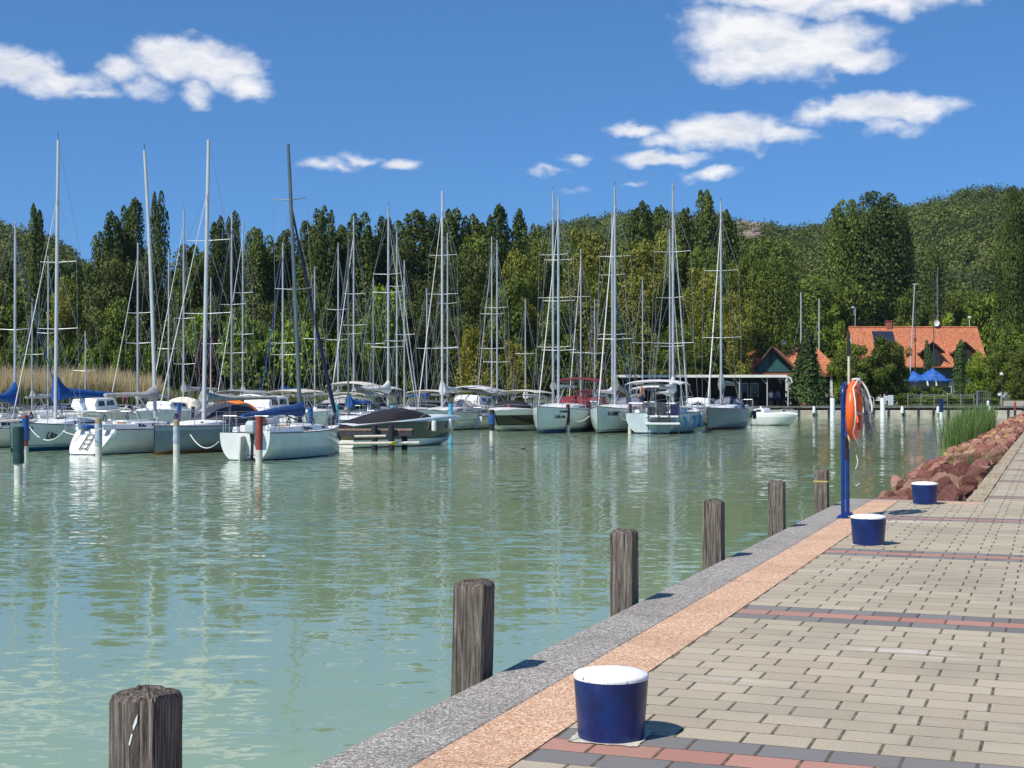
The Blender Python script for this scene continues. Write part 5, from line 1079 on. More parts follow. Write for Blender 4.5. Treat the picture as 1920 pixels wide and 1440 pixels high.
# ---------------------------------------------------------------- wooded hills
def lerp_tab(tab, x):
    xs_, ys_ = [a for a, _ in tab], [b for _, b in tab]; return float(np.interp(x, xs_, ys_))
R_tab = [(900, 640), (980, 440), (1050, 420), (1120, 412), (1200, 402), (1300, 402), (1400, 412), (1470, 432), (1540, 424), (1600, 405), (1660, 392), (1720, 385), (1790, 362), (1850, 356), (1920, 362), (2100, 330), (2600, 420), (3000, 640)]
L_tab = [(-1400, 560), (-700, 420), (-300, 380), (-60, 395), (10, 415), (60, 440), (110, 455), (150, 485), (175, 530), (230, 640), (400, 690)]
def hill(name, tab, pxs, Z0, Z1, nz=40, zoff=-6.):
    V = []; n = len(pxs); F = []
    for j in range(nz+1):
        q = j/nz; Z = Z0+(Z1-Z0)*(q if q <= 1 else 1)
        for px in pxs:
            zr = EYE+(HZ-lerp_tab(tab, px))*Z1/FPX+zoff; s = q
            prof = (s*s*(3-2*s))*.55+s*.45
            bumpz = 4*math.sin(px*.021+Z*.03)*math.sin(Z*.021+px*.004)*s*(1-s)*3
            p = at(px, Z); V.append((p.x, p.y, GZ-.5+max(0, (zr-GZ))*prof+bumpz))
    # back slope
    for px in pxs:
        p = at(px, Z1*1.5); V.append((p.x, p.y, GZ-2))
    for j in range(nz+1):
        for i in range(n-1): F.append((j*n+i, j*n+i+1, (j+1)*n+i+1, (j+1)*n+i))
    me = bpy.data.meshes.new(name); me.from_pydata(V, [], F); me.materials.append(m_forestfloor); me.polygons.foreach_set('use_smooth', [True]*len(F)); o = bpy.data.objects.new(name, me); COL.objects.link(o); tag(o, kind='structure'); return np.array(V), n, nz
HV_R = hill('hills', R_tab, list(range(900, 3001, 30)), 300, 640)
HV_L = hill('hills', L_tab, list(range(-1400, 401, 30)), 260, 520)

# ---------------------------------------------------------------- foliage
def leaf_mat(name, dark, mid, light, trans=.22, tone=False):
    def bld(t, b):
        g = t.new('ShaderNodeNewGeometry'); oi = t.new('ShaderNodeObjectInfo')
        r = g.outputs['Random Per Island']; n = t.noise(g.outputs['Position'], .22, 3, .6)
        f = t.m('ADD', t.m('MULTIPLY', r, .55), t.m('MULTIPLY', t.sm(n, .3, .7), .45)); f = t.m('ADD', f, t.m('MULTIPLY', t.m('SUBTRACT', oi.outputs['Random'], .5), .3))
        if name == 'hill_wood':
            at_ = t.new('ShaderNodeAttribute'); at_.attribute_name = 'tone'; wide = t.noise(g.outputs['Position'], .02, 3, .6)
            f = t.m('ADD', t.m('ADD', t.m('MULTIPLY', r, .28), t.m('MULTIPLY', at_.outputs['Fac'], .45)), t.m('MULTIPLY', t.sm(wide, .35, .65), .35))
        c = t.ramp(f, [(.05, dark), (.5, mid), (.95, light)]); t.l.new(c, b.inputs['Base Color']); b.inputs['Roughness'].default_value = .6; b.inputs['Specular IOR Level'].default_value = .25
        tr = t.new('ShaderNodeBsdfTranslucent'); t.l.new(c, tr.inputs[0]); ms = t.new('ShaderNodeMixShader'); ms.inputs[0].default_value = trans
        t.l.new(b.outputs[0], ms.inputs[1]); t.l.new(tr.outputs[0], ms.inputs[2]); t.l.new(ms.outputs[0], t.n['Material Output'].inputs[0])
    return mat(name, bld)
LEAF = dict(
    poplar=leaf_mat('poplar_leaves', (.030,.050,.008), (.066,.098,.014), (.13,.165,.028)),
    mid=leaf_mat('green_leaves', (.044,.072,.009), (.105,.148,.018), (.195,.24,.036)),
    olive=leaf_mat('olive_leaves', (.085,.092,.013), (.20,.205,.026), (.34,.34,.058)),
    bright=leaf_mat('bright_leaves', (.07,.12,.01), (.16,.235,.02), (.28,.35,.04)),
    yellow=leaf_mat('yellow_leaves', (0.085, 0.095, 0.008), (0.19, 0.185, 0.014), (0.32, 0.28, 0.035)),
    conif=leaf_mat('conifer_needles', (0.021, 0.0448, 0.0135), (0.0525, 0.0928, 0.021), (0.1085, 0.168, 0.036), .1),
    dark=leaf_mat('dark_leaves', (.034,.045,.010), (.075,.095,.018), (.145,.17,.035)),
    red=leaf_mat('dark_red_leaves', (0.022, 0.009, 0.01), (0.055, 0.02, 0.018), (0.1, 0.042, 0.03)),
    brown=leaf_mat('red_brown_leaves', (0.035, 0.014, 0.01), (0.085, 0.034, 0.022), (0.14, 0.07, 0.035)),
    hillm=leaf_mat('hill_wood', (.036,.056,.012), (.088,.122,.021), (.17,.20,.038)))
m_bark = paint('bark', (.075,.058,.042), .95, .4, 2, bump=.6, bscale=5); m_barkl = paint('pale_bark', (.22,.20,.16), .95, .4, 2)
def cards(C, S, nrm=None, jitter=.9):
    """leaf clumps: small bent rhombs at C (n,3) with size S, facing roughly along nrm"""
    n = len(C); d = rng.normal(0, 1, (n, 3))*jitter
    if nrm is not None: d = d+nrm
    d /= np.linalg.norm(d, axis=1, keepdims=True)+1e-9; a = np.cross(d, rng.normal(0, 1, (n, 3))); a /= np.linalg.norm(a, axis=1, keepdims=True)+1e-9; b = np.cross(d, a)
    S = S[:, None]; w = rng.uniform(.45, .8, (n, 1))
    V = np.stack([C-a*S, C-b*S*w+d*S*.2, C+a*S, C+b*S*w+d*S*.2], 1); F = np.arange(n*4).reshape(n, 4); return V.reshape(-1, 3), F
def lobe_pts(c, r, n, squash=1.0, shell=.55):
    d = rng.normal(0, 1, (n, 3)); d /= np.linalg.norm(d, axis=1, keepdims=True); q = (shell+(1-shell)*rng.random(n)**.6)[:, None]
    k = 1+.22*np.sin(d[:,:1]*5+c[0])*np.sin(d[:,1:2]*4+c[1])+.14*np.sin(d[:,2:3]*9+c[2]*3)*np.sin(d[:,:1]*8)
    off = d*q*k*np.array([r, r, r*squash]); return np.array(c)+off, d
def crown_broad(H, W, n, seed, base=.12, lobes=26, leaf=.25, spire=0.):
    r = np.random.default_rng(seed); Ps = []; Ns = []
    for k in range(lobes):
        z = r.uniform(base, .93)**.9; env = math.sin(pi*min(1, (z-base*.4)/(1.06-base*.4))**.85)**.65 if not spire else (1-z)**spire*1.1
        a = r.uniform(0, 2*pi); rad = W/2*max(.05, env)*r.uniform(.35, .82); lr = W*r.uniform(.11, .19)*(1.15-.45*z)
        Ps.append((rad*math.cos(a), rad*math.sin(a), z*H)); Ns.append(lr)
    Ps += [(r.uniform(-.1,.1)*W, r.uniform(-.1,.1)*W, q*H) for q in (.3, .5, .7, .86)]; Ns += [W*.26, W*.28, W*.24, W*.15]
    tot = sum(x*x for x in Ns); C = []; D = []
    for p, lr in zip(Ps, Ns):
        c, d = lobe_pts(p, lr, max(20, int(n*lr*lr/tot)), .85); C.append(c); D.append(d)
    C = np.concatenate(C); D = np.concatenate(D); C = C[C[:, 2] > .3]; D = D[:len(C)]
    return C, rng.uniform(.6, 1.25, len(C))*leaf, D
def crown_poplar(H, W, n, seed, base=.06, leaf=.225, spires=7):
    r = np.random.default_rng(seed); C = []; D = []
    sp = [(0, 0, 1.0, .75)]+[(r.uniform(-.33,.33)*W, r.uniform(-.33,.33)*W, r.uniform(.86,1.0), r.uniform(.42,.70)) for _ in range(spires)]
    for (x, y, hh, ww) in sp:
        m_ = int(n*ww/sum(s[3] for s in sp)); z = r.uniform(base, 1, m_)
        prof = np.clip(np.minimum((z-base)/.18+.35, 1)*(1-z**7)**.55, .02, 1); a = r.uniform(0, 2*pi, m_); q = .45+.55*r.random(m_)**.5
        tuft = 1+.30*np.sin(z*hh*H*1.9+a*3+x*7)*np.sin(a*5+z*23)
        R = W/2*ww*.92*prof*q*tuft; C.append(np.stack([x+R*np.cos(a), y+R*np.sin(a), z*H*hh], 1)); D.append(np.stack([np.cos(a), np.sin(a), .5+0*a], 1))
    C = np.concatenate(C); D = np.concatenate(D); return C, rng.uniform(.6, 1.2, len(C))*leaf, D
def crown_spruce(H, W, n, seed, leaf=.16):
    r = np.random.default_rng(seed); z = 1-r.random(n)**.62; a = r.uniform(0, 2*pi, n); layer = np.floor(z*13)/13; arms = np.floor(a/(2*pi)*9+layer*40)
    R = W/2*(1-layer*.98)*(1-.5*(z-layer)*13*.6)*(.25+.75*r.random(n)**.4)*(1+.25*np.sin(arms*2.3)); R = np.clip(R, .03, None)
    C = np.stack([R*np.cos(a), R*np.sin(a), .15+z*H*.985-.10*R], 1); return C, r.uniform(.6, 1.2, n)*leaf, np.stack([np.cos(a)*.8, np.sin(a)*.8, .6+0*a], 1)
def trunk_mb(H, r0, seed, limbs=7, spread=.22, top=.9):
    r = random.Random(seed); m = MB(); pts = [Vector((r.uniform(-.02,.02)*H*q, r.uniform(-.02,.02)*H*q, H*q*top-.3)) for q in (0, .15, .35, .55, .75, 1)]; m.tube(pts, [r0, r0*.8, r0*.62, r0*.45, r0*.28, r0*.08], 8)
    for k in range(limbs):
        q = r.uniform(.18, .75); p = Vector((0, 0, H*q*top)); a = r.uniform(0, 6.28); d = Vector((math.cos(a), math.sin(a), .9)); l = H*spread*(1.1-q)
        m.tube([p, p+d*l*.5, p+d*l+Vector((0,0,l*.3))], [r0*.35, r0*.22, r0*.06], 5)
    return m
def make_tree(name, H, W, kind, lm, n, seed, fn='broad', **kw):
    """a tree template: Empty > trunk, crown"""
    e = empty(name, (0, 0, 0))
    C, S, D = dict(broad=crown_broad, poplar=crown_poplar, spruce=crown_spruce)[fn](H, W, n, seed, **kw)
    V, F = cards(C, S, D*1.0, .55); fastmesh('crown', V, F, LEAF[lm], e)
    if fn == 'poplar': trunk_mb(H, .28, seed, 5, .10).build('trunk', m_bark, e)
    elif fn == 'spruce': trunk_mb(H, .14, seed, 0).build('trunk', m_bark, e)
    else: trunk_mb(H, .02*H, seed).build('trunk', m_bark, e)
    e['H0'] = H; e['W0'] = W; return e
TT = {}
for i in range(4): TT['poplar%d' % i] = make_tree('poplar_tree', 22, 4.6, 'p', 'poplar', 9500, 100+i, 'poplar', spires=[5, 8, 6, 9][i])
for i in range(4): TT['mid%d' % i] = make_tree('broadleaf_tree', 15, 11, 'b', 'mid', 12000, 200+i, lobes=24+4*i)
for i in range(3): TT['olive%d' % i] = make_tree('plane_tree', 20, 14, 'b', 'olive', 17000, 300+i, lobes=36, leaf=.23)
for i in range(2): TT['bright%d' % i] = make_tree('broadleaf_tree', 9, 8, 'b', 'bright', 7000, 400+i, lobes=22, leaf=.22)
for i in range(2): TT['dark%d' % i] = make_tree('broadleaf_tree', 17, 12, 'b', 'dark', 13000, 500+i, lobes=30, leaf=.215)
TT['yellow0'] = make_tree('maple_tree', 8, 7.5, 'b', 'yellow', 7000, 600, lobes=24, leaf=.2)
TT['bigp0'] = make_tree('poplar_tree', 26, 11, 'p', 'poplar', 22000, 700, 'poplar', spires=16, leaf=.25); TT['bigp1'] = make_tree('poplar_tree', 26, 10, 'p', 'mid', 20000, 701, 'poplar', spires=14, leaf=.25)
TT['conif0'] = make_tree('spruce_tree', 9, 5.6, 's', 'conif', 8500, 800, 'spruce')
TT['red0'] = make_tree('copper_beech', 7, 6, 'b', 'red', 5000, 900, lobes=18, leaf=.22)
TT['brown0'] = make_tree('red_leaved_shrub', 5.5, 7.5, 'b', 'brown', 7000, 901, lobes=22, leaf=.17, base=.03)
TT['cyp0'] = make_tree('cypress_tree', 6, 2.0, 'p', 'conif', 4200, 910, 'poplar', spires=3, leaf=.13, base=.01)
TT['bush0'] = make_tree('shrub', 3.2, 4.6, 'b', 'bright', 4200, 920, lobes=16, leaf=.14, base=.02); TT['bush1'] = make_tree('shrub', 3.2, 4.6, 'b', 'mid', 4200, 921, lobes=16, leaf=.14, base=.02)
used = set()
def tree(key, px, topy, Z, wpx, label, group=None, cat='tree', gz=GZ, wscale=None):
    if 1130 < px < 1400 and Z < 150: Z += 27
    src = TT[key]; H = EYE-(topy-HZ)*Z/FPX-gz; W = wpx*Z/FPX
    o = src if key not in used else copy_tree(src); used.add(key)
    p = at(px, Z, gz); o.location = p; s = H/src['H0']*1.02; w = W/src['W0']; o.scale = (w, w, s); o.rotation_euler = (0, 0, random.uniform(0, 6.28))
    tag(o, label, cat, group); return o
GP = 'dark poplars of the skyline'; GW = 'trees of the wood behind the marina'
rr = random.Random(5)
ordn = ['leftmost', 'second', 'third', 'fourth', 'fifth', 'sixth', 'seventh', 'eighth', 'ninth', 'tenth', 'eleventh', 'twelfth', 'thirteenth', 'fourteenth', 'fifteenth', 'sixteenth', 'seventeenth', 'eighteenth', 'nineteenth', 'twentieth']
# poplars whose tips stand against the sky, from left to right
SKYP = [(62,390,34,150),(208,402,40,150),(254,378,38,152),(302,364,34,150),(413,412,40,155),(440,402,34,158),(476,432,36,165),(505,446,34,168),(575,422,34,168),(608,393,30,166),(640,428,38,170),(684,404,38,168),(715,412,34,170),(746,420,38,172),(780,400,44,170),(812,408,40,172),(856,398,40,170),(886,408,36,172),(937,390,32,168),(974,398,34,168)]
names_ = ['stands alone at the left edge against the hill', 'left of the tall trio', 'middle of the tall trio', 'tallest and rightmost of the trio', 'between two masts in the left half', 'right partner of the narrow pair', 'low one before the skyline rises', 'low one behind the leaning blue jib mast']
for i, (px, ty, w, Z) in enumerate(SKYP):
    tree('poplar%d' % (i % 4), px, ty, Z, w*(1.1 if i < 6 else 1.65), 'dark columnar poplar, %s in the skyline counted from the left' % (ordn[i]+(' one' if i else '')), GP)
SKYR = [(1040,430,38,180,0),(1205,384,44,185,1),(1240,392,36,188,2),(1290,396,36,186,3),(1326,364,44,178,0),(1362,400,36,186,2),(905,424,34,175,1),(540,436,38,170,2),(232,392,34,154,3),(186,440,36,154,1),(1000,426,34,178,3)]
sk_l = ['dark poplar just right of the tallest centre pair, behind the olive plane trees', 'dark poplar rising left of the tall mast pair in front of the hill', 'dark poplar half hidden by the tallest mast', 'dark poplar with its tip in front of the low ridge', 'tallest slim poplar in front of the hill with the rock face', 'dark poplar at the foot of the rock face', 'short dark poplar in the dip of the centre skyline', 'short dark poplar behind the leaning navy jib', 'slim dark poplar filling the gap in the tall left group', 'lower dark poplar at the left flank of the tall left group', 'dark poplar low in the notch right of the centre skyline']
for (px, ty, w, Z, k), l_ in zip(SKYR, sk_l): tree('poplar%d' % k, px, ty, Z, w*1.3, l_, GP)
# left wood
tree('mid0', 15, 520, 150, 130, 'green tree at the far left edge below the hill'); tree('mid1', 130, 500, 152, 130, 'green rounded tree between the lone poplar and the tall group')
tree('olive0', 118, 520, 140, 90, 'olive yellow tree behind the thin mast on the left'); tree('dark0', 205, 470, 148, 110, 'dark bulky tree under the tall left poplars'); tree('dark1', 262, 480, 149, 120, 'darkest tree under the tallest left poplars')
tree('mid2', 215, 560, 135, 110, 'mid green tree before the tall poplars on the left'); tree('mid3', 330, 500, 150, 90, 'green tree right of the tallest left poplar'); tree('mid0', 60, 590, 132, 110, 'low green tree above the golden reeds at the left'); tree('mid1', 370, 480, 158, 90, 'pale green tree between the poplar trio and the narrow pair')
tree('bright0', 372, 590, 130, 80, 'bright green young tree behind the white furled jib'); tree('brown0', 396, 628, 127, 86, 'dark red brown shrub behind the navy sprayhood', cat='shrub')
# shoreline shrubs
sh = [(300, 645, 70, 'bush1'), (345, 650, 60, 'bush1'), (450, 600, 90, 'bush0'), (505, 625, 100, 'bush0'), (560, 605, 95, 'bush0'), (612, 640, 80, 'bush0'), (470, 655, 90, 'bush1'), (655, 640, 70, 'bush1'), (540, 660, 90, 'bush0'), (590, 670, 90, 'bush1')]
for i, (px, ty, w, k) in enumerate(sh): tree(k, px, ty, 126+rr.uniform(-1, 1.5), w*1.25, 'loose green shrub on the shore behind the left half of the marina', 'shore shrubs', 'shrub')
for i, px in enumerate(range(20, 300, 30)): tree('bush0' if i % 2 else 'bush1', px, 655+rr.uniform(-6, 6), 128.5+rr.uniform(-1, 1), 62, 'low green shrub in the hedge row above the golden reeds', 'hedge above the reeds', 'shrub')
# centre
tree('bright1', 718, 540, 132, 110, 'bright yellow green tree between the pale masts left of centre'); tree('bright0', 690, 600, 129, 70, 'small bright green tree low beside the green mast')
tree('dark0', 830, 462, 140, 110, 'broad dark olive tree behind the tallest centre mast'); tree('dark1', 892, 470, 142, 110, 'broad dark tree right of the tallest centre mast'); tree('dark0', 800, 560, 136, 110, 'deep shadowed tree under the broad dark crowns'); tree('dark1', 860, 590, 134, 120, 'dark low tree behind the yellow maple')
tree('yellow0', 893, 618, 127, 92, 'golden green maple in the centre behind the marina'); tree('yellow0', 965, 640, 128, 70, 'smaller yellow green maple right of the golden one'); tree('mid0', 962, 500, 140, 100, 'mid green tree right of the single mast in the centre')
tree('olive1', 978, 468, 145, 110, 'olive tree left of the twin masts'); tree('olive2', 1092, 426, 142, 165, 'largest olive plane tree, between the two mast pairs'); tree('olive0', 1192, 455, 140, 150, 'olive plane tree behind the mast with blue jib'); tree('olive1', 1255, 430, 146, 130, 'tall olive plane tree behind the tallest mast')
tree('olive2', 1312, 500, 138, 110, 'olive plane tree at the right end of the plane row'); tree('mid1', 1045, 560, 133, 110, 'green tree below the plane trees, left'); tree('mid2', 1150, 590, 131, 110, 'green tree below the plane trees, middle'); tree('mid3', 1260, 600, 130, 110, 'green tree below the plane trees, right'); tree('mid0', 1340, 600, 134, 80, 'green tree behind the grey hull mast')
tree('bright1', 1335, 585, 136, 50, 'pale budding tree left of the kiosk roof'); tree('olive0', 1380, 545, 160, 90, 'brownish olive tree just left of the kiosk gable')
# right
tree('bigp1', 1440, 448, 205, 110, 'wide green poplar group left of the big one, below the ridge'); tree('bigp0', 1390, 470, 200, 80, 'broad dark poplar behind the kiosk'); tree('bigp0', 1640, 366, 242, 130, 'largest poplar of all, broad crowned, above the long red roof')
tree('bigp1', 1580, 382, 244, 90, 'broad poplar at the left shoulder of the largest one'); tree('bigp0', 1690, 400, 246, 70, 'poplar at the right shoulder of the largest one'); tree('bigp1', 1520, 520, 232, 110, 'green tree mass between kiosk and long house')
tree('mid2', 1600, 520, 236, 150, 'green tree below the largest poplar'); tree('poplar1', 1752, 470, 240, 34, 'thin poplar above the middle of the long red roof'); tree('bigp0', 1903, 356, 190, 66, 'tall dark poplar cut by the right picture edge')
tree('poplar2', 1880, 420, 195, 40, 'slim dark poplar left of the one at the right edge'); tree('red0', 1800, 552, 250, 48, 'dark purple tree above the right end of the roof')
for k, (px, ty, Z, w, key) in enumerate([(1840,560,235,100,'bright0'),(1770,590,240,80,'bright1'),(1890,540,230,110,'bright1'),(1700,600,238,80,'bright0'),(1900,600,190,90,'bright0'),(1870,640,176,70,'mid1'),(1915,650,172,70,'mid2'),(1550,575,230,100,'bright1'),(1480,610,200,80,'bright0'),(1580,640,168,60,'bright1')]):
    tree(key, px, ty, Z, w, ['light green tree on the slope above the roof end', 'light green tree behind the satellite dish', 'light green tree at the right edge under the poplar', 'light green tree left of the flagpole behind the roof', 'fresh green tree in front of the right edge poplar', 'darker green tree beside the street lamp', 'darker green tree at the very right edge', 'light green tree behind the left end of the long roof', 'light green tree behind the metal flue', 'small leafy tree left of the long house'][k])
tree('conif0', 1514, 616, 154, 100, 'dark conical spruce in front of the kiosk'); 
for k, (px, ty, w) in enumerate([(1600, 640, 80), (1655, 632, 80), (1685, 640, 60), (1630, 665, 60)]): tree('mid%d' % (k % 4), px, ty, 165+k, w, ['round green tree at the left end of the long house', 'round green tree in front of the solar panel', 'round green tree left of the tarped boat', 'low round tree between the white cars'][k])
tree('cyp0', 1802, 640, 168, 30, 'dark cypress covering the right dormer'); tree('cyp0', 1738, 640, 200, 18, 'thin cypress in front of the left dormer'); tree('bright0', 1832, 662, 160, 56, 'bright round tree right of the blue tarp boat'); tree('mid3', 1865, 655, 168, 50, 'reddish green tree behind the bright round one')
for k, (px, ty, w, key) in enumerate([(1700,738,56,'bush1'),(1740,742,50,'bush0'),(1775,738,50,'bush0'),(1758,728,44,'bush1'),(1812,742,44,'bush1'),(1790,748,26,'bush0'),(1850,746,60,'bush1'),(1905,750,40,'bush1'),(1720,728,40,'bush1'),(1830,735,40,'bush0')]):
    tree(key, px, ty, 156+k*.6, w, 'clipped green hedge bush behind the wire fence on the far quay', 'hedge bushes of the far quay', 'shrub')
# rear filling rows of the wood, seen only as gaps between the others
k = 0
for px in range(-120, 1460, 46):
    ty = np.interp(px, [-120, 60, 330, 420, 600, 1000, 1200, 1460], [480, 500, 470, 470, 450, 450, 440, 480])+rr.uniform(-12, 16)
    tree(['poplar0', 'mid3', 'bigp1', 'poplar2', 'dark1'][k % 5] if px < 1000 else ['mid1', 'bigp1', 'mid2'][k % 3], px+rr.uniform(-8, 8), ty, 172+rr.uniform(-5, 12), 62+rr.uniform(-5, 20), 'dark tree deep in the wood behind the front row of trees', GW); k += 1
for px in range(-60, 1000, 52):
    tree(['mid0', 'dark0', 'mid2'][k % 3], px+rr.uniform(-10, 10), 560+rr.uniform(-25, 25), 146+rr.uniform(-4, 8), 82, 'shaded tree in the lower storey of the wood', GW); k += 1
for px in range(1400, 1960, 50):
    tree(['mid0', 'bigp1', 'mid2'][k % 3], px, 560+rr.uniform(-20, 20), 245+rr.uniform(-8, 8), 80, 'green tree at the foot of the hill behind the houses', GW); k += 1
for key in TT:
    if key not in used:
        for ch in list(TT[key].children): bpy.data.objects.remove(ch)
        bpy.data.objects.remove(TT[key])
for o in bpy.data.objects:
    if 'H0' in o: del o['H0']; del o['W0']
# low shrub mass between lawn and wood is part of the ground cover
def scatter_wood(name, HV, count, rmin, rmax, seed, lo=.03):
    V, n, nz = HV; r = np.random.default_rng(seed); P = V[:(nz+1)*n].reshape(nz+1, n, 3); C = []; S = []; D = []; T = []
    jj = r.random(count)**1.15*(nz-.001)*(1-lo)+lo*nz; ii = r.random(count)*(n-1.001)
    j0 = jj.astype(int); i0 = ii.astype(int); fj = (jj-j0)[:,None]; fi = (ii-i0)[:,None]
    j1 = np.minimum(j0+1, nz); base = (P[j0, i0]*(1-fi)+P[j0, i0+1]*fi)*(1-fj)+(P[j1, i0]*(1-fi)+P[j1, i0+1]*fi)*fj
    for b in base:
        if b[1] < 0: continue
        fw = -b[0]*math.sin(TH)+b[1]*math.cos(TH); rt = b[0]*math.cos(TH)+b[1]*math.sin(TH); px = 960+rt/fw*FPX
        if px < -150 or px > 2070: continue
        # bare rock outcrop and a sandy cut stay open
        py = HZ-(b[2]-EYE)*FPX/fw
        if 1382 < px < 1432 and 405+5 < py < 448 and rng.random() < .85: continue
        if 1790 < px < 1835 and 500 < py < 545 and rng.random() < .7: continue
        R = r.uniform(rmin, rmax); q = int(105*(R/3.2)**1.6); 
        d = r.normal(0, 1, (q, 3)); d[:,2] = np.abs(d[:,2])*.9-.15; d /= np.linalg.norm(d, axis=1, keepdims=True); k = 1+.3*np.sin(d[:,:1]*4+b[0])*np.sin(d[:,1:2]*5+b[1])
        C.append(b+d*k*R*np.array([1, 1, 1.15])*(r.random((q, 1))**.22)+np.array([0, 0, R*.8])); S.append(r.uniform(.6, 1.25, q)*(.34+R*.05)); D.append(d); T.append(np.full(q, r.random()))
    C = np.concatenate(C); S = np.concatenate(S); D = np.concatenate(D); Vv, F = cards(C, S, D*1.1, .5); print(name, len(F))
    o = fastmesh(name, Vv, F, LEAF['hillm']); a_ = o.data.attributes.new('tone', 'FLOAT', 'FACE'); a_.data.foreach_set('value', np.concatenate(T).astype(np.float32)); return o
tag(scatter_wood('forest', HV_R, 8200, 1.9, 4.6, 1), 'continuous green wood covering the long hill on the right', 'forest', kind='stuff')
tag(scatter_wood('forest', HV_L, 4600, 1.9, 4.4, 2), 'wooded hill slope rising at the left picture edge', 'forest', kind='stuff')
# rock face on the ridge
rk = paint('hill_rock', (.22,.17,.125), .95, .35, .15, bump=.8, bscale=.5)
m = MB(); r = random.Random(9)
for k in range(26):
    px = r.uniform(1384, 1430); py = r.uniform(418, 442)+(px-1400)*.15; Z = 600+(py-418)*-1.6; p = at(px, Z, zat(py, Z)); m.M = Matrix.Translation(p) @ Matrix.Rotation(r.uniform(0,3), 4, 'Z') @ Matrix.Diagonal((r.uniform(1.4,3.6), r.uniform(1.2,2.4), r.uniform(.8,1.8), 1)); m.lathe([(.3,-1),(1.25,-.7),(1.3,.2),(.9,.8),(.2,1)], 7)
m.M = Matrix.Identity(4); rf = m.build('rocky_outcrop', rk); tag(rf, 'bare brown rock outcrop on the ridge left of the largest poplar', 'outcrop')
# golden reed bed on the left shore
m_gold = blade_mat('golden_reed', (.44,.33,.16), (.70,.56,.32), (.12,.14,.04), 1.0, 2.6, .3)
n = 22000; pxr = rng.uniform(-260, 325, n); Zr = rng.uniform(109, 118, n); P = np.array([tuple(at(a, b, WZ)) for a, b in zip(pxr, Zr)])
hgt = np.interp(pxr, [-260, 200, 290, 325], [4.6, 4.5, 3.9, 2.4])*rng.uniform(.66, 1.0, n)*(1+.06*np.sin(pxr*.16)+.05*np.sin(pxr*.41))
V, F = blades(P, hgt, rng.uniform(.05, .11, n), .22); tag(fastmesh('reed_bed', V, F, m_gold), 'bed of dry golden reeds with green bases on the left shore', 'reeds', kind='stuff')
n = 9000; pxr = rng.uniform(280, 700, n); Zr = rng.uniform(119, 124, n); P = np.array([tuple(at(a, b, GZ-.4)) for a, b in zip(pxr, Zr)])
V, F = blades(P, rng.uniform(.8, 2.3, n), rng.uniform(.06, .12, n), .3); tag(fastmesh('tall_grass', V, F, blade_mat('tall_grass', (.09,.13,.03), (.24,.24,.07))), 'tall mixed grass along the shore behind the marina', 'grass', kind='stuff')
# ================================================================ BUILDINGS AND SHORE FURNITURE
def tile_mat(name, c1, c2):
    def bld(t, b):
        co = obj_co(t); br = t.new('ShaderNodeTexBrick'); t.l.new(t.new('ShaderNodeUVMap').outputs[0] if False else t.scale(co, (1, 1, 1)), br.inputs['Vector'])
        sp = t.new('ShaderNodeSeparateXYZ'); t.l.new(co, sp.inputs[0]); cb = t.new('ShaderNodeCombineXYZ'); t.l.new(sp.outputs[0], cb.inputs[0]); t.l.new(sp.outputs[2], cb.inputs[1]); t.l.new(cb.outputs[0], br.inputs['Vector'])
        br.inputs['Scale'].default_value = 1.0; br.inputs['Brick Width'].default_value = .24; br.inputs['Row Height'].default_value = .20; br.inputs['Mortar Size'].default_value = .018
        br.inputs['Color1'].default_value = (*c1, 1); br.inputs['Color2'].default_value = (*c2, 1); br.inputs['Mortar'].default_value = tuple(x*.45 for x in c1)+(1,)
        n = t.noise(co, .6, 6, .7); c = t.mix(t.m('MULTIPLY', t.sm(n, .45, .75), .5), br.outputs[0], tuple(x*.62 for x in c2)); t.l.new(c, b.inputs['Base Color']); t.val(b.inputs['Normal'], t.bump(br.outputs[1], -.5, .04))
    return mat(name, bld, rough=.85, spec=.3)
m_tile = tile_mat('terracotta_tiles', (.43,.13,.062), (.64,.26,.125)); m_tile2 = tile_mat('dark_terracotta_tiles', (.36,.13,.08), (.45,.17,.10))
m_green = paint('dark_green_boards', (.025,.105,.095), .6, .2, 3); m_greyg = paint('grey_green_wall', (.075,.105,.105), .8, .15, 1); m_wallw = paint('white_render', (.70,.69,.65), .85, .08, 1)
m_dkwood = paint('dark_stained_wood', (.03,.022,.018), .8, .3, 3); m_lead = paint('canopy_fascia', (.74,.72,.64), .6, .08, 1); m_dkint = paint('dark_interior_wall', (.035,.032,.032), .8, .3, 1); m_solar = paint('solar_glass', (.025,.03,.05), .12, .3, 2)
# ---- long house with terracotta roof
Z = 215.; mpp = Z/FPX
hp = at(1709, Z+5, GZ); hse = empty('house', (hp.x, hp.y, GZ), TH+math.radians(1.0), 'long house with terracotta tiled roof and two dark dormers behind the trees', 'house')
x0, x1 = -(1709-1588)*mpp, (1836-1709)*mpp; ze = zat(685, Z)-GZ; zr = zat(613, Z+4)-GZ
b = MB(); b.box(x0+.5, x1-.5, -4.2, 4.2, 0, ze); b.build('wall', m_greyg, hse)
b = MB(); b.add([(x0+.5,-4.2,ze),(x0+.5,4.2,ze),(x0+.5,0,zr-.3)],[(0,1,2)]); b.add([(x1-.5,-4.2,ze),(x1-.5,4.2,ze),(x1-.5,0,zr-.3)],[(0,1,2)]); b.build('gable', m_wallw, hse)
rf = MB()
for sg in (-1, 1):
    rf.add([(x0,sg*5.1,ze-.15),(x1,sg*5.1,ze-.15),(x1,0,zr),(x0,0,zr),(x0,sg*5.1,ze-.35),(x1,sg*5.1,ze-.35),(x1,0,zr-.2),(x0,0,zr-.2)],[(0,1,2,3),(4,5,6,7),(0,1,5,4),(0,3,7,4),(1,2,6,5)])
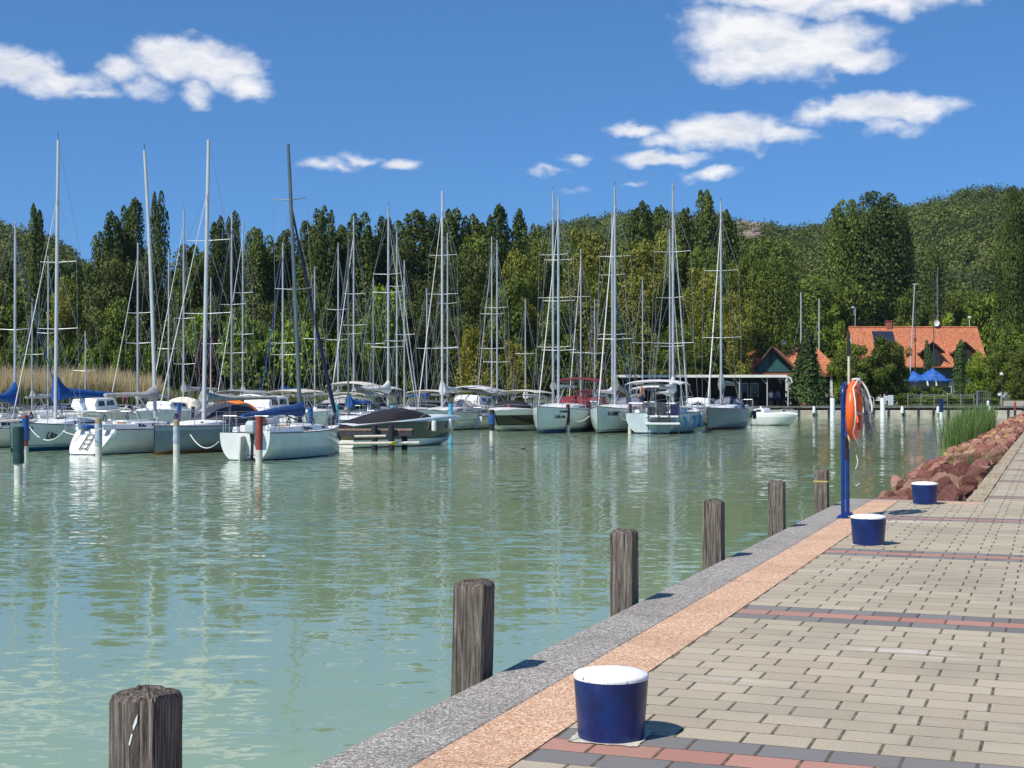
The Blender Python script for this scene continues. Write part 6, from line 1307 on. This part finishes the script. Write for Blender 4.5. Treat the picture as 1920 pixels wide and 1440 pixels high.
rfo = rf.build('roof', m_tile, hse)
b = MB(); b.tube([(x0,0,zr+.02),(x1,0,zr+.02)], .12, 8); b.build('ridge_cap', m_tile, rfo, smooth=True)
b = MB(); b.box(x0+5.8, x0+6.6, -.3, .5, zr-.6, zr+.9); b.box(x0+5.7, x0+6.7, -.4, .6, zr+.9, zr+1.0); b.build('chimney', paint('red_brick', (.32,.10,.07), .9), rfo, bevel=.02)
def rp(x, f, off=.03):   # point on the front slope
    return Vector((x, -5.1*(1-f), ze-.15+(zr-ze+.15)*f+off))
b = MB(); q = [rp(x0+3.4,.55,.10), rp(x0+6.6,.55,.10), rp(x0+6.6,.88,.10), rp(x0+3.4,.88,.10)]; b.add([tuple(p) for p in q]+[tuple(p-Vector((0,0,.08))) for p in q], [(0,1,2,3),(4,5,6,7),(0,1,5,4),(1,2,6,5),(2,3,7,6),(3,0,4,7)]); b.build('solar_panel', m_solar, rfo)
for dx in (1.55, 6.4):
    w = 1.25; f0 = .0; yb = -5.15; zb = ze-.2; zt = rp(0, .58).z
    d = MB(); d.add([(dx-w,yb,zb+.1),(dx+w,yb,zb+.1),(dx+w,yb,zt-1.15),(dx,yb,zt+.0),(dx-w,yb,zt-1.15)],[(0,1,2,3,4)]); dm = d.build('dormer', m_dkwood, rfo)
    d = MB(); yr = -5.1*(1-.60)
    for sg in (-1, 1):
        d.add([(dx,yb-.4,zt+.12),(dx+sg*(w+.55),yb-.4,zt-1.45),(dx+sg*(w+.55),yr-1.0,zt-1.45),(dx,yr+.4,zt+.12),(dx,yb-.4,zt-.02),(dx+sg*(w+.55),yb-.4,zt-1.6),(dx+sg*(w+.55),yr-1,zt-1.6),(dx,yr+.4,zt-.02)],[(0,1,2,3),(4,5,6,7),(0,1,5,4)])
    d.build('dormer_roof', m_tile, dm)
    d = MB()
    for sg in (-1, 1): d.tube([(dx,yb-.42,zt+.08),(dx+sg*(w+.57),yb-.42,zt-1.5)], .11, 4)
    d.build('bargeboard', m_dkwood, dm)
    d = MB(); d.box(dx-.5,dx+.5,yb-.06,yb,zb+.5,zb+1.7); wn = d.build('window', m_glass, dm); d = MB()
    for xx in (-.55,.0,.5): d.box(dx+xx,dx+xx+.06,yb-.1,yb-.04,zb+.45,zb+1.75)
    d.build('frame', m_green, wn)
for xx in (x0+3, x0+7, 3.6, 5.2, 9.0):
    b = MB(); b.box(xx,xx+1.1,-4.27,-4.2,1.0,2.3); w_ = b.build('window', m_glass, hse); b = MB(); b.box(xx-.08,xx,-4.3,-4.2,.92,2.38); b.box(xx+1.1,xx+1.18,-4.3,-4.2,.92,2.38); b.box(xx,xx+1.1,-4.3,-4.2,2.3,2.38); b.box(xx,xx+1.1,-4.3,-4.2,.92,1.0); b.build('frame', m_wallw, w_)
b = MB(); b.tube([(4.1,.2,zr-.3),(4.1,.2,zr+1.4)], .05, 6); b.build('mast', m_wire, hse)
b = MB(); b.M = Matrix.Translation((3.75,-.25,zr+.62)) @ Matrix.Rotation(pi/2, 4, 'X'); b.lathe([(.02,.0),(.25,.03),(.46,.12),(.47,.15),(.25,.07),(.02,.04)], 20, cap=False); b.build('satellite_dish', m_gel, hse, smooth=True)
b = MB(); b.tube([(4.12,.2,zr+.5),(4.12,.2,zr+9.2)], [.05,.03], 6); b.tube([(3.6,.2,zr+1.75),(5.2,.2,zr+1.75)], .025, 5); b.tube([(3.9,.2,zr+3),(3.9,.2,zr+8)],.02,4); b.build('aerial', m_wire, hse)
b = MB(); b.tube([(x0+1.0,0,zr-.2),(x0+1.05,0,zr+3.0)], .05, 6); b.tube([(x0+1.05,0,zr+1.6),(x0+.8,0,zr+2.3),(x0+.95,0,zr+3.0)], .05, 6); b.box(x0+.45,x0+.85,-.15,.15,zr+2.9,zr+3.2); b.build('weather_station', m_aluw, hse)
b = MB(); b.tube([(x1-1.2,0,zr-.2),(x1-1.2,0,zr+1.5)], .04, 6); b.lathe([(.01,0)],6) if False else None; b.box(x1-1.35,x1-1.05,-.15,.15,zr+1.4,zr+1.7); b.build('vent_pipe', m_gel, hse)
# white annexe and cars glimpsed under the round trees
an = at(1668, 190, GZ); ane = empty('annexe', (an.x, an.y, GZ), TH, 'white rendered annexe glimpsed below the round trees', 'building')
b = MB(); b.box(-1.3,1.4,-1.5,1.5,0,2.5); b.build('wall', m_wallw, ane); b = MB(); b.box(-1.5,1.6,-1.7,1.7,2.5,2.65); b.build('roof', m_dkwood, ane); b = MB(); b.box(-.3,.5,-1.54,-1.5,.0,2.0); b.build('door', m_greyg, ane)
m_carw = paint('white_car_paint', (.75,.75,.76), .25, .03, 1, coat=.6); m_tyre = paint('tyre', (.015,.015,.015), .8)
def car(px, Z, label, col):
    p = at(px, Z, GZ); e = empty('parked_car', (p.x, p.y, GZ), TH+rr.uniform(-.1,.1), label, 'car', 'cars parked beside the long house')
    m = MB(); side = [(-2.1,.45),(-2.15,.85),(-1.95,1.0),(-1.5,1.05),(1.0,1.0),(1.75,.92),(2.05,.75),(2.08,.42)]
    m.loft([[(x,y*w,z if z<.5 else z) for x,z in side] for y,w in ((-.88,.96),(-.88,1),(.88,1),(.88,.96))]); m.add([(x,-.88,z) for x,z in side],[tuple(range(8))]); m.add([(x,.88,z) for x,z in side],[tuple(range(8))]); m.build('body', col, e, smooth=True, angle=30)
    m = MB(); roof = [(-1.9,1.0),(-1.5,1.42),(-.3,1.5),(.3,1.4),(1.0,.98)]; m.loft([[(x,y*(1-.12*(z>1.1)),z) for x,z in roof] for y in (-.82,.82)]); m.add([(x,-.82*(1-.12*(z>1.1)),z) for x,z in roof],[tuple(range(5))]); m.add([(x,.82*(1-.12*(z>1.1)),z) for x,z in roof],[tuple(range(5))]); m.build('window', m_glass, e, smooth=True, angle=30)
    m = MB(); m.box(-1.45,.35,-.68,.68,1.42,1.53); m.build('roof', col, e, bevel=.05)
    for x in (-1.35,1.35):
        for y in (-.85,.7): m = MB(); m.tube([(x,y,.33),(x,y+.16,.33)], .33, 16); m.build('wheel', m_tyre, e, smooth=True, angle=50)
    return e
car(1628, 176, 'white car parked in the shade left of the round trees', m_carw); car(1690, 180, 'white car parked in front of the white annexe', m_carw); car(1597, 182, 'silver car in the shade behind the lifebuoy', paint('silver_car_paint', (.5,.5,.52), .3, .03, 1, coat=.5))
# ---- kiosk with green gable
Z = 172.; mpp = Z/FPX; kp = at(1446, Z, GZ); ki = empty('kiosk', (kp.x, kp.y, GZ), TH, 'pavilion with dark green gable and terracotta roof beside the spruce', 'building')
gx0, gx1 = (1399-1446)*mpp, (1486-1446)*mpp; zb = zat(698, Z)-GZ; zt = zat(652, Z)-GZ; xc = (1437-1446)*mpp
b = MB(); b.add([(gx0+.5,-3,zb),(gx1-.5,-3,zb),(xc,-3,zt-.3)],[(0,1,2)]); b.build('gable', m_green, ki)
b = MB(); b.box(xc-.07,xc+.07,-3.12,-3.0,zb+.9,zt-.4); b.box(xc-.25,xc+.25,-3.25,-3.0,zt-.95,zt-.8); b.build('gable_trim', m_dkwood, ki)
b = MB()
for sg, xe in ((-1, gx0), (1, gx1)): b.add([(xc,-3.5,zt),(xe,-3.5,zb-.1),(xe+2.4,3,zb-.1),(xc+2.4,3,zt),(xc,-3.5,zt-.22),(xe,-3.5,zb-.32),(xe+2.4,3,zb-.32),(xc+2.4,3,zt-.22)],[(0,1,2,3),(4,5,6,7),(0,1,5,4)])
gr = b.build('gable_roof', m_tile2, ki)
b = MB()
for xe in (gx0, gx1): b.tube([(xc,-3.55,zt-.08),(xe,-3.55,zb-.2)], .14, 4)
b.build('bargeboard', m_dkwood, gr)
hx0, hx1 = (1403-1446)*mpp, (1575-1446)*mpp; b = MB(); b.add([(hx0-.4,-2.4,zb-.1),(hx1,-2.4,zb-.1),(hx1-2.5,2.0,zt+.15),(hx0+.2,2.0,zt+.15),(hx0-.6,6,zb-.1),(hx1,6,zb-.1)],[(0,1,2,3),(3,2,5,4)]); b.add([(hx0-.6,-2.4,zb-.1),(hx0+.6,2,zt),(hx0-.6,6,zb-.1)],[(0,1,2)]); b.add([(hx1,-2.4,zb-.1),(hx1-2.5,2,zt),(hx1,6,zb-.1)],[(0,1,2)]); b.build('roof', m_tile, ki)
b = MB(); b.box(gx0-.6,hx1,-3.6,-3.0,zb-.55,zb-.12); b.build('lower_roof', m_tile2, ki)
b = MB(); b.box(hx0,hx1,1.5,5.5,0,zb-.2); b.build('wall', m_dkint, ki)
fx = (1468-1446)*mpp; b = MB(); b.M = Matrix.Translation((fx, .5, zt-.6)); b.lathe([(.28,-.6),(.28,.7)], 14); b.build('flue', paint('rusty_flue',(.22,.12,.10),.7), ki, smooth=True)
b = MB(); b.M = Matrix.Translation((fx, .5, zt+.1)); b.lathe([(.28,0),(.32,.25),(.46,.3),(.48,.55),(.40,.75),(.18,.95),(.02,1.0)], 18); b.build('flue_cowl', paint('steel_cowl',(.62,.63,.65),.2,.1,3,metal=.9), ki, smooth=True)
for x in ((1465-1446)*mpp, (1472-1446)*mpp, (1547-1446)*mpp, (1565-1446)*mpp, (1430-1446)*mpp): b = MB(); b.box(x-.13,x+.13,-3.5,-3.25,0,zb-.5); b.build('column', m_wallw, ki)
b = MB(); b.box((1544-1446)*mpp,(1568-1446)*mpp,-1,-.9,.9,1.9); b.build('white_panel', m_wallw, ki)
for i, x in enumerate((-5.5,-4,2.2,3.6,4.6)): b = MB(); b.box(x,x+.9,1.42,1.5,1.0,2.3); b.build('window', m_glass, ki)
# ---- long flat canopy over the terrace
Z = 150.; cp = at(1320, Z, GZ); ca = empty('terrace_canopy', (cp.x, cp.y, GZ), TH, 'long flat canopy with pale fascia over the shady terrace behind the boats', 'canopy')
mpp = Z/FPX; cx0, cx1 = (1160-1320)*mpp, (1484-1320)*mpp; zc_ = zat(707, Z)-GZ
b = MB(); b.box(cx0,cx1-.6,-.6,5.5,zc_-.0,zc_+.22); b.build('roof', m_lead, ca, bevel=.04)
b = MB(); b.box(cx0,cx1-.6,-.72,-.6,zc_-.05,zc_+.2); b.build('fascia', m_lead, ca)
b = MB(); b.tube([(cx1-.7,-.66,zc_+.05),(cx1-.2,-.66,zc_-.1),(cx1-.05,-.66,zc_-.6)], .07, 8); b.build('gutter', m_lead, ca, smooth=True)
for px in (1180, 1228, 1275, 1330, 1385, 1437, 1476): x = (px-1320)*mpp; b = MB(); b.box(x-.05,x+.05,-.47,-.37,0,zc_-.12); b.tube([(x,-.42,zc_-.8),(x-.6,-.42,zc_-.1)], .03, 5); b.build('post', m_aluw, ca)
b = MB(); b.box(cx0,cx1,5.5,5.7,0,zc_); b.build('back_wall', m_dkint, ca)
for px in (1240, 1262, 1404, 1424): x = (px-1320)*mpp; b = MB(); b.box(x,x+.75,5.4,5.5,.9,2.4); w_ = b.build('window', m_glass, ca); b = MB(); b.box(x-.07,x,5.36,5.5,.85,2.45); b.box(x+.75,x+.82,5.36,5.5,.85,2.45); b.box(x,x+.75,5.36,5.5,2.4,2.47); b.build('frame', m_wallw, w_)
# tables, chairs, guests
m_wicker = paint('dark_wicker', (.05,.03,.02), .8, .3, 8)
def mk_table(p, label):
    e = empty('table', p, TH, label, 'table', 'terrace tables'); m = MB(); m.box(-.45,.45,-.4,.4,.72,.76); m.build('top', m_wicker, e); m = MB(); m.tube([(0,0,0),(0,0,.72)], .05, 8); m.box(-.3,.3,-.3,.3,0,.03); m.build('leg', m_black, e); return e
def mk_chair(p, rz, label):
    e = empty('chair', p, rz, label, 'chair', 'terrace chairs'); m = MB(); m.box(-.25,.25,-.25,.25,.42,.48); m.build('seat', m_wicker, e); m = MB(); m.box(-.26,-.20,-.25,.25,.48,.95); m.build('backrest', m_wicker, e)
    for x in (-.22,.22):
        for y in (-.22,.22): m = MB(); m.box(x-.02,x+.02,y-.02,y+.02,0,.42); m.build('leg', m_black, e)
    return e
tl = ['bare table on the terrace behind the grey hull', 'terrace table under the left part of the canopy', 'terrace table near the canopy end', 'terrace table between two canopy posts', 'terrace table beside the kiosk column']
for i, px in enumerate((1350, 1225, 1450, 1400, 1290)):
    p = at(px, 151.5, GZ); mk_table(p, tl[i]); 
    for sg in (-1, 1): mk_chair(p+Vector((RT.x, RT.y, 0))*sg*.85, TH+(0 if sg < 0 else pi), 'dark wicker chair at a terrace table under the canopy')
m_sh = [paint('pale_shirt',(.6,.58,.55),.8), paint('dark_shirt',(.05,.05,.07),.8), paint('red_shirt',(.35,.04,.04),.8), paint('blue_shirt',(.08,.15,.35),.8)]
for i, (px, Z, st_, lab) in enumerate([(1445, 151, 1, 'person in a pale shirt standing under the canopy beside the kiosk'), (1416, 152, 1, 'person in a dark shirt standing on the terrace'), (1236, 151.5, 1, 'person in a red shirt standing under the left canopy'), (1458, 152.5, 1, 'person in a blue shirt near the end of the terrace')]):
    p = at(px, Z, GZ); person(p, TH-pi/2+rr.uniform(-1,1), 1.72, lab, shirt=m_sh[i])
# ---- boat on land with blue tarpaulin
Z = 183.; bb = at(1735, Z, GZ+1.75); be = empty('laid_up_boat', bb, TH+math.radians(182), 'sailing boat laid up on land under a crumpled blue tarpaulin', 'boat')
def hl(t): return 1.15*(.7+.3*math.sin(pi/2*min(1,t/.4))) if t < .45 else max(.03, 1.15*max(0, 1-((t-.45)/.55)**2.2)**.85)
rings = []
for i in range(15):
    t = i/14; b_h = hl(t); rings.append([((t-.5)*5.6+.25*max(0,(t-.8)/.2)*(z/1.2), y*b_h, z) for y, z in ((-1,1.25),(-.97,.8),(-.7,.25),(0,-.1 if t < .9 else .2),(.7,.25),(.97,.8),(1,1.25))])
m = MB(); m.loft(rings); m.add(rings[0],[tuple(range(7))]); m.build('hull', hull_mat((.20,.23,.22),'grey',-.5), be, smooth=True)
def tarp_mat():
    def bld(t, b):
        co = obj_co(t); n = t.noise(co, 3, 6, .65, 1.2); c = t.mix(t.sm(n, .35, .65), (.012,.075,.36), (.05,.20,.62)); t.l.new(c, b.inputs['Base Color']); t.val(b.inputs['Normal'], t.bump(n, .9, .25))
    return mat('blue_tarpaulin', bld, rough=.45)
m = MB(); rg = []; r = random.Random(4)
for i in range(29):
    q = i/28; x = (q-.5)*6.0; h = 1.6+1.25*max(0, 1-abs(x+.9)/1.7)+.85*max(0, 1-abs(x-1.5)/1.1)+(.0 if .08 < q < .95 else -.25); w = 1.25*(1 if q < .75 else 1-(q-.75)*1.6)
    rg.append([(x+r.uniform(-.05,.05), w*y*1.08+r.uniform(-.05,.05), z+r.uniform(-.05,.05)) for y, z in ((-1,.95+.15*math.sin(i*1.3)),(-1.02,1.25),(-.75,1.25+(h-1.25)*.45),(-.35,1.25+(h-1.25)*.85),(0,h),(.35,1.25+(h-1.25)*.85),(.75,1.25+(h-1.25)*.45),(1.02,1.25),(1,.95+.15*math.sin(i*1.7)))])
m.loft(rg); tp_ = m.build('tarpaulin', tarp_mat(), be, smooth=True, angle=40); sm_ = tp_.modifiers.new('s','SOLIDIFY'); sm_.thickness = .03
zt = zat(533, Z)-GZ-1.75; m = MB(); m.tube([(2.0,0,1.2),(1.35,0,zt)], [.09,.06], 8); m.box(1.1,1.6,-.05,.05,zt-.05,zt+.08); m.build('mast', m_aluw, be, smooth=True)
m = MB()
for x, y in ((.2,1.3),(-.9,1.28)): m.tube([(x,y,1.15),(x-.12,y+.05,.55)], .12, 8)
m.build('fender', m_fend, be, smooth=True)
m = MB()
for x in (-1.8, 0, 1.8):
    for y in (-.8,.8): m.tube([(x,y,-1.75),(x,y*.75,.3)], .06, 6)
m.box(-2.4,2.4,-.1,.1,-1.75,-1.5); m.build('cradle', m_dgc, be)
m_rusty = paint('thin_dark_pole',(.05,.045,.045),.7)
fp = at(1751, 196, GZ); fe = empty('flagpole', fp, 0, 'thin dark flagpole standing in front of the long red roof', 'pole'); m = MB(); m.tube([(0,0,0),(0,0,zat(512,196)-GZ)], [.09,.035], 8); m.build('shaft', m_rusty, fe, smooth=True); m = MB(); m.lathe([(.02,0),(.08,.08),(.02,.16)], 8); o = m.build('finial', m_rusty, fe); o.location = (0,0,zat(512,196)-GZ)
fp = at(1716, 190, GZ); fe = empty('lamp_mast', fp, 0, 'dark slim mast right of the leaning white boat mast', 'mast'); m = MB(); m.tube([(0,0,0),(0,0,zat(560,190)-GZ)], [.09,.05], 8); m.build('shaft', m_rusty, fe, smooth=True); m = MB(); m.tube([(0,0,8.2),(0,0,8.6)], .16, 8); m.build('ball', m_rusty, fe, smooth=True)
for px, ty, lab in ((1502, 548, 'slim mast tip rising behind the kiosk trees with a slanting stay'), (1536, 560, 'slim mast tip between the kiosk trees and the long house')):
    p = at(px, 188, GZ); e = empty('stored_mast', p, 0, lab, 'mast'); z = zat(ty,188)-GZ; m = MB(); m.tube([(0,0,0),(0,0,z)], [.11,.08], 8); m.build('spar', m_aluw, e, smooth=True); m = MB(); m.tube([(-1.2,0,z*.45),(0,0,z*.8)], .035, 5); m.tube([(0,0,z*.2),(.05,0.1,z)],.03,4); m.build('stay', m_wire, e)
# ---- fence, gate, ladder, signs and posts of the far quay
fA, fB = at(1702, 152.6, GZ), at(1826, 152.6, GZ)
fe = empty('wire_fence', fA, TH, 'grey wire mesh fence between hedge and far quay', 'fence'); Lf = (fB-fA).length
m = MB(); m.box(0,Lf,-.02,.02,1.15,1.2); 
for z in (.2,.5,.8,1.0): m.box(0,Lf,-.008,.008,z,z+.02)
m.build('wire', m_wire, fe); x = 0
while x <= Lf+.01: m = MB(); m.tube([(x,0,0),(x,0,1.35)], .035, 6); m.build('post', m_wire, fe); x += Lf/5
gA = at(1832, 152, GZ); ge_ = empty('gate', gA, TH, 'tall galvanised gate frame at the right end of the wire fence', 'gate'); m = MB(); m.tube([(0,0,0),(0,0,1.55),(1.55,0,1.55),(1.55,0,0)], .055, 6); m.build('frame', m_steel, ge_)
m = MB(); m.box(.08,1.47,-.01,.01,.15,.18); m.box(.08,1.47,-.01,.01,.8,.83); [m.box(.1+k*.19,.12+k*.19,-.01,.01,.15,1.45) for k in range(8)]; m.build('bars', m_wire, ge_)
gA = at(1877, 151, GZ); gp = empty('gate_post', gA, TH, 'pale post with small box and a fan of anti climb spikes at the gate', 'post'); m = MB(); m.box(-.07,.09,-.06,.06,0,1.5); m.build('post', m_steel, gp); m = MB(); m.box(-.34,-.07,-.1,.0,1.1,1.38); m.build('box', m_gel, gp)
m = MB(); [m.tube([(.08,0,.9),(.08+.85*math.cos(a),0,.9+.7*math.sin(a))], .014, 4) for a in [(-.5+k*.22) for k in range(9)]]; m.build('spike_fan', m_wire, gp)
p = at(1634, 151, GZ); e = empty('ladder_rail', p, TH, 'white hooped handrail of a ladder on the far lawn edge', 'handrail'); m = MB(); m.tube([(-.22,0,0),(-.22,0,.95),(-.1,0,1.08),(.22,0,.85),(.25,0,0)], .03, 8); m.build('hoop', m_gel, e, smooth=True)
p = at(1670, 151.2, GZ); e = empty('sign_board', p, TH, 'pale blank notice board standing on the far quay', 'sign'); m = MB(); m.box(-.27,.27,-.05,.05,.1,1.15); m.build('panel', paint('pale_blue_board',(.55,.63,.64),.5), e, bevel=.01); m = MB(); m.box(-.27,-.22,.05,.1,0,1.1); m.box(.22,.27,.05,.1,0,1.1); m.build('leg', m_steel, e)
p = at(1856, 150.3, GZ); e = empty('white_post', p, TH, 'short thick white post behind the green reeds', 'post'); m = MB(); m.M = Matrix.Translation((-.2,0,0)); m.lathe([(.13,-.6),(.14,.5),(.10,.56)], 12); m.build('shaft', m_gel, e, smooth=True)
p = at(1503, 151.2, GZ); e = empty('crate', p, TH+.3, 'small orange wooden box lying on the lawn edge', 'crate'); m = MB(); m.box(-.3,.3,-.25,.25,0,.08); [m.box(-.3,.3,s*.25-.012,s*.25+.012,.1+k*.1,.17+k*.1) for s in (-1,1) for k in range(3)]; m.box(-.3,-.27,-.25,.25,0,.4); m.box(.27,.3,-.25,.25,0,.4); m.build('slats', paint('orange_wood',(.55,.28,.12),.8), e)
p = at(1903, 133, 0); e = empty('marker_post', (p.x, p.y, -.2), TH, 'red and grey marker post at the far end of the rock bank', 'post'); m = MB(); m.tube([(0,0,-.9),(0,0,.15)], .12, 10); m.build('base', m_dgc, e, smooth=True); m = MB(); m.tube([(0,0,.15),(0,0,.85),(0,0,1.0)], [.11,.10,.05], 10); m.build('red_sleeve', m_pr, e, smooth=True)
p = at(1878, 163, GZ); e = empty('street_lamp', p, TH, 'dark street lamp post at the right above the fence', 'street lamp'); m = MB(); m.tube([(0,0,0),(0,0,3.3)], .05, 8); m.build('post', m_rusty, e); m = MB(); m.lathe([(.05,3.3),(.2,3.42),(.22,3.6),(.02,3.72)], 12); m.build('lamp', m_gel, e, smooth=True)
p = at(1535, 151, GZ); wl = at(1905, 151, GZ); e = empty('low_wall', (wl.x, wl.y, GZ), TH, 'low pale wall behind the red marker post at the right', 'wall'); m = MB(); m.box(-1.3,9,-.15,.15,0,.55); m.build('wall', m_stone, e, bevel=.02)
# hanging satchel of bistro chairs right of the spruce
for k, px in enumerate((1552, 1562)): mk_chair(at(px, 158, GZ), TH+pi/2*k, ['dark chair by the white columns right of the spruce', 'second dark chair by the white columns, nearer the lifebuoy'][k])
# ---------------------------------------------------------------- duck
dp = G(980, 842, WZ); e = empty('duck', (dp.x, dp.y, WZ), TH+pi, 'small brown duck swimming alone on the open water', 'duck')
me = bpy.data.meshes.new('duck'); ks = [(-.22,0,.10,.03),(-.14,0,.07,.07),(0,0,.06,.095),(.12,0,.07,.075),(.17,0,.13,.042),(.18,0,.20,.038),(.205,0,.225,.043),(.255,0,.215,.022),(.30,0,.205,.014)]
me.from_pydata([k[:3] for k in ks], [(i, i+1) for i in range(len(ks)-1)], []); o = bpy.data.objects.new('body', me); COL.objects.link(o); o.modifiers.new('skin','SKIN')
for i, k in enumerate(ks): me.skin_vertices[0].data[i].radius = (k[3], k[3]); me.skin_vertices[0].data[i].use_root = (i == 2)
o.modifiers.new('s','SUBSURF').levels = 2; m2 = bpy.data.meshes.new_from_object(o.evaluated_get(bpy.context.evaluated_depsgraph_get())); o.modifiers.clear(); o.data = m2; m2.materials.clear(); m2.materials.append(paint('duck_feathers',(.16,.12,.08),.8,.5,20)); m2.polygons.foreach_set('use_smooth',[True]*len(m2.polygons)); o.parent = e; e.scale = (.62,.62,.62)
m = MB(); m.tube([(-.13,.085,.09),(0,.10,.10),(.08,.08,.09)], [.012,.03,.012], 6); m.tube([(-.13,-.085,.09),(0,-.10,.10),(.08,-.08,.09)], [.012,.03,.012], 6); m.build('wing', paint('duck_wing',(.28,.25,.2),.8), e, smooth=True)

# ---------------------------------------------------------------- thin summer haze
hz = bpy.data.materials.new('haze_air'); hz.use_nodes = True; ht = hz.node_tree; ht.nodes.clear()
ho = ht.nodes.new('ShaderNodeOutputMaterial'); hv = ht.nodes.new('ShaderNodeVolumePrincipled'); hv.inputs['Color'].default_value = (.90,.94,1,1); hv.inputs['Density'].default_value = HAZE; hv.inputs['Anisotropy'].default_value = .3
ht.links.new(hv.outputs[0], ho.inputs['Volume'])
m = MB(); m.box(-1500, 1500, -400, 1500, -4.3, 125); tag(m.build('haze', hz), kind='stuff')
